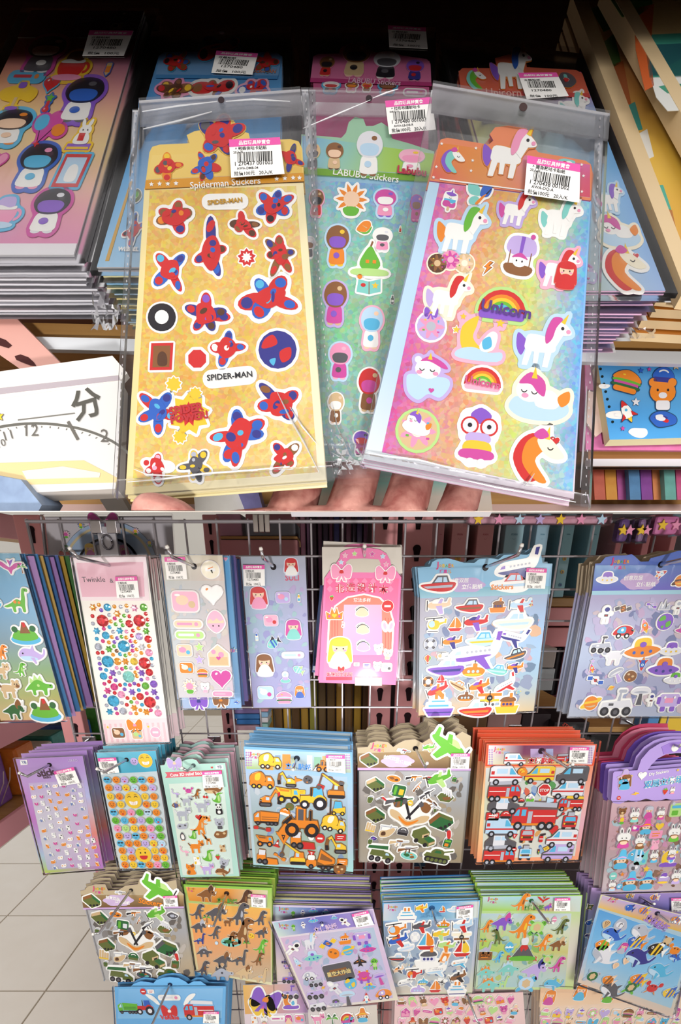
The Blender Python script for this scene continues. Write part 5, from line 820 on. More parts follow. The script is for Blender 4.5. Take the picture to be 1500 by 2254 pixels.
p.st('lash,620,1010,170,0,e lash,628,1180,170,0,e lash,632,1350,170,0,l crown,345,1045,180,0,oym bow,415,628,215,0,pr bow,850,642,205,0,pr straw,318,885,65 girl,400,1430,320,0,yze bear,785,1390,120,8,wh bear,875,1440,120,-5,we bear,770,1560,110,0,wh gloss,862,1570,125,0,wsd ears,875,1180,150,0,wf paw,430,1150,70,80,wr dot,872,965,125,0,r', z=.0011, bc='w')
for k, (X, Y, c) in enumerate(((452, 462, 'f'), (545, 445, 'q'), (720, 450, 'm'), (825, 472, 'v'), (412, 530, 'v'), (858, 550, 'p'))): p.st('star,%d,%d,60,0,%s' % (X, Y, c), z=.0003)
p.st('bow,412,1585,70,0,r', z=.0025); p.st('board,565,1540,60,0,wk board,665,1550,75,0,lb', z=.0013)
for k, ch in enumerate('北造设计本'):
    for c, b, z in (('w', .07, .0012), ('#d8385a', .02, .0016)): p.text(ch, 400 + 108 * k, 790 + (0, -8, -10, -5, 12)[k], 92, c, 0, z, bold=b)
p.text('玩法多样', 620, 905, 170, 'w', z=.0014); p.text('城堡公主系列', 395, 1640, 255, 'w', 0, .0016, bold=.05); p.text('城堡公主系列', 395, 1640, 250, '#d8385a', 0, .002, bold=.01)
p.slab('title_band', [(262, 1668), (520, 1668), (520, 1698), (262, 1698)], .0004, .0008, '#e0405a', keep=False, cr=c3)
p.slab('torn_label', [(550, 1668), (815, 1672), (815, 1752), (548, 1748)], .0004, .0026, '#efe9e2', keep=False, cr=c3)
p.copies(3, .012, INTO, 'pink handled activity card', .006, 3)
hook(c3(645, 470), c3(645, 400), c3(645, 375), .745, 'chrome hook through the handle of the pink activity card')
q2 = Pack('activity_card', 'blue activity card peeking out at the left of the pink one', vert(.80), c3(300, 700), c3(220, 700), c3(400, 700), 'activity card', cr=c3)
q2.slab('card', [c3(205, 760), c3(420, 760), c3(330, 1625), c3(122, 1622)], -.001, 0, '#4f6aa8'); q2.slab('card_border', [c3(135, 1560), c3(190, 1565), c3(190, 1605), c3(130, 1600)], 0, .0003, '#dfe6f4', keep=False)
# ---------- F boats and planes
p = Pack('sticker_pack', 'blue pack of boat and aircraft stickers with a big aeroplane on the header', vert(.765), c4(745, 508), c4(160, 510), c4(1325, 475), cr=c4)
p.grad('card', [(178, 770), (1292, 740), (1166, 1756), (165, 1796)], -.001, 0, [['#b6b4c2', '#a9b9d4'], ['#b3b0bc', '#9fc0e4'], ['#a9b2bc', '#a4c4e2'], ['#a2b0bc', '#9fbccc'], ['#dcb384', '#d9c49c']], cr=c4)
p.slab('header', [c4(*v) for v in ((155, 512), (268, 502), (285, 462), (330, 438), (430, 432), (480, 445), (560, 470), (650, 470), (690, 438), (790, 430), (860, 440), (905, 402), (1000, 395), (1110, 400), (1180, 350), (1222, 348), (1242, 472), (1327, 476), (1308, 742), (178, 778))], -.0004, .0005, '#8fc2e2')
p.grad('header_sea', [(170, 690), (1312, 670), (1306, 740), (178, 775)], .0005, .0007, [['#7fb6cc', '#86bccc'], ['#9cc8d8', '#a4ccd8']], cr=c4, keep=False)
p.sleeve([c4(150, 520), c4(1320, 480), c4(1195, 1765), c4(150, 1805)])
p.st('plane,340,840,220,0,ewl speed,600,845,255,0,rnd tug,850,845,160,0,non plane,1045,835,200,0,vwr rocket,1140,820,60,-10,t heli,315,1000,195,0,yv sail,480,1005,135,0,oo plane,660,985,225,0,riu speed,980,975,345,0,zvw buoy,265,1175,115,0,sd plane,455,1155,185,0,oui speed,705,1135,275,0,vyc liner,985,1115,270,-15,hiu liner,665,1255,490,5,wuv speed,995,1265,205,15,dok balloon,243,1310,85 heli,370,1275,110,0,ht speed,395,1380,335,0,uiw sub,640,1415,215 speed,840,1395,195,-10,avc plane,1000,1375,150,0,oui buoy,247,1500,105,0,xo sail,355,1475,80,0,rr speed,500,1525,170,-30,tno plane,690,1540,195,10,our liner,920,1530,225,28,wrv plane,330,1575,205,20,ruo sub,570,1640,155,0,no bip,780,1640,225 ship,340,1700,280 speed,650,1738,300,0,row tug,930,1695,225 planet,1030,1590,50,0,c')
p.ghost([(205,800),(1262,775),(1150,1735),(190,1770)], 150, ['#8f9ab4','#c9a6b0','#7a86a8','#d8b090','#b0a8c0','#9ab0c8','#c8c4cc','#6f86a0'], 1, 16)
p.st('speed,330,655,330,0,rsd liner,1030,505,420,8,wiu speed,960,640,360,0,wvr', z=.0008, ph=.0006); oval(p, 575, 660, 330, 130, '#c3abd6')
p.text('创意双层', 515, 622, 170, 'w', 0, .0012); p.text('立体贴纸', 630, 675, 180, 'w', 0, .0012, bold=.02); job(p, 395, 495, 160, 397, 545, 105); p.text('Stickers', 890, 678, 195, '#f08a24', 0, .0016, bold=.03)
p.hole(745, 510, 28, '#1d1a20', .0018); p.tagprice([(1095, 515), (1272, 520), (1255, 695), (1080, 690)])
p.copies(4, .013, INTO, 'boat and aircraft sticker pack')
hook(c4(745, 508), c4(1030, 400), c4(1060, 325), .765, 'long chrome hook holding the boat and aircraft pack')
# ---------- G space
p = Pack('sticker_pack', 'space sticker pack with planets and rovers cut off by the right edge', vert(.745), c5(1240, 555), c5(590, 540), c5(1443, 530), cr=c5)
p.grad('card', [(555, 845), (1720, 840), (1500, 2062), (320, 2062)], -.001, 0, [['#aca4c6', '#b6a9cc'], ['#b0b8d2', '#b7b4d4'], ['#aebbd4', '#b4b0d0'], ['#a3a7c6', '#a5a8ca'], ['#b4bccb', '#aeb6cc']], cr=c5)
p.slab('header', [c5(*v) for v in ((590, 545), (640, 540), (690, 482), (760, 465), (900, 462), (950, 450), (980, 470), (1040, 525), (1120, 522), (1140, 490), (1220, 470), (1300, 450), (1420, 415), (1560, 420), (1720, 540), (1720, 845), (555, 855))], -.0004, .0005, '#5a72c0')
p.grad('header_sky', [(592, 560), (1715, 560), (1715, 815), (560, 825)], .0005, .0007, [['#6f9fd0', '#6a78c0'], ['#5c62c0', '#7a66c0']], cr=c5, keep=False)
p.slab('header_lace', [(558, 815), (1720, 800), (1720, 845), (553, 855)], .0005, .0009, '#a5d2e2', keep=False, cr=c5)
p.sleeve([c5(575, 560), c5(1730, 560), c5(1510, 2072), c5(308, 2072)])
p.st('astro,690,1050,200,0,wi sat,860,990,170,20,ndo rocket,1075,1160,150,25,op earth,1275,1120,195,0,ugg buggy,855,1230,210 rover,640,1365,215,0,sdh -quad,750,1455,245,0,hsd ufo,1050,1400,390,5,oyb rocket,1050,1540,140,180,bro ufo,1335,1400,245,0,huy ufo,1260,1585,340,0,uoi rocket,550,1580,95,20,om sat,585,1700,175,0,hbr dish,800,1650,160,30,shl rock,930,1660,145 planet,540,1925,230,0,oyt rover,790,1950,340,0,hsd dish,1030,1850,200,0,hsd astro,1135,1895,140,0,wi robot,1310,1910,260 planet,740,1775,75,0,yo ufo,1370,1690,220,0,hgw crysts,1270,960,140 sat,1140,960,110,0,luv rocket,950,1200,60,60,v astro,1400,980,150,0,ws ufo,1450,1200,160,0,mlu star,560,1510,50,0,l')
p.ghost([(560,880),(1690,880),(1490,2040),(345,2040)], 150, ['#9a90b8','#c0a8c8','#8088b0','#b8b0d0','#a0a8c8','#c8b8c0','#7880a8'], 2, 16)
p.st('ufo,705,695,225,0,huy rocket,1240,645,120,-65,hro planet,1430,715,190,0,oxy', z=.0009, ph=.0006); oval(p, 1030, 720, 370, 170, '#c4a8d2')
p.text('创意双层', 965, 685, 190, 'w', 0, .0012); p.text('立体贴纸', 1090, 748, 195, 'w', 0, .0012, bold=.02); job(p, 835, 525, 190, 832, 583, 120); p.hole(1240, 555, 30, '#141016', .0012)
p.copies(6, .008, INTO, 'space sticker pack at the right edge', alt={'header': ['#b9a88e']})
hook(c5(1240, 555), c5(1460, 505), c5(1500, 470), .745, 'dark chrome hook holding the space pack at the right edge', .003)
# ================= second row
# ---------- H cats
p = Pack('sticker_pack', 'purple pack of tiny cat stickers, leftmost of the second row', vert(.70), c6(390, 440), c6(122, 395), c6(650, 372), cr=c6, ph=.0014)
p.grad('card', [(122, 395), (650, 372), (815, 1255), (355, 1292)], -.001, 0, [['#b894d0', '#b28ad0'], ['#c2a0d6', '#b9a6da'], ['#c07ac6', '#b4c6ea'], ['#b87ac2', '#e88a3c'], ['#a9c6ea', '#c67ab4'], ['#b8d050', '#b077c0']], cr=c6)
p.grad('clear_panel', [(225, 585), (655, 560), (760, 1235), (375, 1268)], 0, .0003, [['#c6b4d8', '#bdb0d6'], ['#cdc9d6', '#c4bcd6'], ['#cfd0d6', '#c6a8cc'], ['#b6bad2', '#bfa0c6']], cr=c6, keep=False)
p.sleeve([c6(112, 385), c6(662, 360), c6(830, 1262), c6(350, 1300)])
pos = '257,618 318,612 373,605 438,605 505,605 628,600 390,655 457,665 533,672 580,640 270,690 332,688 637,672 582,692 400,718 475,730 570,745 640,725 292,745 340,738 378,782 443,778 520,785 652,785 318,805 595,832 452,830 395,850 528,860 675,850 332,875 475,890 612,900 405,918 538,930 690,925 350,955 473,948 635,962 558,970 425,990 483,1000 620,1010 697,990 362,1018 555,1022 440,1055 690,1040 735,1030 378,1075 505,1062 618,1068 548,1075 460,1108 528,1125 600,1108 685,1105 742,1085 402,1145 478,1168 555,1178 630,1165 695,1160 760,1150 422,1200 437,1248 505,1230 572,1228 630,1232 692,1220 768,1215'.split()
kd = ['cat,%s,44,0,oe', 'cat,%s,48,0,ws', 'heart,%s,34,0,mp', 'paw,%s,50,0,wo', 'cat,%s,46,0,wo', 'paw,%s,50,10,ot', 'cat,%s,48,0,wd', 'paw,%s,52,0,sd', 'bow,%s,32,0,mp', 'cat,%s,50,0,no', 'fish,%s,44,0,sw', 'paw,%s,56,-10,wk']
p.st(' '.join(kd[(k * 5 + k // 7) % 12] % s for k, s in enumerate(pos)))
p.text('Stick', 360, 500, 150, '#4a3340', 5, .0008, bold=.03); p.text('hello', 370, 536, 60, '#5a4450', 5, .0008); p.slab('logo_patch', [(160, 405), (215, 402), (220, 438), (165, 442)], 0, .0008, 'w', keep=False, cr=c6); p.text('YB', 190, 420, 38, '#3a4a9a', z=.001); p.text('LERRO', 575, 405, 75, '#d9c8e8', z=.0008)
p.hole(390, 440, 18); p.tagprice([(432, 487), (590, 450), (640, 575), (480, 602)])
p.copies(9, .0085, INTO, 'purple cat sticker pack', .004, 2)
hook(c6(390, 440), c6(215, 532), c6(160, 508), .70, 'chrome hook holding the purple cat pack')
# ---------- I emoji
p = Pack('sticker_pack', 'blue-headed pack of round yellow smiley stickers', vert(.70), c6(997, 400), c6(757, 345), c6(1225, 330), cr=c6, bw=.03, bc='#f2ead8', ph=.0026)
p.grad('card', [(757, 345), (1225, 330), (1352, 1250), (943, 1256)], -.001, 0, [['#bfd0d8', '#c2d2da'], ['#c6d2d6', '#c8d4d8'], ['#c9d4d6', '#cad4d8']], cr=c6)
p.grad('header', [(757, 345), (1225, 330), (1248, 490), (806, 514)], 0, .0005, [['#7fc8dc', '#5ab4d2'], ['#4fb0cc', '#46a8c8']], cr=c6)
p.sleeve([c6(748, 336), c6(1238, 322), c6(1366, 1258), c6(936, 1266)])
rows = [(555, (848, 920, 985, 1055, 1120, 1192)), (617, (862, 930, 997, 1067, 1135, 1205)), (685, (875, 945, 1145, 1215)), (747, (888, 957, 1157, 1222)), (810, (900, 970, 1037, 1105, 1168, 1235)), (873, (915, 985, 1050, 1115, 1183, 1248)), (935, (930, 995, 1062, 1128, 1190, 1258)), (995, (943, 1010, 1073, 1137, 1205, 1270)), (1053, (955, 1020, 1085, 1148, 1213, 1278)), (1110, (968, 1035, 1222, 1288)), (1165, (980, 1045, 1235, 1298)), (1220, (990, 1055, 1118, 1183, 1245, 1308))]
seq = ['cool,c', 'face,o', 'kiss,l', 'face,g', 'cool,c', 'wink,o', 'face,o', 'face,l', 'wink,y', 'kiss,v', 'face,o', 'kiss,l', 'face,y', 'wink,o', 'face,y', 'face,o', 'face,o', 'face,y', 'wink,o', 'face,y']; n = 0
for y, xs in rows:
    for x in xs:
        kd_, pc = (seq + ['cool,c', 'wink,o', 'kiss,p', 'face,g', 'cool,v', 'face,o', 'face,g', 'face,c', 'wink,o', 'face,l', 'face,g', 'wink,c', 'kiss,p', 'face,q', 'face,y', 'wink,o', 'kiss,p', 'face,g', 'face,o', 'face,l'])[n % 40].split(','); p.st('%s,%d,%d,60,0,%s' % (kd_, x, y, pc)); n += 1
p.st('grin,1053,712,132 laugh,1133,1140,126'); p.st('grin,1146,405,112 face,1058,412,62,0,l', z=.0009, ph=.0006)
p.hole(997, 400, 18); p.tagprice([(778, 382), (922, 375), (948, 495), (805, 510)])
p.copies(10, .0085, INTO, 'smiley sticker pack', .003, .8, alt={'card': ['#8fa3ae', '#a9bcc6']})
hook(c6(997, 400), c6(825, 497), c6(770, 475), .70, 'chrome hook holding the smiley pack')
# ---------- J relief animals
p = Pack('sticker_pack', 'mint green pack of small animal stickers with a red ribbon title', vert(.695), c7(510, 625), c7(75, 620), c7(925, 592), cr=c7, bw=.05, bc='#e6efe6', ph=.0018)
p.slab('card', [c7(*v) for v in ((75, 622), (130, 618), (150, 570), (250, 580), (300, 600), (380, 560), (440, 540), (500, 535), (550, 555), (585, 602), (925, 590), (1112, 2068), (345, 2082))], -.001, 0, '#b3dccf', 'print', 'h')
p.grad('clear_panel', [(190, 862), (905, 830), (1035, 2035), (372, 2055)], 0, .0003, [['#d9e8dc', '#d4e6dc'], ['#dde6da', '#d2e4dc'], ['#d9e4da', '#cfe2da']], cr=c7, keep=False)
p.slab('ribbon', [(140, 710), (885, 680), (885, 750), (145, 782), (170, 745)], 0, .0006, '#e06a78', keep=False, cr=c7); p.text('Cute 3D relief Stickers', 455, 730, 500, 'w', 2, .0012, bold=.03)
p.sleeve([c7(20, 540), c7(985, 500), c7(1135, 2085), c7(300, 2100)])
p.st('flam,280,975,120,0,lus crab,450,940,130,0,mp rex,550,985,140,0,no quad,435,1075,170,0,sd cherry,672,1010,85 croc,830,1035,150,0,g whale,780,925,250,0,nt fish,290,1135,115,0,nt quad,640,1140,215,0,sl sit,848,1190,150,0,wk quad,390,1245,235,0,sh heart,585,1290,90,0,r cat,705,1305,95,0,oe rex,590,1395,270,0,ot bear,855,1370,160,0,sd paw,370,1405,160,0,sd penguin,375,1540,115 croc,515,1515,135,0,gq giraffe,715,1570,180 paw,870,1510,200,0,nt quad,560,1670,225,0,on cat,895,1690,125,0,tn flam,400,1730,140 croc,710,1790,170,0,g straw,832,1810,85 cat,560,1850,140,0,wy bear,910,1890,150,-20,sd cat,480,1960,190,0,on quad,705,1960,195,0,lp whale,900,2000,200,0,nt')
p.st('bow,265,592,200,0,lef', z=.0006, ph=.0006); p.slab('logo_patch', [(800, 618), (900, 614), (905, 665), (805, 668)], 0, .0006, 'w', keep=False, cr=c7); p.text('YB', 850, 640, 62, '#3a3a6a', z=.0009); p.st('heart,753,646,34,0,r', z=.0003, ph=.0005)
p.hole(512, 622, 30, '#5a6a6a'); p.tagprice([(632, 690), (882, 677), (916, 890), (650, 908)])
p.copies(11, .009, INTO, 'mint animal sticker pack', .003, .8, alt={'card': ['#e8b6c4', '#b3dccf', '#e4c3cc', '#a8cfc8', '#cfe0d8']})
hook(c7(510, 622), c7(430, 692), c7(368, 658), .695, 'chrome hook holding the mint animal pack')
# ---------- K construction
p = Pack('sticker_pack', 'blue-edged pack of orange construction vehicle stickers', vert(.70), c8(720, 445), c8(135, 320), c8(1330, 378), cr=c8, bw=.05, bc='#8a5a28', ph=.002)
p.grad('card', [(133, 315), (1330, 378), (1340, 1695), (240, 1618)], -.001, 0, [['#7fb8e4', '#74b0e0'], ['#b9c4d8', '#a8c8e0'], ['#c0d0d8', '#b8c0dc'], ['#b0d4dc', '#a9dcd8']], cr=c8, side='c')
p.grad('panel', [(185, 610), (1275, 650), (1280, 1645), (270, 1600)], 0, .0003, [['#b2bfcb', '#a9c4da'], ['#a9bcc4', '#a4bcd0'], ['#a8bcb4', '#9fb8a8'], ['#b8b4a8', '#a8b0a0']], cr=c8, keep=False)
p.grad('header', [(150, 345), (1305, 392), (1315, 605), (165, 560)], 0, .0005, [['#dce8ee', '#a9d0e8', '#cfdfe6'], ['#cfe0d6', '#a6bcc8', '#b6cbc0'], ['#a9c46a', '#9aa9b8', '#a9b8a0']], cr=c8, n=8)
for k, (X, w, h, c) in enumerate(((370, 90, 90, '#e8a44a'), (480, 60, 110, '#8fa8c8'), (560, 90, 120, '#ee9a4a'), (660, 50, 80, '#b8c8a8'), (830, 60, 110, '#dfe6ea'), (910, 80, 90, '#8fc0a4'), (1000, 60, 100, '#d8b07a'))): p.slab('printed_house', [(X, 560 - h - 40), (X + w, 562 - h - 40), (X + w, 575), (X, 572)], .0005, .0007, c, keep=False, cr=c8)
p.sleeve([c8(95, 255), c8(1365, 305), c8(1365, 1705), c8(215, 1625)])
p.st('mixer,335,690,275 digger,610,695,210,0,ynj rock,840,680,110,0,dk cone,740,680,90,-90,oo crane,1110,765,310 tool,1150,685,195,-15,dn -digger,430,900,250,0,ork dump,620,835,275 board,775,812,80,0,yo tractor,900,890,315 board,982,755,80,-20,rk fork,1160,990,205 exting,325,900,45,0,ry helmet,590,1035,105,-15,ow pencil,730,990,60,40,dy rock,640,975,100,0,Gn lorry,390,1095,285 loader,740,1155,490 mixer,1125,1165,275,-10,yzo tool,340,1205,190,0,rd dump,365,1340,195,0,on sign,570,1315,165 cone,505,1375,85,-15 dozer,790,1355,275 dot,878,1310,65,0,w dot,975,1320,105 board,1200,1310,120 digger,1150,1415,245,0,ynk dozer,400,1535,235,0,oor tool,535,1520,150,-25,oo crane,690,1505,280,0,yon sign,880,1490,85,0,rw dumper,980,1560,320 board,1220,1580,115,0,ow rock,1190,1655,150,0,n tool,1215,1100,100,-30,sd')
p.ghost([(195,620),(1270,660),(1270,1635),(280,1590)], 70, ['#9ab4c8','#8aa0c4','#a8c0c8','#7f98b8','#b0b8a0','#c0c8d0'], 7, 12)
p.st('mixer,425,480,260,0,yzo loader,990,535,190,0,oh', z=.0009, ph=.0006); p.text('立体贴纸', 735, 535, 285, '#4f93dc', -2, .001, bold=.03); job(p, 260, 400, 130, 265, 435, 85)
for k in range(18): X, Y = 165 + 25 * (k % 3), 370 + 28 * (k // 3); p.slab('lattice', [(X, Y), (X + 12, Y + 12), (X, Y + 24), (X - 12, Y + 12)], .0005, .0007, '#b48ac0', keep=False, cr=c8); p.slab('lattice', [(X + 1080, Y + 30), (X + 1092, Y + 42), (X + 1080, Y + 54), (X + 1068, Y + 42)], .0005, .0007, '#b48ac0', keep=False, cr=c8)
p.hole(720, 445, 34, '#28303c', .0012); p.tagprice([(1040, 398), (1245, 400), (1255, 602), (1050, 580)])
p.copies(9, .011, INTO, 'blue construction sticker pack', .0035, .6)
hook(c8(720, 445), c8(690, 545), c8(680, 565), .70, 'chrome hook holding the construction vehicle pack')
# ---------- L military
def military(name, label, y, cr, at, card, head, grid_, stickers, headst, bub, tx, jb, lab, hole_, clear, band, cp, hk, hl):
    p = Pack('sticker_pack', label, vert(y), cr(*at), cr(*head[0]), cr(*head[-2]), cr=cr, ph=.002)
    p.grad('card', card, -.001, 0, grid_, cr=cr); p.slab('header', [cr(*v) for v in head], -.0004, .0005, '#b9a98c', 'print', '#6a4a7a')
    a, b, c, d = band; p.grad('header_ground', band, .0005, .0007, [['#8f7650', '#b59a70'], ['#7a5c3c', '#6a5238']], cr=cr, keep=False)
    p.slab('header_lace', [d, c, (c[0], c[1] + clear), (d[0], d[1] + clear)], .0005, .0009, '#c7a6d6', keep=False, cr=cr)
    p.sleeve([cr(*v) for v in card]); p.ghost([(v[0] * .96 + sum(c_[0] for c_ in card) / 4 * .04, v[1] * .96 + sum(c_[1] for c_ in card) / 4 * .04) for v in card], 130, ['#8a8684','#b0a8a0','#78726c','#9c9088','#c0b8b0','#6a6460','#a89880'], 3, 12); p.st(stickers); p.st(headst, z=.0009, ph=.0006); oval(p, *bub, '#cdb6dc')
    for t, x, y_, w in tx: p.text(t, x, y_, w, 'w' if t[0] != 'S' else '#f08a24', 0, .0014, bold=.02)
    job(p, *jb); p.hole(*hole_, '#1d1a1c', .0016); p.tagprice(lab); p.copies(*cp); hook(cr(*hole_[:2]), cr(*hk[0]), cr(*hk[1]), y, hl); return p
military('l', 'grey and sand army vehicle sticker pack in the second row, with a green plane', .715, d1, (725, 285),
    [(102, 530), (1325, 530), (1236, 1532), (100, 1526)], [(85, 275), (200, 270), (225, 225), (300, 205), (420, 215), (480, 270), (545, 225), (610, 195), (720, 185), (800, 225), (900, 165), (920, 95), (990, 120), (1100, 190), (1240, 100), (1335, 150), (1330, 260), (1352, 285), (1330, 528), (90, 522)],
    [['#aaa6a6', '#b4bac0'], ['#a49c98', '#aab0b8'], ['#9a948c', '#aaa49a'], ['#a59a88', '#a89c86'], ['#a8a094', '#9c8c70']],
    'apc,285,675,230,0,Gjt camo,485,615,170,0,onx rifle,705,595,200,12,okn rifle,870,600,150,10,dnr plane,985,620,290,28,ggq pack,1150,620,65,0,jGg rocketrack,1060,800,205 pack,535,748,190,90,jyg rifle,740,700,160,60,on rifle,850,775,215,40,ddk bomb,225,840,110 pistol,345,840,110,40,sd rifle,545,845,340,12,jdk dot,665,880,70,0,y rifle,930,890,220,-35,snx crest,660,1000,480 bomb,938,960,60 apc,285,1010,245,0,Gjn pill,815,1075,85,40,lw apc,1005,1080,300,15,jGn bullets,240,1148,130 chopper,415,1210,200 fx,265,1270,90,0,iu helmet,585,1200,125,0,dk jeep,820,1250,305 pistol,1040,1200,195,0,sdr bomb,225,1300,85 rifle,545,1305,235,5,stn rifle,640,1380,245,12,xns pack,1075,1320,120 launcher,340,1435,340 camo,650,1460,200 -tank,965,1455,330',
    'apc,215,405,225,0,Gjn -plane,1080,265,490,-20,gqg rifle,600,305,160,-5,dsr plane,870,275,140,15,ggq', (530, 425, 355, 140), [('创意双层', 460, 390, 180), ('立体贴纸', 595, 437, 180)], (325, 258, 180, 325, 305, 115),
    [(1112, 332), (1320, 332), (1305, 505), (1105, 498)], (725, 285, 30), 26, [(92, 340), (1345, 300), (1332, 505), (88, 498)], (8, .0115, INTO, 'army vehicle sticker pack in the second row', .003, .6), ((835, 492), (852, 455)), 'chrome hook holding the army pack of the second row')
# ---------- M emergency
p = Pack('sticker_pack', 'red-edged pack of fire engine, ambulance and police car stickers', vert(.705), d2(810, 310), d2(205, 240), d2(1425, 240), cr=d2, bw=.04, bc='#6a5a5a', ph=.002)
p.grad('card', [(210, 235), (1425, 240), (1218, 1512), (96, 1540)], -.001, 0, [['#f0704a', '#f0724e'], ['#f2b080', '#f0a080'], ['#f4d8a4', '#e8b4b0'], ['#f4c890', '#e0a8c0'], ['#f49a70', '#f4a274']], cr=d2, side='o')
p.grad('panel', [(200, 500), (1325, 495), (1180, 1470), (160, 1500)], 0, .0003, [['#cfd2cf', '#d6d2cc'], ['#d2d4b8', '#c6cfdc'], ['#cfd6c6', '#d6d6cf'], ['#e2dccf', '#d4d6cf']], cr=d2, keep=False)
p.grad('header', [(212, 238), (1422, 242), (1390, 476), (192, 482)], 0, .0005, [['#ea5a3a', '#ea5c3c'], ['#e8502f', '#ea5a36']], cr=d2)
p.grad('header_scene', [(232, 252), (1405, 252), (1365, 462), (218, 464)], .0005, .0007, [['#e8dfe6', '#6a2f52', '#8a4a78', '#e8d8e6'], ['#e8e2da', '#7a3a5a', '#a0687a', '#e8d8e2'], ['#d8e0c8', '#e0b878', '#e8c070', '#e6d8e6']], cr=d2, keep=False, n=9)
for k, (X, w, h, c) in enumerate(((690, 140, 90, '#b9a0cc'), (860, 80, 90, '#a4a8d0'), (400, 60, 60, '#9ab0cc'))): p.slab('printed_house', [(X, 380 - h), (X + w, 380 - h), (X + w, 385), (X, 385)], .0007, .0009, c, keep=False, cr=d2)
p.sleeve([d2(190, 225), d2(1460, 200), d2(1240, 1525), d2(85, 1552)])
p.st('van,420,585,360,0,hrk blob3,600,535,120,0,oyr -van,790,575,325,0,yrk -van,1150,580,340,0,ddk -fire,400,765,360 stop,838,738,155 rr_,0,0,1' .replace(' rr_,0,0,1', '') + ' -van,1100,740,345,0,hrs helmet,1245,685,60,0,rw helmet,585,860,60,0,rk house,685,825,110,0,wgs horn,925,855,120 fire,1130,895,265,0,ryk car,395,905,345,0,dhk board,270,1030,145,0,rw helmet,415,1020,110,0,rk fire,725,1040,490,0,rsk tool,1010,1020,110,50,rn front,1120,1085,205 van,370,1155,355,0,vrk front,650,1235,195,0,rsk exting,805,1265,95 heart,935,1170,115,0,rx -van,1030,1275,335,0,hrk car,360,1315,345,0,dhk sign,510,1245,70,0,rw -fire,340,1465,345 dot,505,1390,60 front,630,1435,175,0,vck light,775,1420,55 board,860,1380,60,30,yn -van,985,1435,335,0,lds')
p.slab('sign_post', [(815, 812), (832, 812), (825, 905), (805, 905)], .0003, .0012, 's', keep=False, cr=d2); p.ghost([(205,510),(1315,505),(1175,1465),(165,1490)], 120, ['#5a9a58','#5a82c0','#e0c850','#d86a50','#c8ccd0','#9ab0d0','#f0ece0','#d8a060'], 6, 11)
p.text('STOP', 838, 738, 100, 'w', 0, .0032, bold=.03); p.text('120', 295, 1012, 62, 'w', 0, .0032)
p.st('van,520,410,245,0,wrk -fire,1055,400,160', z=.0011, ph=.0006); p.text('立体贴纸', 805, 418, 290, 'w', 0, .0014, bold=.07); p.text('立体贴纸', 805, 418, 285, '#d83040', 0, .002, bold=.03); job(p, 350, 295, 130, 350, 330, 85)
for k in range(14): X, Y = 240 + 27 * (k % 2), 290 + 26 * (k // 2); p.slab('lattice', [(X, Y), (X + 12, Y + 12), (X, Y + 24), (X - 12, Y + 12)], .0007, .0009, '#b49ac8', keep=False, cr=d2); p.slab('lattice', [(X + 1095, Y - 20), (X + 1107, Y - 8), (X + 1095, Y + 4), (X + 1083, Y - 8)], .0007, .0009, '#b49ac8', keep=False, cr=d2)
p.hole(810, 312, 36, '#3a2030', .0018); p.tagprice([(1115, 262), (1325, 262), (1300, 438), (1105, 430)])
p.copies(9, .0105, INTO, 'red emergency vehicle sticker pack', .004, .8)
hook(d2(810, 310), d2(1100, 497), d2(1150, 465), .705, 'chrome hook holding the emergency vehicle pack')
# ---------- N DIY bunnies
p = Pack('sticker_pack', 'purple handle-topped pack of white bunny and witch stickers at the right edge', vert(.695), d3(1180, 330), d3(440, 650), d3(1264, 600), cr=d3, bw=.05, bc='#d8c8d0', ph=.003)
p.grad('card', [(428, 1030), (1480, 985), (1440, 2085), (300, 2110)], -.001, 0, [['#d2b0b8', '#cfa9b4'], ['#c09aa2', '#b99098'], ['#b0a0a4', '#b49a9c'], ['#d4c4c8', '#cfc0c4']], cr=d3, side='f')
p.slab('header', [d3(*v) for v in ((440, 668), (455, 648), (735, 632), (780, 500), (880, 385), (1000, 310), (1110, 275), (1220, 262), (1480, 262), (1480, 425), (1200, 425), (1080, 440), (980, 490), (900, 570), (860, 632), (1480, 582), (1480, 990), (1330, 965), (1200, 1005), (1080, 978), (960, 1012), (840, 975), (720, 1015), (620, 995), (520, 1042), (440, 1030), (415, 990))], -.0004, .0006, '#b9a0e4', 'print', '#7a52b0')
p.slab('handle_grip', [(1025, 350), (1130, 300), (1260, 290), (1480, 290), (1480, 405), (1200, 405), (1050, 440)], .0006, .0012, '#a584dc', keep=False, cr=d3)
p.sleeve([d3(418, 1010), d3(1490, 980), d3(1450, 2095), d3(290, 2122)])
p.st('bear,540,1130,125,0,nt flowerface,535,1225,110,0,myp bun,690,1170,160,0,wa girl,860,1135,150,0,sme bun,1005,1150,135,0,wm pack,1190,1100,190,0,qgc bun,1170,1380,205,0,wg hat,830,1300,195,0,moe gloss,700,1325,105,0,mwu heart,990,1300,105,0,yp bun,560,1445,235,0,wm bun,755,1485,175,0,wn board,945,1400,155,0,po cat,935,1515,155,0,fp fish,730,1645,260,0,cav hat,530,1700,235,0,cle gloss,760,1705,175,0,avc bun,925,1665,140,0,wc moon,1100,1700,215,0,yuw bun,1140,1625,150,0,wu star,830,1815,90,0,yc blob5,690,1800,160,0,shd hat,640,1960,235,0,cme hat,840,1950,225,0,cbe bun,420,2015,125,0,wv cup,1040,1930,150,0,luy bun,1190,1910,165,0,wl dot,430,1900,95,0,a blob9,505,2025,90,0,cv star,540,1880,60,0,o bun,1300,1200,150,0,wm bun,1300,1500,170,0,wp')
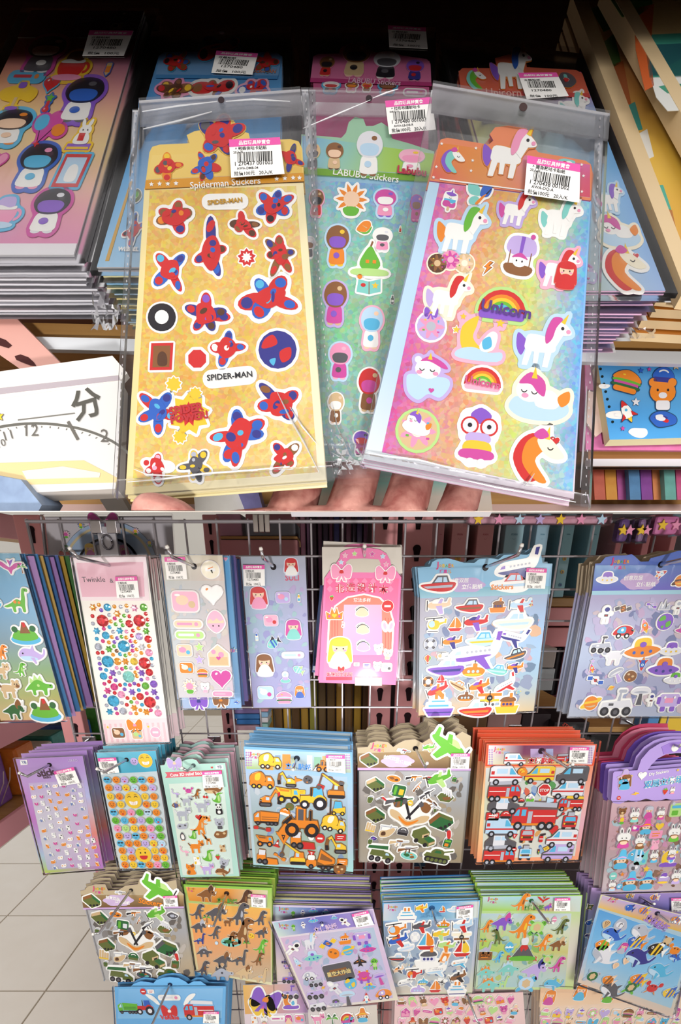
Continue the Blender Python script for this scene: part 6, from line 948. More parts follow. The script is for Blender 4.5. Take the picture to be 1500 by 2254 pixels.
p.ghost([(440,1060),(1460,1030),(1430,2070),(320,2090)], 160, ['#a87a6a','#b89098','#8a6a5a','#c8a0a8','#98a0a8','#7a5a4a','#a8c0c8','#c890b0'], 5, 11)
p.st('girl,585,775,190,0,nce hat,575,710,180,0,lpe star,660,700,36,0,y heart,790,692,110,0,wl straw,1065,885,90 bun,1155,875,85,0,wp star,1220,628,40,0,y dot,505,965,50,0,r bolt,700,915,90,-60,yo dot,1185,360,90,0,w', z=.0009, ph=.0006)
p.text('Diy Stickers', 990, 665, 230, 'w', 8, .0012, bold=.02)
for c, b, z in (('w', .07, .0012), ('#58b4e0', .02, .0018)): p.text('双层立体场', 1045, 770, 455, c, 6, z, bold=b)
p.copies(9, .0085, INTO, 'bunny sticker pack at the right edge', .004, 1.2, alt={'header': [None, '#8a6ac8', None, '#7a5ac0', '#d84a78', '#e07aa0', '#d04a70', '#e68aa8', '#c84468']})
hook(d3(1180, 330), d3(1240, 345), d3(1262, 330), .695, 'chrome hook holding the purple handled pack')
# ================= third row
military('o', 'grey army vehicle sticker pack in the third row over the floor tiles', .685, d5, (422, 190),
    [(100, 330), (800, 320), (880, 812), (232, 838)], [(55, 197), (90, 190), (110, 165), (165, 150), (235, 150), (255, 195), (330, 192), (380, 160), (470, 150), (480, 112), (545, 150), (640, 140), (745, 118), (752, 180), (798, 222), (802, 322), (82, 332)],
    [['#b9b9bc', '#b4b4b6'], ['#b4b4b8', '#a9a9ac'], ['#b6b4b4', '#b4a894'], ['#b4b4b4', '#c2aa86']],
    'apc,200,385,140,-15,Gjt camo,312,362,95,0,onx rifle,440,350,115,10,okn plane,605,358,155,28,ggq fx,720,372,100,0,dsh rocketrack,665,458,115 pack,360,437,110,90,jhg rifle,475,405,75,70,on rifle,540,438,120,40,dk bomb,180,482,60 rifle,350,487,125,10 dot,443,500,30,0,y rifle,600,507,125,-30,sn crest,460,548,265 apc,250,578,135,-15,Gjn apc,675,600,175,12,jGd bullets,235,650,85 chopper,345,678,100 helmet,440,668,75,0,jG jeep,590,682,185 pistol,720,652,105,0,sdr pack,740,718,75,0,Gnj bomb,240,715,55 rifle,430,720,135,5,stn rifle,505,750,155,10 launcher,345,793,205 camo,515,797,115,0,dja tank,700,792,195',
    'apc,140,265,145,-10,Gjn -plane,610,185,270,-20,gqg rifle,345,203,80,0,ds', (330, 265, 215, 80), [('创意双层', 290, 248, 100), ('立体贴纸', 360, 275, 105), ('Stickers', 560, 277, 165)], (190, 182, 95, 192, 208, 60),
    [(655, 225), (755, 222), (765, 300), (662, 302)], (422, 190, 14), 14, [(62, 225), (798, 228), (800, 308), (78, 318)], (8, .0105, INTO, 'army vehicle sticker pack in the third row', .003, 1), ((190, 502), (152, 508)), 'long chrome hook holding the army pack of the third row')
# ---------- P brown dinosaurs
p = Pack('sticker_pack', 'orange pack of grey dinosaur stickers in the third row', vert(.69), d5(1107, 215), d5(800, 160), d5(1430, 178), cr=d5, bw=.05, bc='#d8c0a0', ph=.0016)
p.grad('card', [(795, 152), (1432, 178), (1432, 876), (890, 782)], -.001, 0, [['#8fc24a', '#9cce5a'], ['#c8c890', '#d8cf98'], ['#e8cc90', '#e4d8a8'], ['#d8cfa4', '#e0dcb4']], cr=d5, side='g')
p.grad('panel', [(832, 285), (1420, 325), (1425, 855), (905, 775)], 0, .0003, [['#eeb058', '#f0bc60'], ['#f0a05c', '#eca868'], ['#e8a878', '#d0a880'], ['#cfae88', '#c4b8a0']], cr=d5, keep=False)
p.grad('header', [(812, 168), (1402, 195), (1395, 312), (838, 268)], 0, .0005, [['#e8b060', '#e89a3c', '#e0d8b0'], ['#e09038', '#c87a34', '#c8dcc0']], cr=d5)
p.sleeve([d5(785, 120), d5(1440, 150), d5(1442, 885), d5(880, 790)])
p.st('rex,895,342,120,0,dn tri,1030,347,155,0,dn rex,1190,360,175,0,ds rex,1345,388,115,0,dn palm,965,395,60 tri,905,447,115,0,ds rex,1020,492,105,0,dn quad,1120,417,80,0,nt rex,1210,482,205,0,nt tri,1355,492,95,0,dn sauro,915,537,95,0,ic rock,1285,517,50,0,yn camo,1140,562,150,0,aj rex,1130,540,120,0,nt palm,1250,577,55 rex,1350,592,115,0,gq dot,1035,568,25,0,v stego,945,627,115,0,ds tri,1075,687,135,0,dn sauro,1200,672,140,0,dn rex,1330,682,105,0,nj rex,935,747,115,0,dn stego,1075,777,165,0,sd tri,1230,777,125,0,tn sauro,1350,802,125,0,ts')
p.st('tri,960,215,145,0,nx rex,1225,252,145,0,xn', z=.0009, ph=.0006); p.text('立体贴纸', 1110, 268, 150, '#5aa844', -4, .0012, bold=.03); job(p, 855, 182, 55, 857, 198, 36)
p.hole(1107, 215, 19, '#3a2418', .0012); p.tagprice([(1282, 212), (1388, 218), (1390, 310), (1288, 302)])
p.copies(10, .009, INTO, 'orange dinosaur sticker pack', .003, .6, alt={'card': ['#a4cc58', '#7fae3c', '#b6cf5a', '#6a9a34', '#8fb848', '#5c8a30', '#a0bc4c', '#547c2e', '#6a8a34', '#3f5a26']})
hook(d5(1107, 215), d5(1012, 452), d5(985, 450), .69, 'chrome hook holding the orange dinosaur pack')
# ---------- Q lilac space packs
q2 = Pack('sticker_pack', 'lilac space sticker pack hanging straight behind the tilted one', vert(.70), d6(640, 520), d6(105, 480), d6(1200, 500), cr=d6, bw=.05, bc='#c8bcd8', ph=.0016)
q2.grad('card', [(105, 460), (1205, 482), (1230, 1490), (165, 1512)], -.001, 0, [['#d8cfe6', '#e2d0e6'], ['#c8b8dc', '#d2c2e0'], ['#e0cfc4', '#d8c4dc'], ['#dcc0da', '#dccfe4']], cr=d6, side='l')
q2.grad('header', [(120, 480), (1195, 500), (1200, 640), (130, 620)], 0, .0005, [['#a9c6dc', '#5a6ac0', '#8a7ac8'], ['#d8e0d8', '#7a86cc', '#9a86cc']], cr=d6)
q2.sleeve([d6(75, 395), d6(1235, 425), d6(1250, 1500), d6(120, 1525)])
q2.st('alien,330,560,80,0,g astro,435,545,75 ufo,550,520,110 ufo,690,530,80 rover,280,1270,150,0,ul rover,300,1430,190,0,lui rover,230,1080,60,0,id robot,260,1130,70', ph=.0008); job(q2, 225, 500, 115, 228, 535, 75)
q2.copies(16, .0062, INTO, 'lilac space sticker pack in the third row', .0025, .8, alt={'card': ['#e0dca8', '#c4b0dc', '#d8d49c', '#b9a6d6', '#cfc890', '#a894c8', '#c8c088', '#9a86bc', '#b8b07c', '#8c78ac']})
p = Pack('sticker_pack', 'tilted lilac space sticker pack with a gold banner sticker', vert(.672), d6(640, 660), d6(95, 640), d6(1215, 500), cr=d6, bw=.05, bc='#d8cfe2', ph=.0018)
p.grad('card', [(92, 645), (1212, 502), (1488, 1505), (508, 1612)], -.001, 0, [['#ddd4ea', '#d8c6e4'], ['#e6e0d0', '#d8c4dc'], ['#e4dccc', '#d4bcdc'], ['#e4d8e0', '#e2dcc4']], cr=d6, side='l')
p.grad('panel', [(190, 822), (1215, 705), (1428, 1480), (520, 1585)], 0, .0003, [['#d8b8d4', '#b4c8dc'], ['#d4bcd8', '#b9c4dc'], ['#d0bcd8', '#c4bce0'], ['#cfc2da', '#c6b8dc']], cr=d6, keep=False)
p.grad('header', [(108, 652), (1200, 512), (1225, 668), (168, 808)], 0, .0005, [['#b9d4e0', '#6a78c4', '#8a80cc', '#c8b4d8'], ['#d4e4d4', '#7a80cc', '#9c86cc', '#8a7ac8']], cr=d6, n=8)
p.sleeve([d6(60, 635), d6(1235, 485), d6(1505, 1515), d6(500, 1625)])
p.st('astro,330,930,170,-50,wk uni,520,860,190,0,hsv sat,710,875,190,50,byo tug,895,830,145,0,eoo robot,1085,812,200 rock,770,985,145,0,on planet,930,950,175,0,cyt ufo,1150,935,190,0,mcu ufo,550,1025,215,5,avb rocket,370,1075,115,20,vho jet,1060,1060,165 alien,1225,1100,135,0,gqe board,830,1190,330,6,dn monster,1110,1240,175,0,mlo dish,1285,1260,145,10,lum buggy,500,1240,145,0,hsd rover,575,1300,155,0,shd astro,780,1360,180,30,hw earth,960,1310,155,0,cyq ufo,1170,1352,150,0,cyo rover,570,1425,195,0,lsd dish,930,1470,175,0,vsd rocket,1135,1470,115,-5,wrc buggy,1320,1440,175,0,ola rover,600,1560,185,0,hsd ufo,805,1540,165,0,sdh planet,660,1360,50,0,yo')
p.ghost([(200,835),(1210,720),(1420,1470),(525,1570)], 90, ['#c8a8d0','#b8b8d8','#d8b8d8','#a8b8d0','#d0c8d8','#c0a0c8'], 10, 11)
p.text('星空大作战', 832, 1192, 270, '#f0d890', 6, .003, bold=.03); p.st('ufo,550,625,115 alien,335,705,80,0,g astro,440,675,75 astro,895,640,125,40,wk ufo,780,595,80,0,cv', z=.0009, ph=.0006); p.text('立体贴纸', 685, 708, 265, '#e6c8e6', 7, .0012, bold=.03); job(p, 225, 680, 115, 235, 712, 75, 7)
p.hole(642, 655, 20, '#2a2440', .0012); p.tagprice([(970, 545), (1150, 502), (1218, 660), (1025, 690)])
p.root['group'] = q2.root['group']
hook(d6(642, 655), d6(640, 672), d6(648, 680), .672, 'chrome hook holding the tilted lilac space pack')
# ---------- R white boats
p = Pack('sticker_pack', 'blue-headed pack of white boat and aircraft stickers in the third row', vert(.688), d7(755, 540), d7(218, 492), d7(1285, 462), cr=d7, ph=.002)
p.grad('card', [(213, 490), (1288, 458), (1200, 1482), (255, 1502)], -.001, 0, [['#6ab4e4', '#8cc4e6'], ['#a8bcd4', '#c0c8dc'], ['#b4c4d0', '#c4c8d4'], ['#d8d4c8', '#d8dcb8']], cr=d7, side='c')
p.grad('panel', [(232, 695), (1235, 668), (1170, 1460), (300, 1480)], 0, .0003, [['#8c9cb8', '#93a8c4'], ['#94a8c0', '#9cb0c8'], ['#a9b8c4', '#b4c0c8'], ['#d4c8b8', '#dcd4c0']], cr=d7, keep=False)
p.grad('header', [(228, 495), (1278, 470), (1262, 648), (218, 682)], 0, .0005, [['#d8d4e0', '#4f9ad8', '#5aa4dc', '#e0e4dc'], ['#d0dce0', '#7ab4dc', '#8cc0dc', '#dce4dc']], cr=d7, n=8)
p.sleeve([d7(180, 455), d7(1310, 425), d7(1220, 1492), d7(235, 1512)])
p.st('heli,365,770,240,5,ov plane,640,740,215,0,ddr sub,880,722,155,0,og plane,1090,728,235,5,vwr pill,480,805,85,30,wh plane,385,890,240,15,bor buoy,570,857,110,0,hw sail,690,905,210,0,co plane,850,828,195,-5,yyq bip,1080,852,225,0,zn speed,465,968,195,15,hvw plane,910,952,205,-12,qqo sail,1085,982,205,0,ry speed,365,1085,185,-5,drh rocket,510,1060,85,0,hvv tug,710,1095,295,0,hwd frame,890,1078,135,-15,eow liner,1065,1135,200,10,wco bottle,505,1170,40,0,hv plane,390,1215,135,20,eod heli,555,1258,195,0,ro liner,810,1215,260,5,wvh plane,1045,1292,205,20,ndk liner,470,1352,205,15,wsd sub,655,1352,125,0,cy sail,790,1400,145,0,oo bip,865,1342,115,-20,wd sub,600,1442,175,0,lw ship,1030,1422,225,0,whw')
p.ghost([(245,710),(1225,690),(1165,1450),(310,1470)], 120, ['#7a8cac','#a0b0c4','#6a7c9c','#b4bcc8','#8498b4','#c8c4bc'], 4, 12)
p.st('ship,480,612,225,0,wwb plane,640,538,145,5,yyo sail,870,552,80,0,co speed,985,552,140,0,hvw', z=.0009, ph=.0006); p.text('立体贴纸', 745, 612, 235, '#6aa8d8', 2, .0012, bold=.02); job(p, 325, 528, 115, 325, 562, 75)
p.hole(755, 540, 34, '#2a5a8c', .0012); p.tagprice([(1022, 515), (1205, 490), (1200, 630), (1020, 645)])
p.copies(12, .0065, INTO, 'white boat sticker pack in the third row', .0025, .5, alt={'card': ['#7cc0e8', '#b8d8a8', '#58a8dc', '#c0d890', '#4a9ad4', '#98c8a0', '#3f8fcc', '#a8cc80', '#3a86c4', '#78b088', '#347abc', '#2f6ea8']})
hook(d7(755, 540), d7(805, 718), d7(835, 710), .688, 'chrome hook holding the white boat pack')
# ---------- S green dinosaurs
p = Pack('sticker_pack', 'green-edged pack of bright cartoon dinosaur stickers', vert(.69), d8(468, 318), d8(120, 290), d8(820, 283), cr=d8, bw=.04, bc='#c8d8c8', ph=.002)
p.grad('card', [(118, 290), (822, 282), (757, 936), (74, 928)], -.001, 0, [['#a8dc60', '#b0e068'], ['#c8d8b8', '#d8d8c0'], ['#d0d8d0', '#e0d4cc'], ['#c0d8b0', '#c8e088']], cr=d8, side='g')
p.grad('panel', [(122, 408), (745, 408), (700, 915), (100, 915)], 0, .0003, [['#b8d0dc', '#c8d8e0'], ['#b8d070', '#d8e0c8'], ['#a8cc58', '#d0c880'], ['#b0d0cc', '#c4d0c8'], ['#a8ccd0', '#b8d0d0']], cr=d8, keep=False)
p.grad('header', [(135, 292), (815, 287), (803, 395), (132, 388)], 0, .0005, [['#c8dce8', '#a8d8ec', '#b8dce8', '#d0e0d8'], ['#a0d050', '#b0d860', '#e0b870', '#d0e0d8']], cr=d8, n=8)
p.sleeve([d8(100, 268), d8(850, 262), d8(775, 945), d8(62, 938)])
p.st('rex,155,490,95,0,on tri,265,460,145,0,um rex,400,492,175,0,oy turtle,505,497,145,0,gq egg,625,445,45,0,pw rex,665,492,115,0,Gk -rex,245,562,115,0,Gj palm,135,600,50,0,on sauro,155,642,105,0,sl palm,480,562,70 rex,545,602,125,0,oe tri,645,612,115,0,nt egg,315,637,80 volcano,415,652,165 board,150,695,95,0,no rex,235,702,85,0,cb turtle,575,717,90,0,gq rex,640,752,115,0,mn stego,155,802,125,0,ao stego,310,777,145,0,av tri,485,787,175,0,li sauro,270,872,95,0,qa turtle,430,882,165,0,cv whale,620,887,135,0,cv stego,175,887,155,0,ao')
p.ghost([(125,415),(740,415),(695,905),(105,905)], 60, ['#90b868','#a8c8c0','#b8c878','#88b0b0','#c8c898'], 11, 11)
p.text('DINOSAUR', 405, 712, 210, '#d84a40', -3, .002, bold=.04); p.text('DINO', 152, 688, 70, '#5a3418', 0, .003, bold=.03)
p.st('rex,395,325,130,0,on ptero,550,312,90,0,rn tri,580,360,60,0,um', z=.0009, ph=.0006); p.text('立体贴纸', 480, 367, 150, '#6aa850', 0, .0012, bold=.03); job(p, 205, 308, 75, 207, 330, 48)
p.hole(468, 318, 16, '#2a6a3a', .0012); p.tagprice([(625, 292), (730, 290), (730, 380), (618, 382)])
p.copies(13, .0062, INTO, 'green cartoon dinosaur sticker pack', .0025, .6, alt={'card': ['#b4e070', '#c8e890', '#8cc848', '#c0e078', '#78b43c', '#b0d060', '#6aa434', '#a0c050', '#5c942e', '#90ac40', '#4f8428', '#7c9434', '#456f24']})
hook(d8(468, 318), d8(585, 472), d8(612, 472), .69, 'chrome hook holding the green dinosaur pack')
# ---------- T sea animals
q2 = Pack('sticker_pack', 'sea animal sticker pack with purple header behind the tilted one', vert(.705), d8(1215, 290), d8(900, 230), d8(1560, 262), cr=d8)
q2.grad('card', [(885, 232), (1580, 262), (1530, 1000), (800, 900)], -.001, 0, [['#c4a4d8', '#b898d4'], ['#8ab4dc', '#78a8d8'], ['#c8c4d8', '#b8c8dc']], cr=d8, side='l')
q2.grad('header', [(960, 248), (1575, 268), (1570, 400), (955, 330)], 0, .0005, [['#b49ad4', '#a48ccc'], ['#c0a8dc', '#5a6ac0']], cr=d8)
q2.sleeve([d8(870, 222), d8(1590, 252), d8(1540, 1010), d8(790, 910)]); q2.st('fish,1315,295,70,0,oe fish,1145,285,60,0,yo', ph=.0006, z=.0009); q2.tagprice([(1422, 292), (1530, 290), (1535, 380), (1425, 388)])
q2.st('turtle,870,360,60,0,n fish,868,470,60,0,b whale,862,560,60,0,i fish,858,650,50,0,c shell,850,740,50,0,a turtle,846,810,50,0,j', ph=.0012)
q2.copies(6, .009, INTO, 'sea animal sticker pack at the right edge', .003, 1)
hook(d8(1215, 290), d8(1300, 342), d8(1312, 342), .705, 'dark hook holding the rear sea animal packs')
p = Pack('sticker_pack', 'tilted sea animal sticker pack with blue water print at the right edge', vert(.672), d8(1335, 405), d8(945, 285), d8(1560, 432), cr=d8, bw=.04, bc='#b8d4e8', ph=.002)
p.grad('card', [(948, 278), (1600, 440), (1440, 1120), (788, 882)], -.001, 0, [['#e0d8a8', '#e0d8a8'], ['#7ab4e4', '#8cc0e8'], ['#84bce4', '#9ac8e8'], ['#a8c4dc', '#c8cfc0'], ['#e0c8b0', '#e0c8b8']], cr=d8, side='l')
p.grad('panel', [(935, 380), (1560, 590), (1430, 1060), (825, 850)], 0, .0003, [['#5c9fd8', '#6fb0e0'], ['#74b4e2', '#7cbce6'], ['#8cc0e4', '#90c4e4'], ['#b8c8d0', '#a8cce0']], cr=d8, keep=False)
p.grad('header', [(958, 285), (1592, 442), (1565, 555), (928, 365)], 0, .0005, [['#c0b0d8', '#b8a0d8', '#b8a4d8'], ['#e8c060', '#e0b048', '#e0b850']], cr=d8)
p.sleeve([d8(935, 268), d8(1612, 434), d8(1450, 1132), d8(775, 890)])
p.st('shell,980,478,65,0,tn blob6,1080,487,110,0,shd whale,1030,552,165,-10,bv whale,1230,542,180,-28,sh fish,1190,602,140,-10,boy fish,1330,652,145,-5,kwy crab,1455,652,115,0,on fish,965,622,130,0,owg girl,1095,642,75,0,mse whale,1210,705,205,-10,ivk whale,970,692,205,-35,hs shell,1045,762,50,0,et shell,1120,727,60,0,et turtle,885,832,115,0,sjt fish,1000,862,105,-15,oen whale,1020,932,175,-25,dh whale,1460,705,95,0,bv turtle,1400,590,90,0,nt fish,1200,860,130,-10,oy crab,1300,910,120 whale,1350,800,170,-15,cv turtle,1150,910,120,0,gj fish,1420,950,110,0,yb')
p.st('fish,1145,368,75,-12,bi fish,1245,388,85,-12,oy fish,1465,452,85,-10,ow', z=.0009, ph=.0006); p.text('立体贴纸', 1330, 472, 205, '#a884d0', -16, .0012, bold=.04); job(p, 1035, 308, 70, 1030, 325, 45, -12)
p.hole(1335, 405, 18, '#2a2440', .0012); p.root['group'] = q2.root['group']
hook(d8(1335, 405), d8(1415, 468), d8(1452, 465), .672, 'chrome hook holding the tilted sea animal pack')
# ================= fourth row, cut off by the bottom edge
p = Pack('sticker_pack', 'blue pack with scalloped top and printed trucks at the bottom edge', vert(.668), d5(700, 868), d5(300, 890), d5(1100, 890), cr=d5, mat='print', ph=.0006, bw=.05)
p.slab('card', [d5(*v) for v in ((300, 888), (415, 886), (440, 865), (490, 848), (545, 855), (580, 862), (600, 840), (650, 822), (700, 817), (760, 824), (810, 850), (830, 868), (870, 848), (920, 848), (965, 880), (1102, 884), (1075, 1700), (345, 1700))], -.001, 0, '#6fb4e8', 'print', '#2f6ab0')
p.grad('panel', [(330, 905), (1080, 900), (1070, 1110), (325, 1115)], 0, .0003, [['#84c0ee', '#8cc4f0'], ['#78b8ea', '#7cbcec'], ['#8ac4ee', '#90c8ee']], cr=d5, keep=False)
p.sleeve([d5(290, 880), d5(1112, 876), d5(1085, 1710), d5(340, 1710)])
A['wing'] = ('wvh', [('0', sm(-1, .8, -.6, .3, -.2, .0, .2, -.4, .6, -.5, .4, .0, .0, .5, -.5, .8))])
p.st('wing,590,985,120,0,w -wing,830,985,130,0,w lorry,400,1035,150,0,gjk tractor,520,1035,140,0,rbo fire,910,1060,230,0,rhk bow,697,1060,120,0,rw dot,508,918,46,0,r board,563,918,50,0,wr pill,695,962,170,0,wh', z=.0005, bc='#8cc4ee'); p.text('Vehicle', 697, 1103, 135, '#e04848', 0, .0014, bold=.03)
p.hole(700, 868, 16, '#1d2a4a', .0012); p.tagprice([(945, 1052), (1055, 1052), (1055, 1140), (940, 1135)])
p.copies(5, .012, INTO, 'blue truck sticker pack at the bottom edge', .003, 1)
hook(d5(700, 868), d5(575, 1150), d5(565, 1165), .668, 'long chrome hook holding the blue truck pack')
p = Pack('sticker_pack', 'purple and orange pack below the orange dinosaur pack, at the bottom edge', vert(.70), (610, 2180), (533, 2170), (690, 2166))
p.grad('card', [(535, 2168), (690, 2164), (700, 2430), (548, 2430)], -.001, 0, [['#e8d8e0', '#e4cfe0'], ['#e8d4d8', '#e8dce0']]); p.grad('header', [(535, 2168), (690, 2164), (692, 2228), (540, 2232)], 0, .0005, [['#f0c068', '#c8a8d8'], ['#e8b060', '#b490d0']])
p.sleeve([(530, 2162), (696, 2158), (706, 2436), (542, 2436)]); p.st('bow,585,2200,70,-20,uo bow,580,2215,60,10,ym moon,640,2205,40,0,ou', z=.0009, ph=.0006); p.st('pill,612,2240,34,0,wm girl,636,2242,22,0,me gloss,660,2240,26,0,po cat,560,2242,22,0,wo bun,582,2244,22')
p.copies(3, .012, INTO, 'purple and orange pack at the bottom edge')
p = Pack('sticker_pack', 'cream sheet pack with pony and tree stickers under the tilted space pack', vert(.682), (755, 2222), (678, 2224), (828, 2214))
p.grad('card', [(678, 2222), (830, 2212), (842, 2430), (692, 2430)], -.001, 0, [['#d8cfd0', '#dcd4c8'], ['#d8cccc', '#d4ccc4']]); p.sleeve([(672, 2216), (836, 2206), (848, 2436), (688, 2436)]); p.st('quad,702,2240,34,0,pm palm,732,2244,30,0,gj rain,765,2238,34 hat,798,2232,34,0,oye uni,768,2246,30,0,cb')
p.root['group'] = 'packs at the bottom edge'
p = Pack('sticker_pack', 'pink sheet pack of small sweets stickers at the bottom edge', vert(.69), (1020, 2190), (872, 2196), (1150, 2186), bw=.06)
p.grad('card', [(870, 2194), (1152, 2184), (1172, 2440), (862, 2440)], -.001, 0, [['#ecc8c8', '#f0d0cc'], ['#f0d4d0', '#eccccc']], side='f'); p.sleeve([(862, 2188), (1160, 2178), (1180, 2446), (855, 2446)])
R = random.Random(9); kk = ['cup', 'heart', 'bow', 'house', 'gloss', 'girl', 'bear', 'burger', 'straw', 'pop', 'bun', 'hat', 'donut', 'pill']
p.st(' '.join('%s,%d,%d,%d,%d,%s' % (kk[(i * 5 + j * 3) % 14], 884 + 24 * i + (j % 2) * 9, 2204 + 22 * j - i * .6, 22, R.randint(-15, 15), R.choice(['po', 'fn', 'mp', 'ro', 'nt', 'qp', 'ep'])) for i in range(11) for j in range(3)))
p.copies(3, .014, INTO, 'pink sweets sticker pack at the bottom edge')
hook((1028, 2188), (1050, 2246), (1056, 2254), .69, 'dark hook in front of the pink sweets pack')
p = Pack('sticker_pack', 'cream and orange girl sticker pack under the sea animal pack', vert(.69), (1300, 2185), (1190, 2176), (1500, 2196), bw=.06)
p.grad('card', [(1190, 2174), (1520, 2190), (1510, 2440), (1182, 2440)], -.001, 0, [['#f0d0b4', '#f0d8c0'], ['#f0e0d8', '#ecdcd4']]); p.grad('header', [(1190, 2174), (1520, 2190), (1520, 2200), (1187, 2216)], 0, .0005, [['#f0c49c', '#f0ccac'], ['#f4d4b4', '#f0d0b0']])
p.sleeve([(1188, 2168), (1530, 2184), (1520, 2446), (1186, 2446)]); p.st('girl,1210,2195,34,0,ome girl,1278,2184,36,0,oce girl,1340,2190,34,0,oge', z=.0009, ph=.0006)
p.st(' '.join('%s,%d,%d,%d,0,%s' % (kk[(i * 3 + j * 4) % 14], 1200 + 26 * i, 2228 + 20 * j, 23, R.choice(['pq', 'co', 'mp', 'ly', 'nt', 'qp', 'ev'])) for i in range(12) for j in range(2)))
p.copies(3, .012, INTO, 'cream girl sticker pack at the bottom edge')
# ---------- headband in a clear bag behind the grid
pl_ = vert(.86)
p = Pack('headband_pack', 'blue flowered headband with a pink bow in a clear bag behind the grid', pl_, c1(820, 130), c1(340, 60), c1(1360, 60), 'headband', cr=c1, mat='puffy', ph=.002)
p.slab('bag', [c1(330, 48), c1(1355, 38), c1(1400, 700), c1(400, 700)], -.004, .006, 'w', 'bag'); p.slab('backing_card', [c1(345, 60), c1(1345, 52), c1(1385, 690), c1(412, 690)], -.004, -.003, '#d2cdd2')
for nm_, r0, r1, c in (('band', 230, 380, '#a8c0dc'), ('inner_band', 210, 250, '#8a93b4'), ('trim_line', 330, 350, '#d8c8a0')):
    t = np.linspace(0, math.pi, 22); p.slab(nm_, [(855 + r1 * math.cos(a), 460 - r1 * .95 * math.sin(a)) for a in t] + [(855 + r0 * math.cos(a), 460 - r0 * .95 * math.sin(a)) for a in t[::-1]], -.001, .001 if nm_ != 'trim_line' else .0018, c, keep=False, cr=c1)
p.st('flowerface,525,205,60,0,pmo flowerface,640,130,55,0,byo flowerface,1070,180,55,0,pyo flowerface,1180,270,60,0,by cherry,510,335,110,0,rj girl,715,330,110,0,yme girl,980,330,90,0,pme', bw=.05); p.st('bow,830,125,240,0,mp', z=.004, bw=.05)
cl = empty('clip_strip', (0, 0, 0), 'clear plastic clip strip hanging from the grid beside the bow', 'clip strip')
a = vert(.82).hit(*c1(830, 130)); box('strap', (a.x - .014, .818, a.z - .07), (a.x + .014, .822, a.z - .002), '#c9c6cc', 'wire', cl); box('clip', (a.x - .02, .812, a.z - .012), (a.x - .004, .826, a.z + .006), '#d8d6d8', 'metal', cl, .001); box('clip', (a.x + .004, .812, a.z - .012), (a.x + .02, .826, a.z + .006), '#d8d6d8', 'metal', cl, .001)
V, Fc = tube([(a.x + .008 * math.cos(t), .815, a.z - .024 + .01 * math.sin(t)) for t in np.linspace(0, 6.4, 14)], .0014, 6); ob('ring', mk('ring', V, Fc, '#9a98a0', 'metal', True), cl)
a = vert(.82).hit(575, 1129); b = vert(.82).hit(575, 1172); cl = empty('bracket', (a.x, .82, a.z), 'short chrome bracket hanging at the top centre of the grid', 'bracket')
for k in (-1, 0, 1): box('rail', (.009 * k - .0038, -.004, b.z - a.z), (.009 * k + .0038, .004, -.002), '#cfc9c4', 'metal', cl, .001)
# bags at the top right
for k, (x0, x1, y0, y1, c, lab) in enumerate(((1030, 1350, 1131, 1156, '#d8a0b4', 'pink and gold plush bag lying along the top right of the grid'), (1360, 1400, 1138, 1196, '#6a4a86', 'dark purple clear bag at the top right'), (1402, 1436, 1138, 1196, '#8a6a94', 'mauve clear bag beside the dark purple one'), (1440, 1510, 1132, 1180, '#d87ab0', 'bright pink and purple toy bag in the top right corner'))):
    yb = .80; a, b = vert(yb).hit(x0, y1), vert(yb).hit(x1, y0); r = empty('plush_bag', (0, 0, 0), lab, 'bag')
    box('contents', (a.x + .002, yb + .004, a.z + .002), (b.x - .002, yb + .028, b.z - .001), c, 'soft', r, .006); box('bag', (a.x, yb, a.z), (b.x, yb + .03, b.z + .0005), 'w', 'bag', r)
    for m in range(7 if k == 0 else 2): X = a.x + (b.x - a.x) * (m + .5) / (7 if k == 0 else 2); V, Fc, C = prism([tuple(v) for v in star(0, 0, .008)], 0, .003, ['y', 'p', 'v', 'l'][m % 4]); ob('charm', mk('charm', V, Fc, C, 'puffy'), r, (X, yb + .002, (a.z + b.z) / 2), (math.pi / 2, 0, 0))
# ================================================================== UPPER PART: the display shelf and the packs held in a hand
SP = thru(P(0, 60, .45), P(1500, 60, .45), P(750, 620, .32))
DOWN = -SP.n
DV = Vector((0, 1, SL)).normalized()
def face(pts, d): return [P(x, y, d) for x, y in pts]
def onpl(pl, pts): return [pl.hit(x, y) for x, y in pts]
st_(slab3('wall_back_shelf', face([(-900, -700), (2400, -700), (2400, 800), (-900, 800)], .66), FW * .01, '#4a2a18', 'darkwood'), 'dark brown back board of the upper shelf')
st_(slab3('ceiling', [P(-900, -60, .36), P(2400, -60, .36), P(2400, -60, .70), P(-900, -60, .70)], UPV * .02, '#4a2a18', 'darkwood'), 'dark wooden board above the upper shelf')
0 and st_(slab3('wall_left', [P(-420, -60, .36), P(-420, 1120, .36), P(-420, 1120, .7), P(-420, -60, .7)], Vector((-.01, 0, 0)), '#4a2a18', 'darkwood'), 'dark side board left of the upper shelf')
0 and st_(slab3('wall_right', [P(2000, -60, .36), P(2000, 1120, .36), P(2000, 1120, .7), P(2000, -60, .7)], Vector((.01, 0, 0)), '#4a2a18', 'darkwood'), 'dark side board right of the upper shelf')
# added plate, unseen behind the viewer: cuts the straight shadow edge across the shelf
yv = -.07; zv = H - .42 + .645 * (yv + .60)
vis = tag(box('lamp_visor', (-.16, yv - .002, zv), (.33, yv, zv + .26), '#141414', 'matte'), 'added black plate behind the viewer that cuts off the shelf spot', 'light blocker')
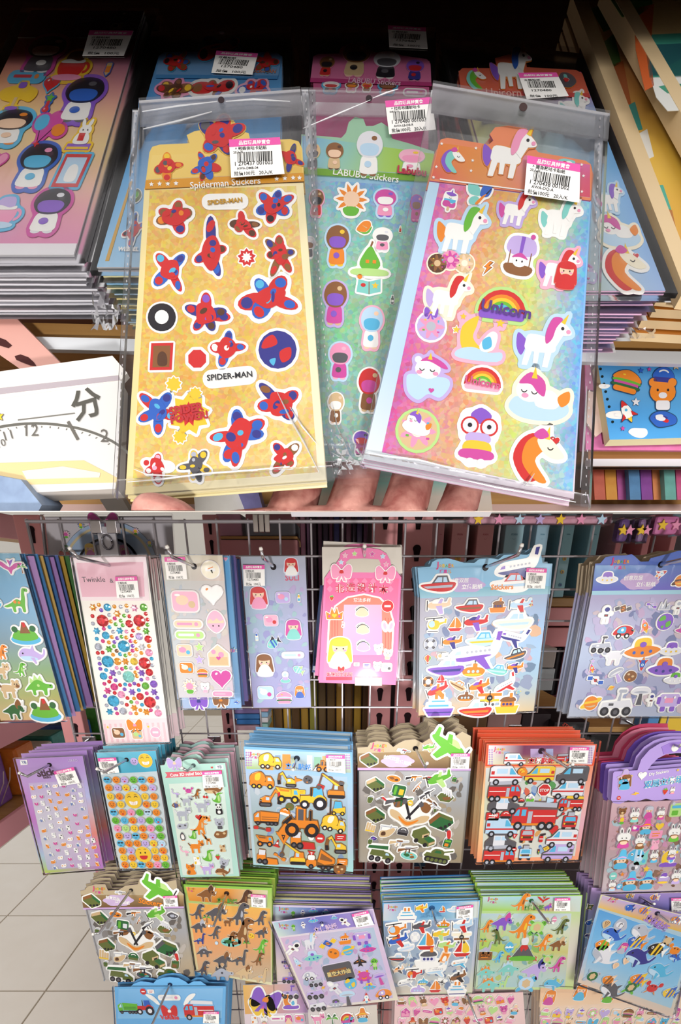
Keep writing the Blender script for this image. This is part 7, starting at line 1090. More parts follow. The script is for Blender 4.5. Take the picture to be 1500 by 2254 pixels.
# shelf with white lip
sh = empty('display_shelf', (0, 0, 0), 'wooden display shelf with a white front edge under the packs', 'shelf')
slab3('board', face([(-400, 700), (1900, 752), (1900, 796), (-400, 745)], .392), DV * .2, 'n', 'wood', sh); slab3('front_edge', face([(-400, 730), (1900, 783), (1900, 810), (-400, 757)], .385), DV * .01, '#dfe3e8', 'paint', sh)
st_(slab3('wall_back_low', face([(-400, 740), (1900, 790), (1900, 1124), (-400, 1124)], .60), DV * .01, '#3a2622', 'darkwood'), 'dark back of the lower compartment')
cut = lambda d: 1125
def seamdots(p, a, b, n, w=7, name='seam'):
    """welded bag seam: a clear strip with a row of perforations"""
    (x0, y0), (x1, y1) = a, b; p.slab(name, [(x0 - w, y0), (x0 + w, y0), (x1 + w, y1), (x1 - w, y1)], p.zf - .0003, p.zf + .0003, 'w', 'crinkle', keep=False)
    V, Fc = [], []
    for k in range(n):
        t = (k + .5) / n; px, py = x0 + (x1 - x0) * t, y0 + (y1 - y0) * t; q = [p.L(px - 1, py - 2.6), p.L(px + 1, py - 2.6), p.L(px + 1, py + 2.6), p.L(px - 1, py + 2.6)]
        bI = len(V); V += [(*c, p.zf + .0004) for c in q]; Fc.append([bI + 3, bI + 2, bI + 1, bI])
    ob('perforation', mk('perforation', V, Fc, '#a8a4a8', 'print'), p.root)
def creases(p, lines, w=2.2):
    """sharp folds standing up in the clear film"""
    for pts in lines:
        L = [p.L(*v) for v in pts]; m = p.scale(*pts[0]); n = len(L); r = [m * w * (.35 if i in (0, n - 1) else 1) for i in range(n)]
        V, Fc = tube([(x, y, p.zf + .0016) for x, y in L], r, 5); ob('film_crease', mk('film_crease', V, Fc, 'w', 'crease'), p.root)
def zipline(p, a, b, h=9, n=60):
    (x0, y0), (x1, y1) = a, b; V, Fc = [], []
    for k in range(n):
        px, py = x0 + (x1 - x0) * k / n, y0 + (y1 - y0) * k / n; q = [p.L(px, py), p.L(px + 2, py), p.L(px + 2, py + h), p.L(px, py + h)]; bI = len(V); V += [(*c, p.zf + .0004) for c in q]; Fc.append([bI + 3, bI + 2, bI + 1, bI])
    ob('zip_strip', mk('zip_strip', V, Fc, '#b9b4b8', 'film'), p.root)
BACK = FW
# ---------------------------------------------------------------- yellow pack in the hand
p = Pack('sticker_pack', 'yellow sticker pack held in front at the left, with red and blue stickers', flat(.300), (490, 235), (318, 412), (665, 405), cr=v1, mat='print', ph=.0003, bw=.14, zf=.0018)
p.grad('card', [(318, 414), (668, 402), (718, 1056), (276, 1088)], -.0008, 0, [['#f3e2a4', '#f6e9bc'], ['#f2dfa0', '#f6ecc4'], ['#f4e2a0', '#f8f0d0']], side='#f1e3ae')
p.grad('foil_panel', [(330, 420), (652, 410), (700, 1040), (292, 1072)], 0, .0002, [['#ecc868', '#e2b552', '#f0d88e'], ['#e6ba52', '#edcb74', '#e8c46a'], ['#e9c468', '#dfb04e', '#efd48a'], ['#eccb76', '#f0d688', '#eed188']], 'holo', keep=False, n=10)
hd = [(330, 338), (336, 326), (352, 321), (418, 318), (412, 300), (428, 292), (448, 288), (470, 268), (492, 262), (515, 268), (530, 290), (548, 296), (552, 312), (640, 309), (658, 314), (666, 330), (670, 400), (320, 418)]
p.slab('header', hd, -.0004, .0006, '#f0cf72', 'print', '#d8a848')
p.grad('header_print', [(336, 345), (662, 335), (666, 384), (326, 398)], .0006, .0008, [['#f2d47c', '#eec868'], ['#efcf74', '#e8bf5c']], keep=False)
p.slab('title_band', [(322, 400), (668, 384), (670, 402), (320, 419)], .0006, .0008, '#dd9a30', keep=False)
p.text('Spiderman Stickers', 497, 409, 155, 'w', 3, .001, cr=c0, bold=.01)
for k, x in enumerate((335, 353, 371, 389, 610, 628, 646, 660)): p.st('star,%d,%d,11,0,w' % (x, 411 - (x - 330) * .045), cr=c0, z=.0009, ph=.0002, bw=.02)
p.st('spl21:1,368,372,64,0,royd spl22:.9,482,305,110,0,ridb spl23:1.3,455,370,60,0,brx spl24:1.1,640,355,50,0,rid', cr=c0, z=.0008, bw=.03, bc='#e8bf5c')
p.st('spl1:.85,345,260,330,0,rnoi pill,705,150,335,0,www spl2:.8,1050,185,310,0,rbik spl3:1.7,605,510,285,0,ribx spl4:.7,830,315,235,-25,rxn burst,860,550,150,0,rwr spl5:1.35,1100,530,240,0,rnix spl6:1.15,310,640,285,0,rbic spl7:.75,1020,840,440,20,rbci buoy,252,980,230,0,kkw spl8:1,570,960,315,30,rixu', z=.0003)
p.st('frame,285,140,215,0,rnx stop,525,155,170,0,rr spl9:.95,720,85,260,0,rbiw earth,1055,95,320,0,irc pill,740,275,360,5,www spl10:1.25,270,500,255,20,brci burst,470,520,320,0,yry spl11:1.35,800,660,350,-20,rbic spl12:.95,1070,455,340,-30,rinb spl13:1,258,865,215,20,rwhf spl14:1,515,855,215,0,dysk spl15:.7,1105,800,280,25,rnwi burst,370,322,120,0,yyo burst,512,385,105,0,yyo burst,412,668,110,0,yyo', cr=v2, z=.0003)
p.text('SPIDER-MAN', 705, 155, 250, '#c8962a', 4, .0012, bold=.04); p.text('SPIDER-MAN', 740, 272, 300, '#2a2a30', 4, .0012, cr=v2, bold=.02); p.text('SPIDER', 455, 490, 230, '#c03038', 8, .0014, cr=v2, bold=.05); p.text('POWER!', 475, 545, 250, '#c03038', 8, .0014, cr=v2, bold=.05)
p.slab('sleeve', [(308, 232), (664, 205), (735, 1058), (258, 1098)], -.0012, p.zf, 'w', 'bag', keep=False); p.slab('flap', [(310, 230), (662, 205), (668, 262), (312, 288)], p.zf, p.zf + .0012, 'w', 'flapfilm', keep=False)
seamdots(p, (302, 250), (258, 1095), 46); seamdots(p, (672, 205), (738, 1055), 46); zipline(p, (318, 268), (655, 246))
p.slab('bottom_fold', [(262, 1062), (732, 1030), (738, 1062), (256, 1100)], p.zf + .0001, p.zf + .0012, 'w', 'crinkle', keep=False)
creases(p, [[(612, 872), (640, 930), (672, 985), (704, 1048)], [(640, 905), (665, 945), (698, 985)], [(286, 1068), (360, 1062), (450, 1050), (560, 1042), (640, 1034)], [(300, 1040), (330, 1052), (420, 1056)], [(318, 262), (400, 250), (482, 240)], [(500, 240), (560, 236), (640, 240)], [(320, 300), (400, 282), (470, 262)]])
p.hole(490, 236, 7, '#3a3034', p.zf + .0016, cr=c0)
BIGL = lambda a, b, c, d: [(a, .42, .745, .62), (b, .17, .655, .2), (c, .46, .345, .74), (d, .33, .22, .42), ('批價100元   20入/K', .44, .09, .76)]
p.tagprice([(507, 323), (618, 318), (628, 397), (512, 405)], cr=c0, z=p.zf + .0016, lines=BIGL('^ 蜘蛛俠咕卡貼紙', '20入/K', '1 270437 001003', 'AWA-DMB-04'), big=True)
p.copies(4, .0019, BACK, 'yellow sticker card held in the hand', .0016, .5)
# ---------------------------------------------------------------- green pack in the middle
p = Pack('sticker_pack', 'green glitter sticker pack held in the middle, half covered by its neighbours', flat(.314), (805, 235), (664, 384), (955, 400), cr=v3, mat='print', ph=.0003, bw=.14, zf=.0018)
p.grad('card', [(664, 384), (958, 402), (1000, 1015), (690, 1015)], -.0008, 0, [['#9cc4d8', '#86b8dc'], ['#9cccb4', '#a4ccb0'], ['#98c8b0', '#a0c8b8']])
p.grad('foil_panel', [(670, 396), (950, 412), (990, 1005), (700, 1005)], 0, .0002, [['#a0ccd8', '#7ab0dc', '#88b8dc'], ['#9cd0bc', '#8cc8a4', '#98c8b4'], ['#84c898', '#94c8a0', '#a0c8b0'], ['#8cc4b0', '#9cc4b4', '#a4c0c0'], ['#9cb8b4', '#a0b4b4', '#a4b0b4']], 'holo', keep=False, n=10)
p.slab('header', [(664, 298), (752, 306), (762, 295), (768, 272), (782, 260), (800, 264), (806, 280), (822, 280), (840, 272), (858, 284), (864, 308), (900, 318), (956, 336), (958, 404), (662, 386)], -.0004, .0006, '#9cc8a8', 'print')
p.grad('header_print', [(666, 302), (955, 342), (956, 388), (664, 370)], .0006, .0008, [['#86b8e0', '#8cc4c0', '#a4cc50', '#94c440'], ['#90c4dc', '#9cccb0', '#a8cf54', '#98c848']], keep=False, n=8)
p.slab('title_band', [(664, 372), (956, 390), (958, 404), (663, 386)], .0006, .0008, '#76aa34', keep=False); p.text('LABUBU Stickers', 806, 390, 145, 'w', -4, .001, cr=c0, bold=.01)
p.st('duo31:1.4,190,520,190,0,tkdr duo32:1.2,420,520,230,0,ntex duo33:1.35,790,490,340,0,hwvn duo34:.7,1240,570,340,0,fwpy', z=.0008, bw=.03, bc='#a8cfb0'); p.text('Labubu', 1240, 690, 310, '#c02848', -4, .0016, bold=.04)
p.st('duo35:1.5,230,1010,200,0,nrkt,f flowerface,600,990,390,0,oeg duo36:1,960,1010,310,0,mpwu,v duo37:1.8,1290,1060,160,0,umnp,m slice,735,1275,200 duo38:1.4,450,1460,330,0,nouy,v pear,800,1600,420,0,gqo duo39:1,930,1400,250,0,wpdh bottle,1120,1290,75,0,nrt duo40:1.5,150,1480,160,0,hdnw', z=.0003)
p.st('duo41:1.5,375,290,290,0,nmut,l openbook,690,135,270 duo42:1.5,715,520,280,0,vwce,f duo43:1.35,420,830,270,0,pmdf,v duo44:1.6,690,1100,270,0,rnmt duo45:1.6,380,1270,190,0,tnwe bottle,910,260,90,0,kwd duo46:1.2,620,1600,200,0,umrk', cr=v4, z=.0003)
p.slab('sleeve', [(664, 205), (962, 212), (1010, 1045), (690, 1062)], -.004, p.zf, 'w', 'bag', keep=False); p.slab('flap', [(664, 205), (962, 212), (964, 268), (664, 264)], p.zf, p.zf + .001, 'w', 'flapfilm', keep=False); zipline(p, (670, 246), (955, 252))
p.slab('bottom_fold', [(700, 985), (1000, 985), (1005, 1050), (695, 1060)], p.zf + .0001, p.zf + .002, 'w', 'crinkle', keep=False); seamdots(p, (688, 205), (708, 1040), 46); creases(p, [[(668, 298), (740, 268), (815, 236)], [(820, 232), (850, 220), (876, 212)], [(735, 905), (742, 945), (760, 985), (770, 1010)], [(725, 1000), (760, 1020), (815, 1030)], [(700, 940), (720, 980), (735, 1030)]], 1.6)
p.hole(812, 232, 7, '#3a3034', p.zf + .0016, cr=c0)
p.tagprice([(847, 238), (948, 230), (958, 300), (856, 310)], cr=c0, z=p.zf + .0016, lines=BIGL('^ 拉布布鐳射咕卡', '貼紙20入/K', '1 270480 001003', 'AWA-LB-DB-R'), big=True)
# ---------------------------------------------------------------- unicorn pack
p = Pack('sticker_pack', 'rainbow unicorn sticker pack held in front at the right', flat(.292), (1148, 240), (946, 400), (1298, 442), cr=v5, mat='print', ph=.0003, bw=.14, zf=.0018)
p.grad('card', [(946, 399), (1302, 443), (1264, 1098), (801, 1010)], -.0008, 0, [['#bfe0f6', '#8cc4f0'], ['#bcdcf4', '#88bcf0'], ['#c0dcf4', '#a0c0f0'], ['#e4ecf0', '#f2e0e8']], side='#e2b8d6')
p.grad('foil_panel', [(968, 404), (1298, 446), (1261, 1084), (841, 996)], 0, .0002, [['#d465b4', '#e0a070', '#e6cf6a', '#7cc0e8'], ['#dd7ab8', '#e8b078', '#cfdc80', '#72b8ec'], ['#d868b0', '#e6a884', '#e2da70', '#70b4ee'], ['#d45cac', '#e0a080', '#dcdc80', '#80bcec'], ['#dc70b0', '#e4b48c', '#d4dc90', '#88c0ec']], 'holo', keep=False, n=12)
hu = [(965, 322), (970, 310), (985, 306), (1076, 321), (1086, 312), (1078, 298), (1090, 283), (1112, 280), (1136, 278), (1156, 282), (1168, 296), (1164, 310), (1176, 328), (1185, 338), (1288, 356), (1300, 364), (1304, 384), (1300, 444), (946, 400)]
p.slab('header', hu, -.0004, .0006, '#e88a60', 'print', '#c85a80')
p.grad('header_print', [(968, 318), (1298, 366), (1298, 438), (950, 396)], .0006, .0008, [['#e88438', '#e0904c', '#d878b0', '#d868a0'], ['#e07850', '#e09848', '#d88890', '#d85a7a'], ['#dc6058', '#e09a5c', '#e08070', '#d4506c']], keep=False, n=8)
p.slab('header_seam', [(968, 397), (1170, 424), (1170, 426), (968, 400)], .0008, .001, 'w', keep=False)
p.st('unihead,380,385,190,0,wua uni,790,350,400,0,wup', z=.0009, bw=.03, bc='#e0904c'); p.st('sleepuni,760,490,300,0,vvv', z=.0008, bw=.03, bc='#e0904c') if False else None
for x, y in ((300, 265), (545, 297), (522, 385), (262, 430), (510, 458), (838, 415), (1022, 378), (1302, 415), (1315, 495), (1303, 607), (242, 505)): p.st('star,%d,%d,24,0,w' % (x, y), z=.0009, bw=.02, ph=.0002)
p.st('blob51:.6,1190,410,150,0,arwh', z=.0009, bw=.03, bc='#d878b0')
p.st('pop,360,665,175,-8,mcw fly,575,640,225,0,abo uni,845,735,300,0,wmr,l uni,1160,800,330,0,waa uni,455,890,420,0,wog,v donut,270,1115,165,0,xnt,z donut,465,1115,165,0,tez,z donut,365,1090,165,0,pmf,z basket,865,1060,330,-5,lnm bolt,630,1150,120 uni,1150,1165,340,0,wur,f', z=.0003)
p.st('girl,1190,1210,200,0,rre', z=.0009, bw=.02, bc='#e87868')
p.st('uni,545,110,330,0,wlr,z rain,885,150,350,0,yuc,q donut,430,290,215,0,lps moon,740,380,350,0,yvw,f uni,1150,400,400,0,wum,v cloudbear,410,620,340,0,vwm,l rain,760,620,270,0,yfq sleepuni,1120,730,430,0,wmv,z donut,345,950,300,0,tpz,q glass,730,980,400,0,wrp unihead,1110,1110,400,0,zro star,590,310,60,0,y heart,1215,1015,70,0,r bow,430,205,100,0,uy', cr=v6, z=.0003)
p.st('sleepuni,345,905,180,-12,wuw', cr=v6, z=.0009, bw=.02, bc='w')
p.text('Unicorn', 905, 190, 320, '#5a3a8a', -4, .0016, cr=v6, bold=.03); p.text('Unicorn', 755, 652, 225, '#d85a8a', -4, .0016, cr=v6, bold=.03)
p.slab('sleeve', [(952, 192), (1338, 258), (1298, 1122), (792, 1032)], -.0012, p.zf, 'w', 'bag', keep=False); p.slab('flap', [(952, 192), (1338, 258), (1334, 320), (948, 258)], p.zf, p.zf + .0012, 'w', 'flapfilm', keep=False)
zipline(p, (958, 248), (1322, 312), 10); seamdots(p, (1318, 262), (1285, 1118), 46, 9); p.slab('bottom_fold', [(800, 1005), (1290, 1095), (1295, 1122), (792, 1034)], p.zf + .0001, p.zf + .0014, 'w', 'crinkle', keep=False)
creases(p, [[(806, 1004), (850, 1012), (920, 1020), (1000, 1040)], [(1010, 1062), (1090, 1080), (1180, 1096), (1262, 1112)], [(1172, 1050), (1162, 1066), (1150, 1078)], [(1286, 860), (1283, 930), (1278, 1000), (1272, 1080)]])
p.hole(1148, 252, 9, '#4a3a3a', p.zf + .0016, cr=c0)
p.tagprice([(1157, 358), (1272, 378), (1270, 460), (1150, 442)], cr=c0, z=p.zf + .0016, lines=BIGL('^ 獨角獸咕卡貼紙', '20入/K', '1 270438 001002', 'AWA-DQ-A'), big=True)
p.copies(4, .0019, BACK, 'rainbow unicorn card held in the hand', .0018, .5)
# ---------------------------------------------------------------- piles on the shelf
PW = '>'
def pile(label, cr, card, grid_, sleeve, at, n, word, side='h', step=.0029):
    p = Pack('sticker_pack', label, SP, at, card[0], card[1], cr=cr, mat='print', ph=.0003, bw=.14, zf=.0016)
    p.grad('card', card, -.0007, 0, grid_, side=side, n=8); p.sleeve(sleeve, -.0012, p.zf, 'bag'); return p
p = pile('pink and purple sticker sheet on top of the left pile, with cup and balloon stickers', u1, [(70, 24), (318, 26), (163, 562), (-196, 562)], [['#8a4a70', '#7a4080'], ['#c86a8c', '#b0709c'], ['#f0a080', '#d88a9c'], ['#f4dc90', '#e8b498'], ['#f4c8a0', '#f0dc9c'], ['#e8a0bc', '#eca8b0'], ['#dc88b8', '#e090bc']], [(55, 12), (345, 14), (188, 575), (-215, 575)], (190, 20), 10, '')
p.grad('header', [(70, 24), (318, 26), (298, 84), (40, 84)], 0, .0005, [['#8a2f60', '#6a3a8a'], ['#983868', '#70408c']]); p.slab('white_margin', [(-190, 537), (170, 537), (163, 562), (-196, 562)], 0, .0003, '#f0eef2')
p.st('duo61:.75,370,450,420,0,kdwh,#b84a78 cup,605,560,330,0,rxp,#e8c840 pencil,895,580,120,0,oyt,#4a78b8 pill,225,640,310,0,cro,c heart,425,700,150,0,r,c table,145,800,300,0,tyu,#e8d070 thermo,400,860,170,0,rgj,#4a68b8 duo62:.9,680,820,430,0,kwbd,u duo63:.7,90,1050,430,0,kweo,c balloons,390,1090,320,0,cmo,m books,680,1130,290,0,wur,#e8dc70 duo64:.95,300,1370,410,0,kwcp,#5a6ac8 frame,590,1415,320,0,rvw,#58b0e8 heart,-10,1330,160,0,p,m'.replace('#b84a78', 'm').replace('#e8c840', 'y').replace('#4a78b8', 'b').replace('#e8d070', 'y').replace('#4a68b8', 'b').replace('#e8dc70', 'y').replace('#5a6ac8', 'b').replace('#58b0e8', 'c'), z=.0003)
p.st('cup,40,330,430,0,plv,c duo65:.95,500,290,490,0,kwuh,m', cr=u5, z=.0003); p.text('咭卡', 700, 190, 150, '#b8a0d8', 0, .0009); p.st('duo66:.9,985,185,180,0,kwdh', z=.0006, bw=.02, bc='u')
p.tagprice([(200, 76), (296, 77), (275, 131), (184, 132)], cr=c0, z=p.zf + .0006)
p.copies(11, .0031, DOWN, '>sticker sheet in the left pile below the pink one', .002, .6, drift=.0014)
p = pile('blue sticker pack with red stickers on the second pile, half hidden', u2, [(350, 122), (622, 124), (610, 588), (213, 588)], [['#6aa8e0', '#6aa8e0'], ['#4a8cc8', '#58a0dc'], ['#68b4ec', '#78bcec'], ['#a8d4f4', '#c0e0f4']], [(338, 64), (642, 56), (622, 602), (200, 602)], (490, 75), 11, '')
p.slab('header', [(352, 124), (362, 117), (435, 116), (440, 98), (475, 90), (510, 92), (530, 110), (535, 116), (610, 118), (621, 126), (613, 170), (343, 168)], -.0004, .0005, '#7cb0e4'); p.slab('title_band', [(344, 167), (613, 169), (611, 176), (343, 174)], .0005, .0007, '#4a90cc', keep=False)
p.slab('gold_line', [(287, 400), (292, 400), (240, 575), (232, 575)], 0, .0003, '#d8a848', keep=False)
p.st('spl71:.8,330,380,210,0,rnbk spl72:.5,690,270,390,0,rbik spl73:.9,1080,375,200,0,rnbx', z=.0007, bw=.02, bc='c'); p.text('SPIDER-MAN', 1030, 448, 250, '#e08a5c', -3, .0009, bold=.02)
p.st('spl74:.6,320,600,280,0,xnyr,p spl75:.35,655,590,370,0,rnbk spl76:.5,985,585,280,0,rbwk,f', z=.0003); p.st('blob77:1.6,1375,150,110,0,Ggq spl78:1.7,1340,500,200,0,rbdk', cr=u5, z=.0003); p.text('WEBBEL', 1290, 690, 210, 'w', 0, .0009, cr=u5, bold=.05)
p.hole(490, 80, 6, '#6a5a5e', p.zf + .0004, cr=c0); p.tagprice([(478, 121), (569, 127), (557, 173), (467, 169)], cr=c0, z=p.zf + .0006)
p.copies(11, .0031, DOWN, '>blue sticker pack in the second pile', .002, .5, drift=.0012, alt={'card': ['#e8e0a8', '#8cc0e4', '#f0e4b0', '#a8c8e0', '#e8d890']})
p = pile('pink sticker pack with cartoon heads on the third pile, at the top centre', u3, [(690, 124), (946, 134), (940, 588), (690, 588)], [['#d8709c', '#d8709c'], ['#c04880', '#c8508c'], ['#d06898', '#d070a0']], [(682, 58), (960, 54), (950, 602), (682, 602)], (820, 68), 10, '')
p.slab('header', [(690, 126), (700, 121), (746, 120), (752, 105), (775, 97), (800, 98), (815, 112), (830, 118), (860, 114), (885, 124), (940, 132), (948, 142), (950, 186), (684, 176)], -.0004, .0005, '#e07aa8'); p.slab('title_band', [(684, 174), (950, 184), (951, 192), (683, 183)], .0005, .0007, '#b83a78', keep=False); p.text('LABUBU Stickers', 825, 183, 115, '#f0c8dc', -2, .0009, cr=c0)
p.st('duo81:1,330,455,170,0,nrkt duo82:.95,600,390,310,0,ntke duo83:.8,880,440,300,0,hkdw duo84:.9,1140,490,200,0,uirk', z=.0007, bw=.02, bc='p'); p.st('duo85:.5,370,640,210,0,wkrh,c duo86:.6,560,640,150,0,npoy duo87:.7,700,640,120,0,onrt duo88:.5,890,650,220,0,xrnt,c pill,1140,690,220,0,mwr', z=.0003)
p.tagprice([(854, 65), (937, 70), (941, 116), (857, 112)], cr=c0, z=p.zf + .0006)
p.copies(9, .0031, DOWN, '>pink sticker pack in the third pile', .002, .7)
p = pile('unicorn sticker pack with an orange header on the right pile', u4, [(1010, 156), (1280, 158), (1466, 640), (1145, 640)], [['#e0a070', '#d86888'], ['#d8c880', '#88b8e8'], ['#c0d8a0', '#78b8f0'], ['#b8dc90', '#88bcf4'], ['#d0d888', '#a8c8f8']], [(968, 78), (1276, 112), (1490, 652), (1135, 652)], (1130, 100), 11, '', side='#e8b8d8')
p.slab('header', [(1010, 160), (1018, 152), (1095, 152), (1090, 130), (1120, 122), (1155, 126), (1160, 150), (1268, 156), (1282, 164), (1300, 216), (1016, 208)], -.0004, .0005, '#dc6a50'); p.slab('title_band', [(1014, 200), (1296, 208), (1300, 217), (1016, 211)], .0005, .0007, '#c84a48', keep=False); p.text('Unicorn Stickers', 1150, 208, 160, '#f0b8a8', -2, .0009, cr=c0)
p.st('unihead,290,475,130,0,wag uni,510,420,270,0,wub blob91:.9,820,480,120,0,darh', z=.0007, bw=.02, bc='o'); p.st('uni,880,640,200,0,waa', z=.0003); p.st('uni,480,230,420,0,wmu,v sleepuni,560,610,560,0,wmv,z unihead,660,1080,640,0,zro,w uni,-150,400,360,0,wam,f rain,-200,850,380,0,ymc,w donut,-250,1150,260,0,lpw,q cloudbear,150,1150,320,0,vwm,l heart,790,930,80,0,r', cr=u7, z=.0003)
p.tagprice([(1139, 170), (1223, 169), (1250, 220), (1158, 227)], cr=c0, z=p.zf + .0006)
p.copies(11, .0031, DOWN, '>unicorn sticker pack in the right pile', .002, .5, drift=-.0022)
# crinkled bag ends hanging out of the piles
def crinkle(x, y, w, h, d, lab, seed):
    R = np.random.RandomState(seed); V, Fc = [], []; n = 9
    for j in range(n):
        for i in range(n): V.append(P(x + w * (i / (n - 1) - .5) + R.uniform(-3, 3), y + h * (j / (n - 1) - .5) + R.uniform(-3, 3), d + R.uniform(-.0015, .0015)))
    c = sum(V, Vector()) / len(V)
    for j in range(n - 1):
        for i in range(n - 1): Fc.append([j * n + i, j * n + i + 1, (j + 1) * n + i + 1, (j + 1) * n + i])
    tag(ob('bag_end', mk('bag_end', [v - c for v in V], Fc, 'w', 'crinkle'), None, c), lab, 'plastic bag')
crinkle(232, 665, 60, 120, .345, 'crumpled clear bag ends between the two left piles', 1); crinkle(1400, 710, 90, 70, .352, 'crumpled clear bag ends at the corner of the right pile', 2); crinkle(772, 1000, 70, 90, .298, 'crumpled clear plastic between the held packs', 3)
# ---------------------------------------------------------------- board book boxes at the right
def bookslab(label, quad, t0, t1, cover, prints=None, edge='#d8be94'):
    pl2 = SP.shift(-t0); p = Pack('picture_book_box', label, pl2, quad[0], quad[0], quad[1], 'book box', mat='print', ph=.0003, bw=.02, bc='n', zf=.001)
    p.grad('cover', quad, -(t1 - t0), 0, cover, side=edge, n=10)
    return p
p = bookslab('large picture book box with a carrot on its yellow cover, top right corner', [(1330, -40), (1850, -40), (2280, 700), (1760, 700)], -.014, -.002, [['#c8a878', '#d8b880', '#d8c080'], ['#c8b070', '#d8c088', '#d8c890'], ['#d8b840', '#e0b030', '#e0b840']])
p.slab('spine', [(1330, -40), (1362, -40), (1795, 700), (1760, 700)], 0, .0006, '#d8be94', keep=False)
for nm_, pts, c in (('printed_carrot', [(1395, 20), (1440, 10), (1432, 120), (1440, 190), (1420, 200), (1400, 110)], '#c05a2c'), ('printed_leaf', [(1345, 0), (1380, -20), (1435, -10), (1437, 14), (1405, 36), (1370, 38)], '#4a7a34'), ('printed_hill', [(1418, 78), (1600, 70), (1600, 170), (1430, 172)], '#3a8a78'), ('printed_meadow', [(1428, 100), (1600, 92), (1600, 168), (1432, 168)], '#2f6a72'), ('printed_cloud', [(1432, 172), (1600, 162), (1600, 240), (1470, 245), (1445, 215)], '#d8d8d4'), ('printed_pond', [(1450, 192), (1480, 185), (1600, 190), (1600, 206), (1470, 207)], '#4a9a80')):
    p.slab(nm_, pts, 0, .0003, c, keep=False)
p = bookslab('picture book box with yellow and teal cover wedged under the carrot one', [(1258, -10), (1800, -30), (2000, 700), (1506, 640)], .002, .012, [['#c8a868', '#c8a868'], ['#b87848', '#b87848'], ['#d8b040', '#d8b040'], ['#c88838', '#c88838']])
p.slab('spine', [(1258, -10), (1290, -10), (1540, 640), (1506, 640)], 0, .0006, '#d8be94', keep=False)
for nm_, pts, c in (('printed_leaf', [(1302, 20), (1330, 10), (1352, 60), (1330, 70)], '#4a7a34'), ('printed_tree', [(1328, 95), (1352, 75), (1368, 140), (1348, 150)], '#3f6f34'), ('printed_trunk', [(1345, 145), (1372, 135), (1390, 230), (1378, 245)], '#a8562c'), ('printed_pond', [(1380, 235), (1398, 225), (1415, 285), (1392, 290)], '#2f8a80'), ('printed_cloud', [(1398, 300), (1425, 285), (1440, 345), (1418, 355)], '#d8d4cc'), ('printed_tent', [(1440, 410), (1460, 408), (1478, 462), (1445, 452)], '#3fa08c'), ('printed_path', [(1446, 455), (1480, 464), (1500, 560), (1488, 590)], '#a8682c')):
    p.slab(nm_, pts, 0, .0003, c, keep=False)
p = bookslab('third picture book box showing its tan edge beside the unicorn pile', [(1244, 40), (1800, 40), (2000, 700), (1452, 650)], .013, .019, [['#b89868', '#b89868'], ['#b87c4c', '#b87c4c'], ['#d8b050', '#d8b050']])
p = bookslab('fourth picture book box, low in the pile at the right', [(1236, 70), (1800, 70), (2000, 710), (1440, 680)], .020, .025, [['#b89868', '#b89868'], ['#c87c2c', '#c87c2c']])
p = bookslab('fifth picture book box, lower in the pile at the right', [(1228, 95), (1800, 95), (2000, 736), (1414, 704)], .026, .031, [['#b89868', '#b89868'], ['#c87c2c', '#c87c2c']])
p = bookslab('lowest picture book box standing on the white-edged shelf', [(1225, 120), (1800, 120), (2000, 765), (1394, 732)], .032, .0372, [['#b89868', '#b89868'], ['#c87c2c', '#c87c2c']])
# ---------------------------------------------------------------- lower compartment, left
up = empty('shelf_upright', (0, 0, 0), 'slanting pink slotted metal upright at the left edge', 'shelf upright')
slab3('plate', face([(-60, 620), (8, 672), (140, 806), (70, 830), (-60, 740)], .372), DV * .004, '#d9a59a', 'paint', up)
for pts in ([(-4, 742), (12, 748), (26, 760), (18, 766), (-2, 760)], [(32, 784), (45, 780), (62, 786), (74, 797), (80, 806), (66, 804), (50, 798), (36, 792)]): slab3('slot', face(pts, .3715), DV * .0004, '#4a2a2a', 'matte', up)
clk = flat(.352)
p = Pack('clock_box', 'white learning clock box with printed dial at the lower left', clk, (90, 1070), (-90, 893), (266, 838), 'box', mat='print', cr=u6)
p.slab('front', [(-110, 896), (266, 838), (258, 1076), (-70, 1090)], -.012, 0, '#dedcda', 'print', '#cfc8c2'); p.slab('top_edge', [(-110, 834), (248, 784), (281, 822), (266, 838), (-110, 896)], -.004, .0004, '#ece8e2', 'print', '#e4ded6'); p.slab('edge_shadow_gap', [(-110, 868), (262, 828), (266, 838), (-110, 882)], .0004, .0008, '#b4a9b0', keep=False)  # last slab: darker mauve-grey strip along the top edge
t = np.linspace(.35, 2.9, 26); p.slab('dial_rim', [(80 + 235 * math.cos(a), 1060 - 130 * math.sin(a)) for a in t] + [(80 + 229 * math.cos(a), 1060 - 125 * math.sin(a)) for a in t[::-1]], 0, .0004, '#6a6862', keep=False)
for k in range(24):
    a = .75 + k * .085; q = [(80 + r * math.cos(a + da), 1060 - r * .55 * math.sin(a + da)) for r, da in ((222, -.004), (222, .004), (216, .004), (216, -.004))]; p.slab('tick', q, 0, .0004, '#7a7872', keep=False)
for tx, x, y, w, r in (('12', 325, 945, 130, -8), ('1', 735, 950, 30, 20), ('2', 1050, 1000, 80, -10), ('11', 85, 995, 80, 8), ('10', 20, 1075, 80, 10)): p.text(tx, x, y, w, '#6a6660', r, .0006, bold=.0)
p.text('分', 870, 680, 310, '#55534c', 8, .0006, bold=.02); p.slab('print_line', [(40, 924), (165, 909), (165, 911), (40, 926)], 0, .0004, '#7a7872', keep=False)
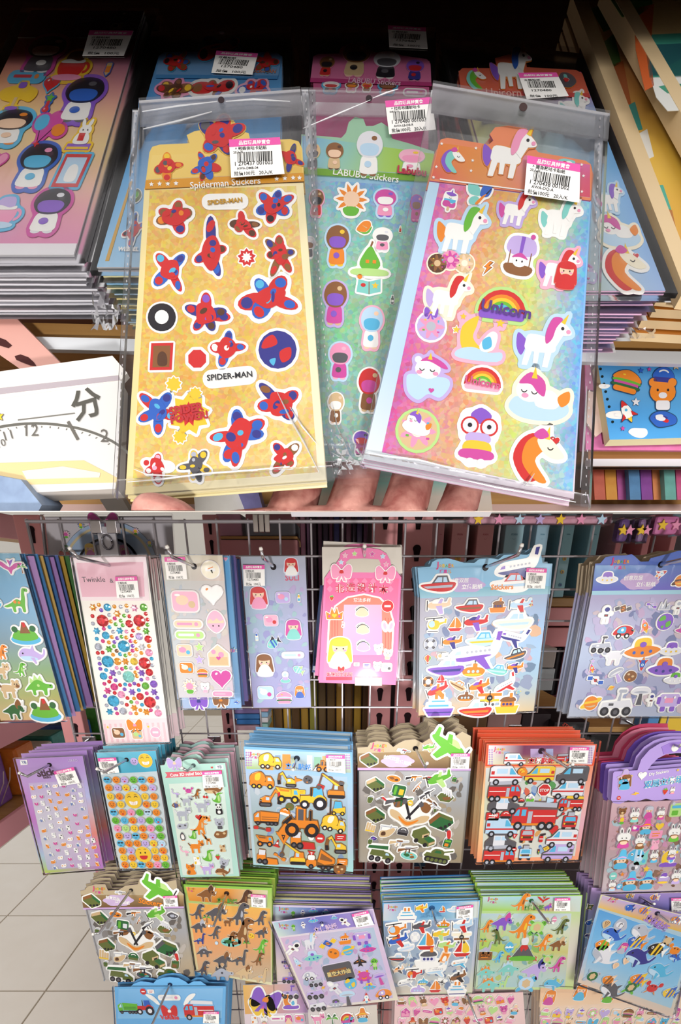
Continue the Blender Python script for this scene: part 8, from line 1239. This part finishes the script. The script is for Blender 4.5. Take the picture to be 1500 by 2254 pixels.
p.slab('yellow_band', [(-70, 1022), (185, 1014), (258, 1052), (258, 1062), (-70, 1070)], 0, .0004, '#e8cf98', keep=False); p.slab('title_patch', [(50, 1038), (140, 1028), (222, 1042), (220, 1052), (60, 1056)], .0004, .0008, '#e2dcd2', keep=False); p.st('star,-5,810,110,0,y', z=.0003, ph=.0004, bw=.05, bc='d')
tag(slab3('blue_printed_box', face([(-40, 1040), (46, 1056), (92, 1112), (84, 1126), (-40, 1126)], .345), DV * .03, '#8fa4c4', 'soft'), 'blurred blue and white printed box in the bottom left corner', 'box')
sh2 = empty('low_shelf', (0, 0, 0), 'low wooden shelf with pale front edge behind the hand', 'shelf'); slab3('board', face([(-400, 1078), (1900, 1078), (1900, 1112), (-400, 1112)], .47), DV * .1, 'n', 'wood', sh2); slab3('front_edge', face([(-400, 1110), (1900, 1110), (1900, 1125.5), (-400, 1125.5)], .468), DV * .01, '#dcb9b0', 'paint', sh2)
tag(slab3('white_folder', face([(204, 1074), (258, 1078), (285, 1125), (236, 1125)], .42), DV * .01, '#e6e2de', 'paint'), 'white folder edge leaning left of the thumb', 'folder'); tag(slab3('white_packet', face([(425, 1070), (520, 1060), (545, 1125), (430, 1125)], .43), DV * .02, '#ece9e4', 'soft'), 'white packet behind the yellow pack, right of the thumb', 'packet'); tag(slab3('striped_packet', face([(520, 1075), (566, 1072), (580, 1125), (540, 1125)], .425), DV * .02, '#8a86c0', 'soft'), 'violet and yellow striped packet between thumb and fingers', 'packet')
p = Pack('mint_notebook', 'mint and cream notebook showing between the fingers', flat(.44), (850, 1060), (660, 1040), (1060, 1040), 'notebook', mat='print'); p.grad('cover', [(650, 1030), (1075, 1030), (1085, 1125), (640, 1125)], -.01, 0, [['#8fd0c4', '#98d4c8'], ['#9cd4c8', '#a4d8cc'], ['#ecdcc8', '#e8dcd0'], ['#e8d4c0', '#e4d4c4']])
# ---------------------------------------------------------------- lower compartment, right
p = Pack('notebook', 'blue spiral notebook with burger and rocket pictures at the right edge', flat(.40), (1420, 880), (1316, 797), (1520, 797), 'notebook', mat='print', cr=u8, ph=.0003, bw=.05, bc='#2a4a6a', zf=.001)
p.grad('cover', [(1316, 798), (1560, 798), (1580, 962), (1343, 968)], -.008, 0, [['#4a9ad8', '#3a88cc'], ['#6ab0e4', '#58a4dc'], ['#4a9ade', '#5aa8e0'], ['#58a8e4', '#4a9cdc']], side='#e8dcb0', n=8)
p.st('blob95:.4,520,640,160,0,wwh blob96:.4,680,1010,300,0,wwh blob97:.5,960,1230,280,0,wwh', z=.0002, bw=.01, bc='w'); p.st('burger,800,590,350,-15,ogm rocket,800,960,300,25,wry star,920,845,120,0,h helmet,1270,520,260,-5,bi bear,1260,740,460,0,ohk blob98:.6,1260,1060,420,0,bihr', z=.0005); p.st('star,755,1180,70,0,m star,1090,430,60,0,m star,985,445,80,0,b star,1430,390,110,0,t', z=.0004, bw=.02)
for k in range(8): x, y = 475 + 22 * k, 420 + 96 * k; p.hole(x, y, 17, '#1d2a2a', .0004)
tag(slab3('pink_packet', face([(1288, 800), (1318, 798), (1345, 968), (1560, 968), (1560, 992), (1290, 990)], .412), DV * .012, '#d878ac', 'soft'), 'pink packet lying under the blue notebook', 'packet')
tag(slab3('nail_packet', face([(1296, 860), (1322, 866), (1334, 945), (1312, 962), (1292, 930)], .408), DV * .003, '#e4c8bc', 'soft'), 'cream and silver packet beside the notebook spine', 'packet')
sh3 = empty('right_shelf', (0, 0, 0), 'white-edged wooden shelf under the blue notebook', 'shelf'); slab3('board', face([(1296, 990), (1900, 990), (1900, 1012), (1296, 1012)], .425), DV * .1, 'n', 'wood', sh3); slab3('front_edge', face([(1300, 1010), (1900, 1010), (1900, 1026), (1300, 1026)], .42), DV * .01, '#e8eaee', 'paint', sh3)
ccol = ['#c86a58', '#d89a48', '#b05a9a', '#5a8ab8', '#8a4a9a', '#d88a58', '#6aa8a0', '#c85a88', '#e0b060', '#7a5aa8']
for k in range(10): tag(slab3('picture_card', face([(1306 + 26 * k, 1034), (1330 + 26 * k, 1034), (1334 + 26 * k, 1100), (1310 + 26 * k, 1100)], .44 + .003 * (k % 3)), DV * .01, ccol[k], 'soft'), 'bright picture card on the lowest right shelf, %s from the left' % ORD[k], 'card', 'picture cards on the lowest right shelf')
# ---------------------------------------------------------------- the hand
import bmesh
def hand():
    V, Fc = [], []
    def chain(pts, rad):
        path, rr_ = [], []
        for (a, ra), (b, rb) in zip(list(zip(pts, rad))[:-1], list(zip(pts, rad))[1:]):
            for k in range(5): path.append(a.lerp(b, k / 5)); rr_.append(ra + (rb - ra) * k / 5)
        path.append(pts[-1]); rr_.append(rad[-1]); d = (pts[-1] - pts[-2]).normalized(); r = rad[-1]
        for k in (.45, .75, .93): path.append(pts[-1] + d * r * k); rr_.append(r * math.sqrt(1 - k * k))
        v, f = tube(path, rr_, 14); b = len(V); V.extend(v); Fc.extend([[i + b for i in x] for x in f])
    K = .30 / F
    # four fingers come up from the palm behind the packs and lie against their backs
    chain([P(628, 1165, .338), P(652, 1098, .343), P(672, 1030, .346), P(690, 960, .346)], [.0172, .0168, .0158, .0140])
    chain([P(752, 1170, .338), P(776, 1096, .343), P(800, 1010, .347), P(818, 930, .347)], [.0168, .0162, .0152, .0134])
    chain([P(872, 1172, .338), P(898, 1096, .343), P(920, 1012, .347), P(938, 935, .347)], [.0170, .0166, .0152, .0132])
    chain([P(985, 1178, .338), P(1012, 1110, .342), P(1034, 1040, .345), P(1050, 980, .345)], [.0150, .0142, .0130, .0112])
    # palm ridge joining the fingers, and the thumb in front of the yellow pack
    chain([P(470, 1178, .320), P(640, 1162, .336), P(820, 1160, .338), P(1000, 1172, .338)], [.014, .0145, .0140, .0120])
    chain([P(470, 1180, .318), P(420, 1172, .292), P(390, 1150, .287), P(352, 1136, .286), P(335, 1132, .286)], [.014, .0125, .0130, .0125, .0120])
    me = bpy.data.meshes.new('hand'); me.from_pydata([tuple(v) for v in V], [], Fc); o = ob('hand', me)
    m = o.modifiers.new('r', 'REMESH'); m.mode = 'VOXEL'; m.voxel_size = .0013; s = o.modifiers.new('s', 'SMOOTH'); s.iterations = 8; s.factor = .5
    bpy.context.view_layer.update(); e = bpy.data.meshes.new_from_object(o.evaluated_get(bpy.context.evaluated_depsgraph_get())); bpy.data.objects.remove(o)
    bm = bmesh.new(); bm.from_mesh(e); pn = Vector((0, -SL, 1)).normalized()
    r = bmesh.ops.bisect_plane(bm, geom=bm.verts[:] + bm.edges[:] + bm.faces[:], plane_co=CAM + Vector((0, 0, .0009)), plane_no=pn, clear_inner=True)
    ed = [g for g in r['geom_cut'] if isinstance(g, bmesh.types.BMEdge)]; bmesh.ops.holes_fill(bm, edges=ed)
    c = P(640, 1110, .33); bmesh.ops.translate(bm, verts=bm.verts[:], vec=-c); bm.to_mesh(e); bm.free()
    e.materials.clear(); e.materials.append(MATS['skin']); e.polygons.foreach_set('use_smooth', np.ones(len(e.polygons), bool)); e.name = 'hand'
    h = ob('hand', e, None, c); tag(h, 'hand holding the three front packs, thumb in front and four fingers behind', 'hand')
hand()
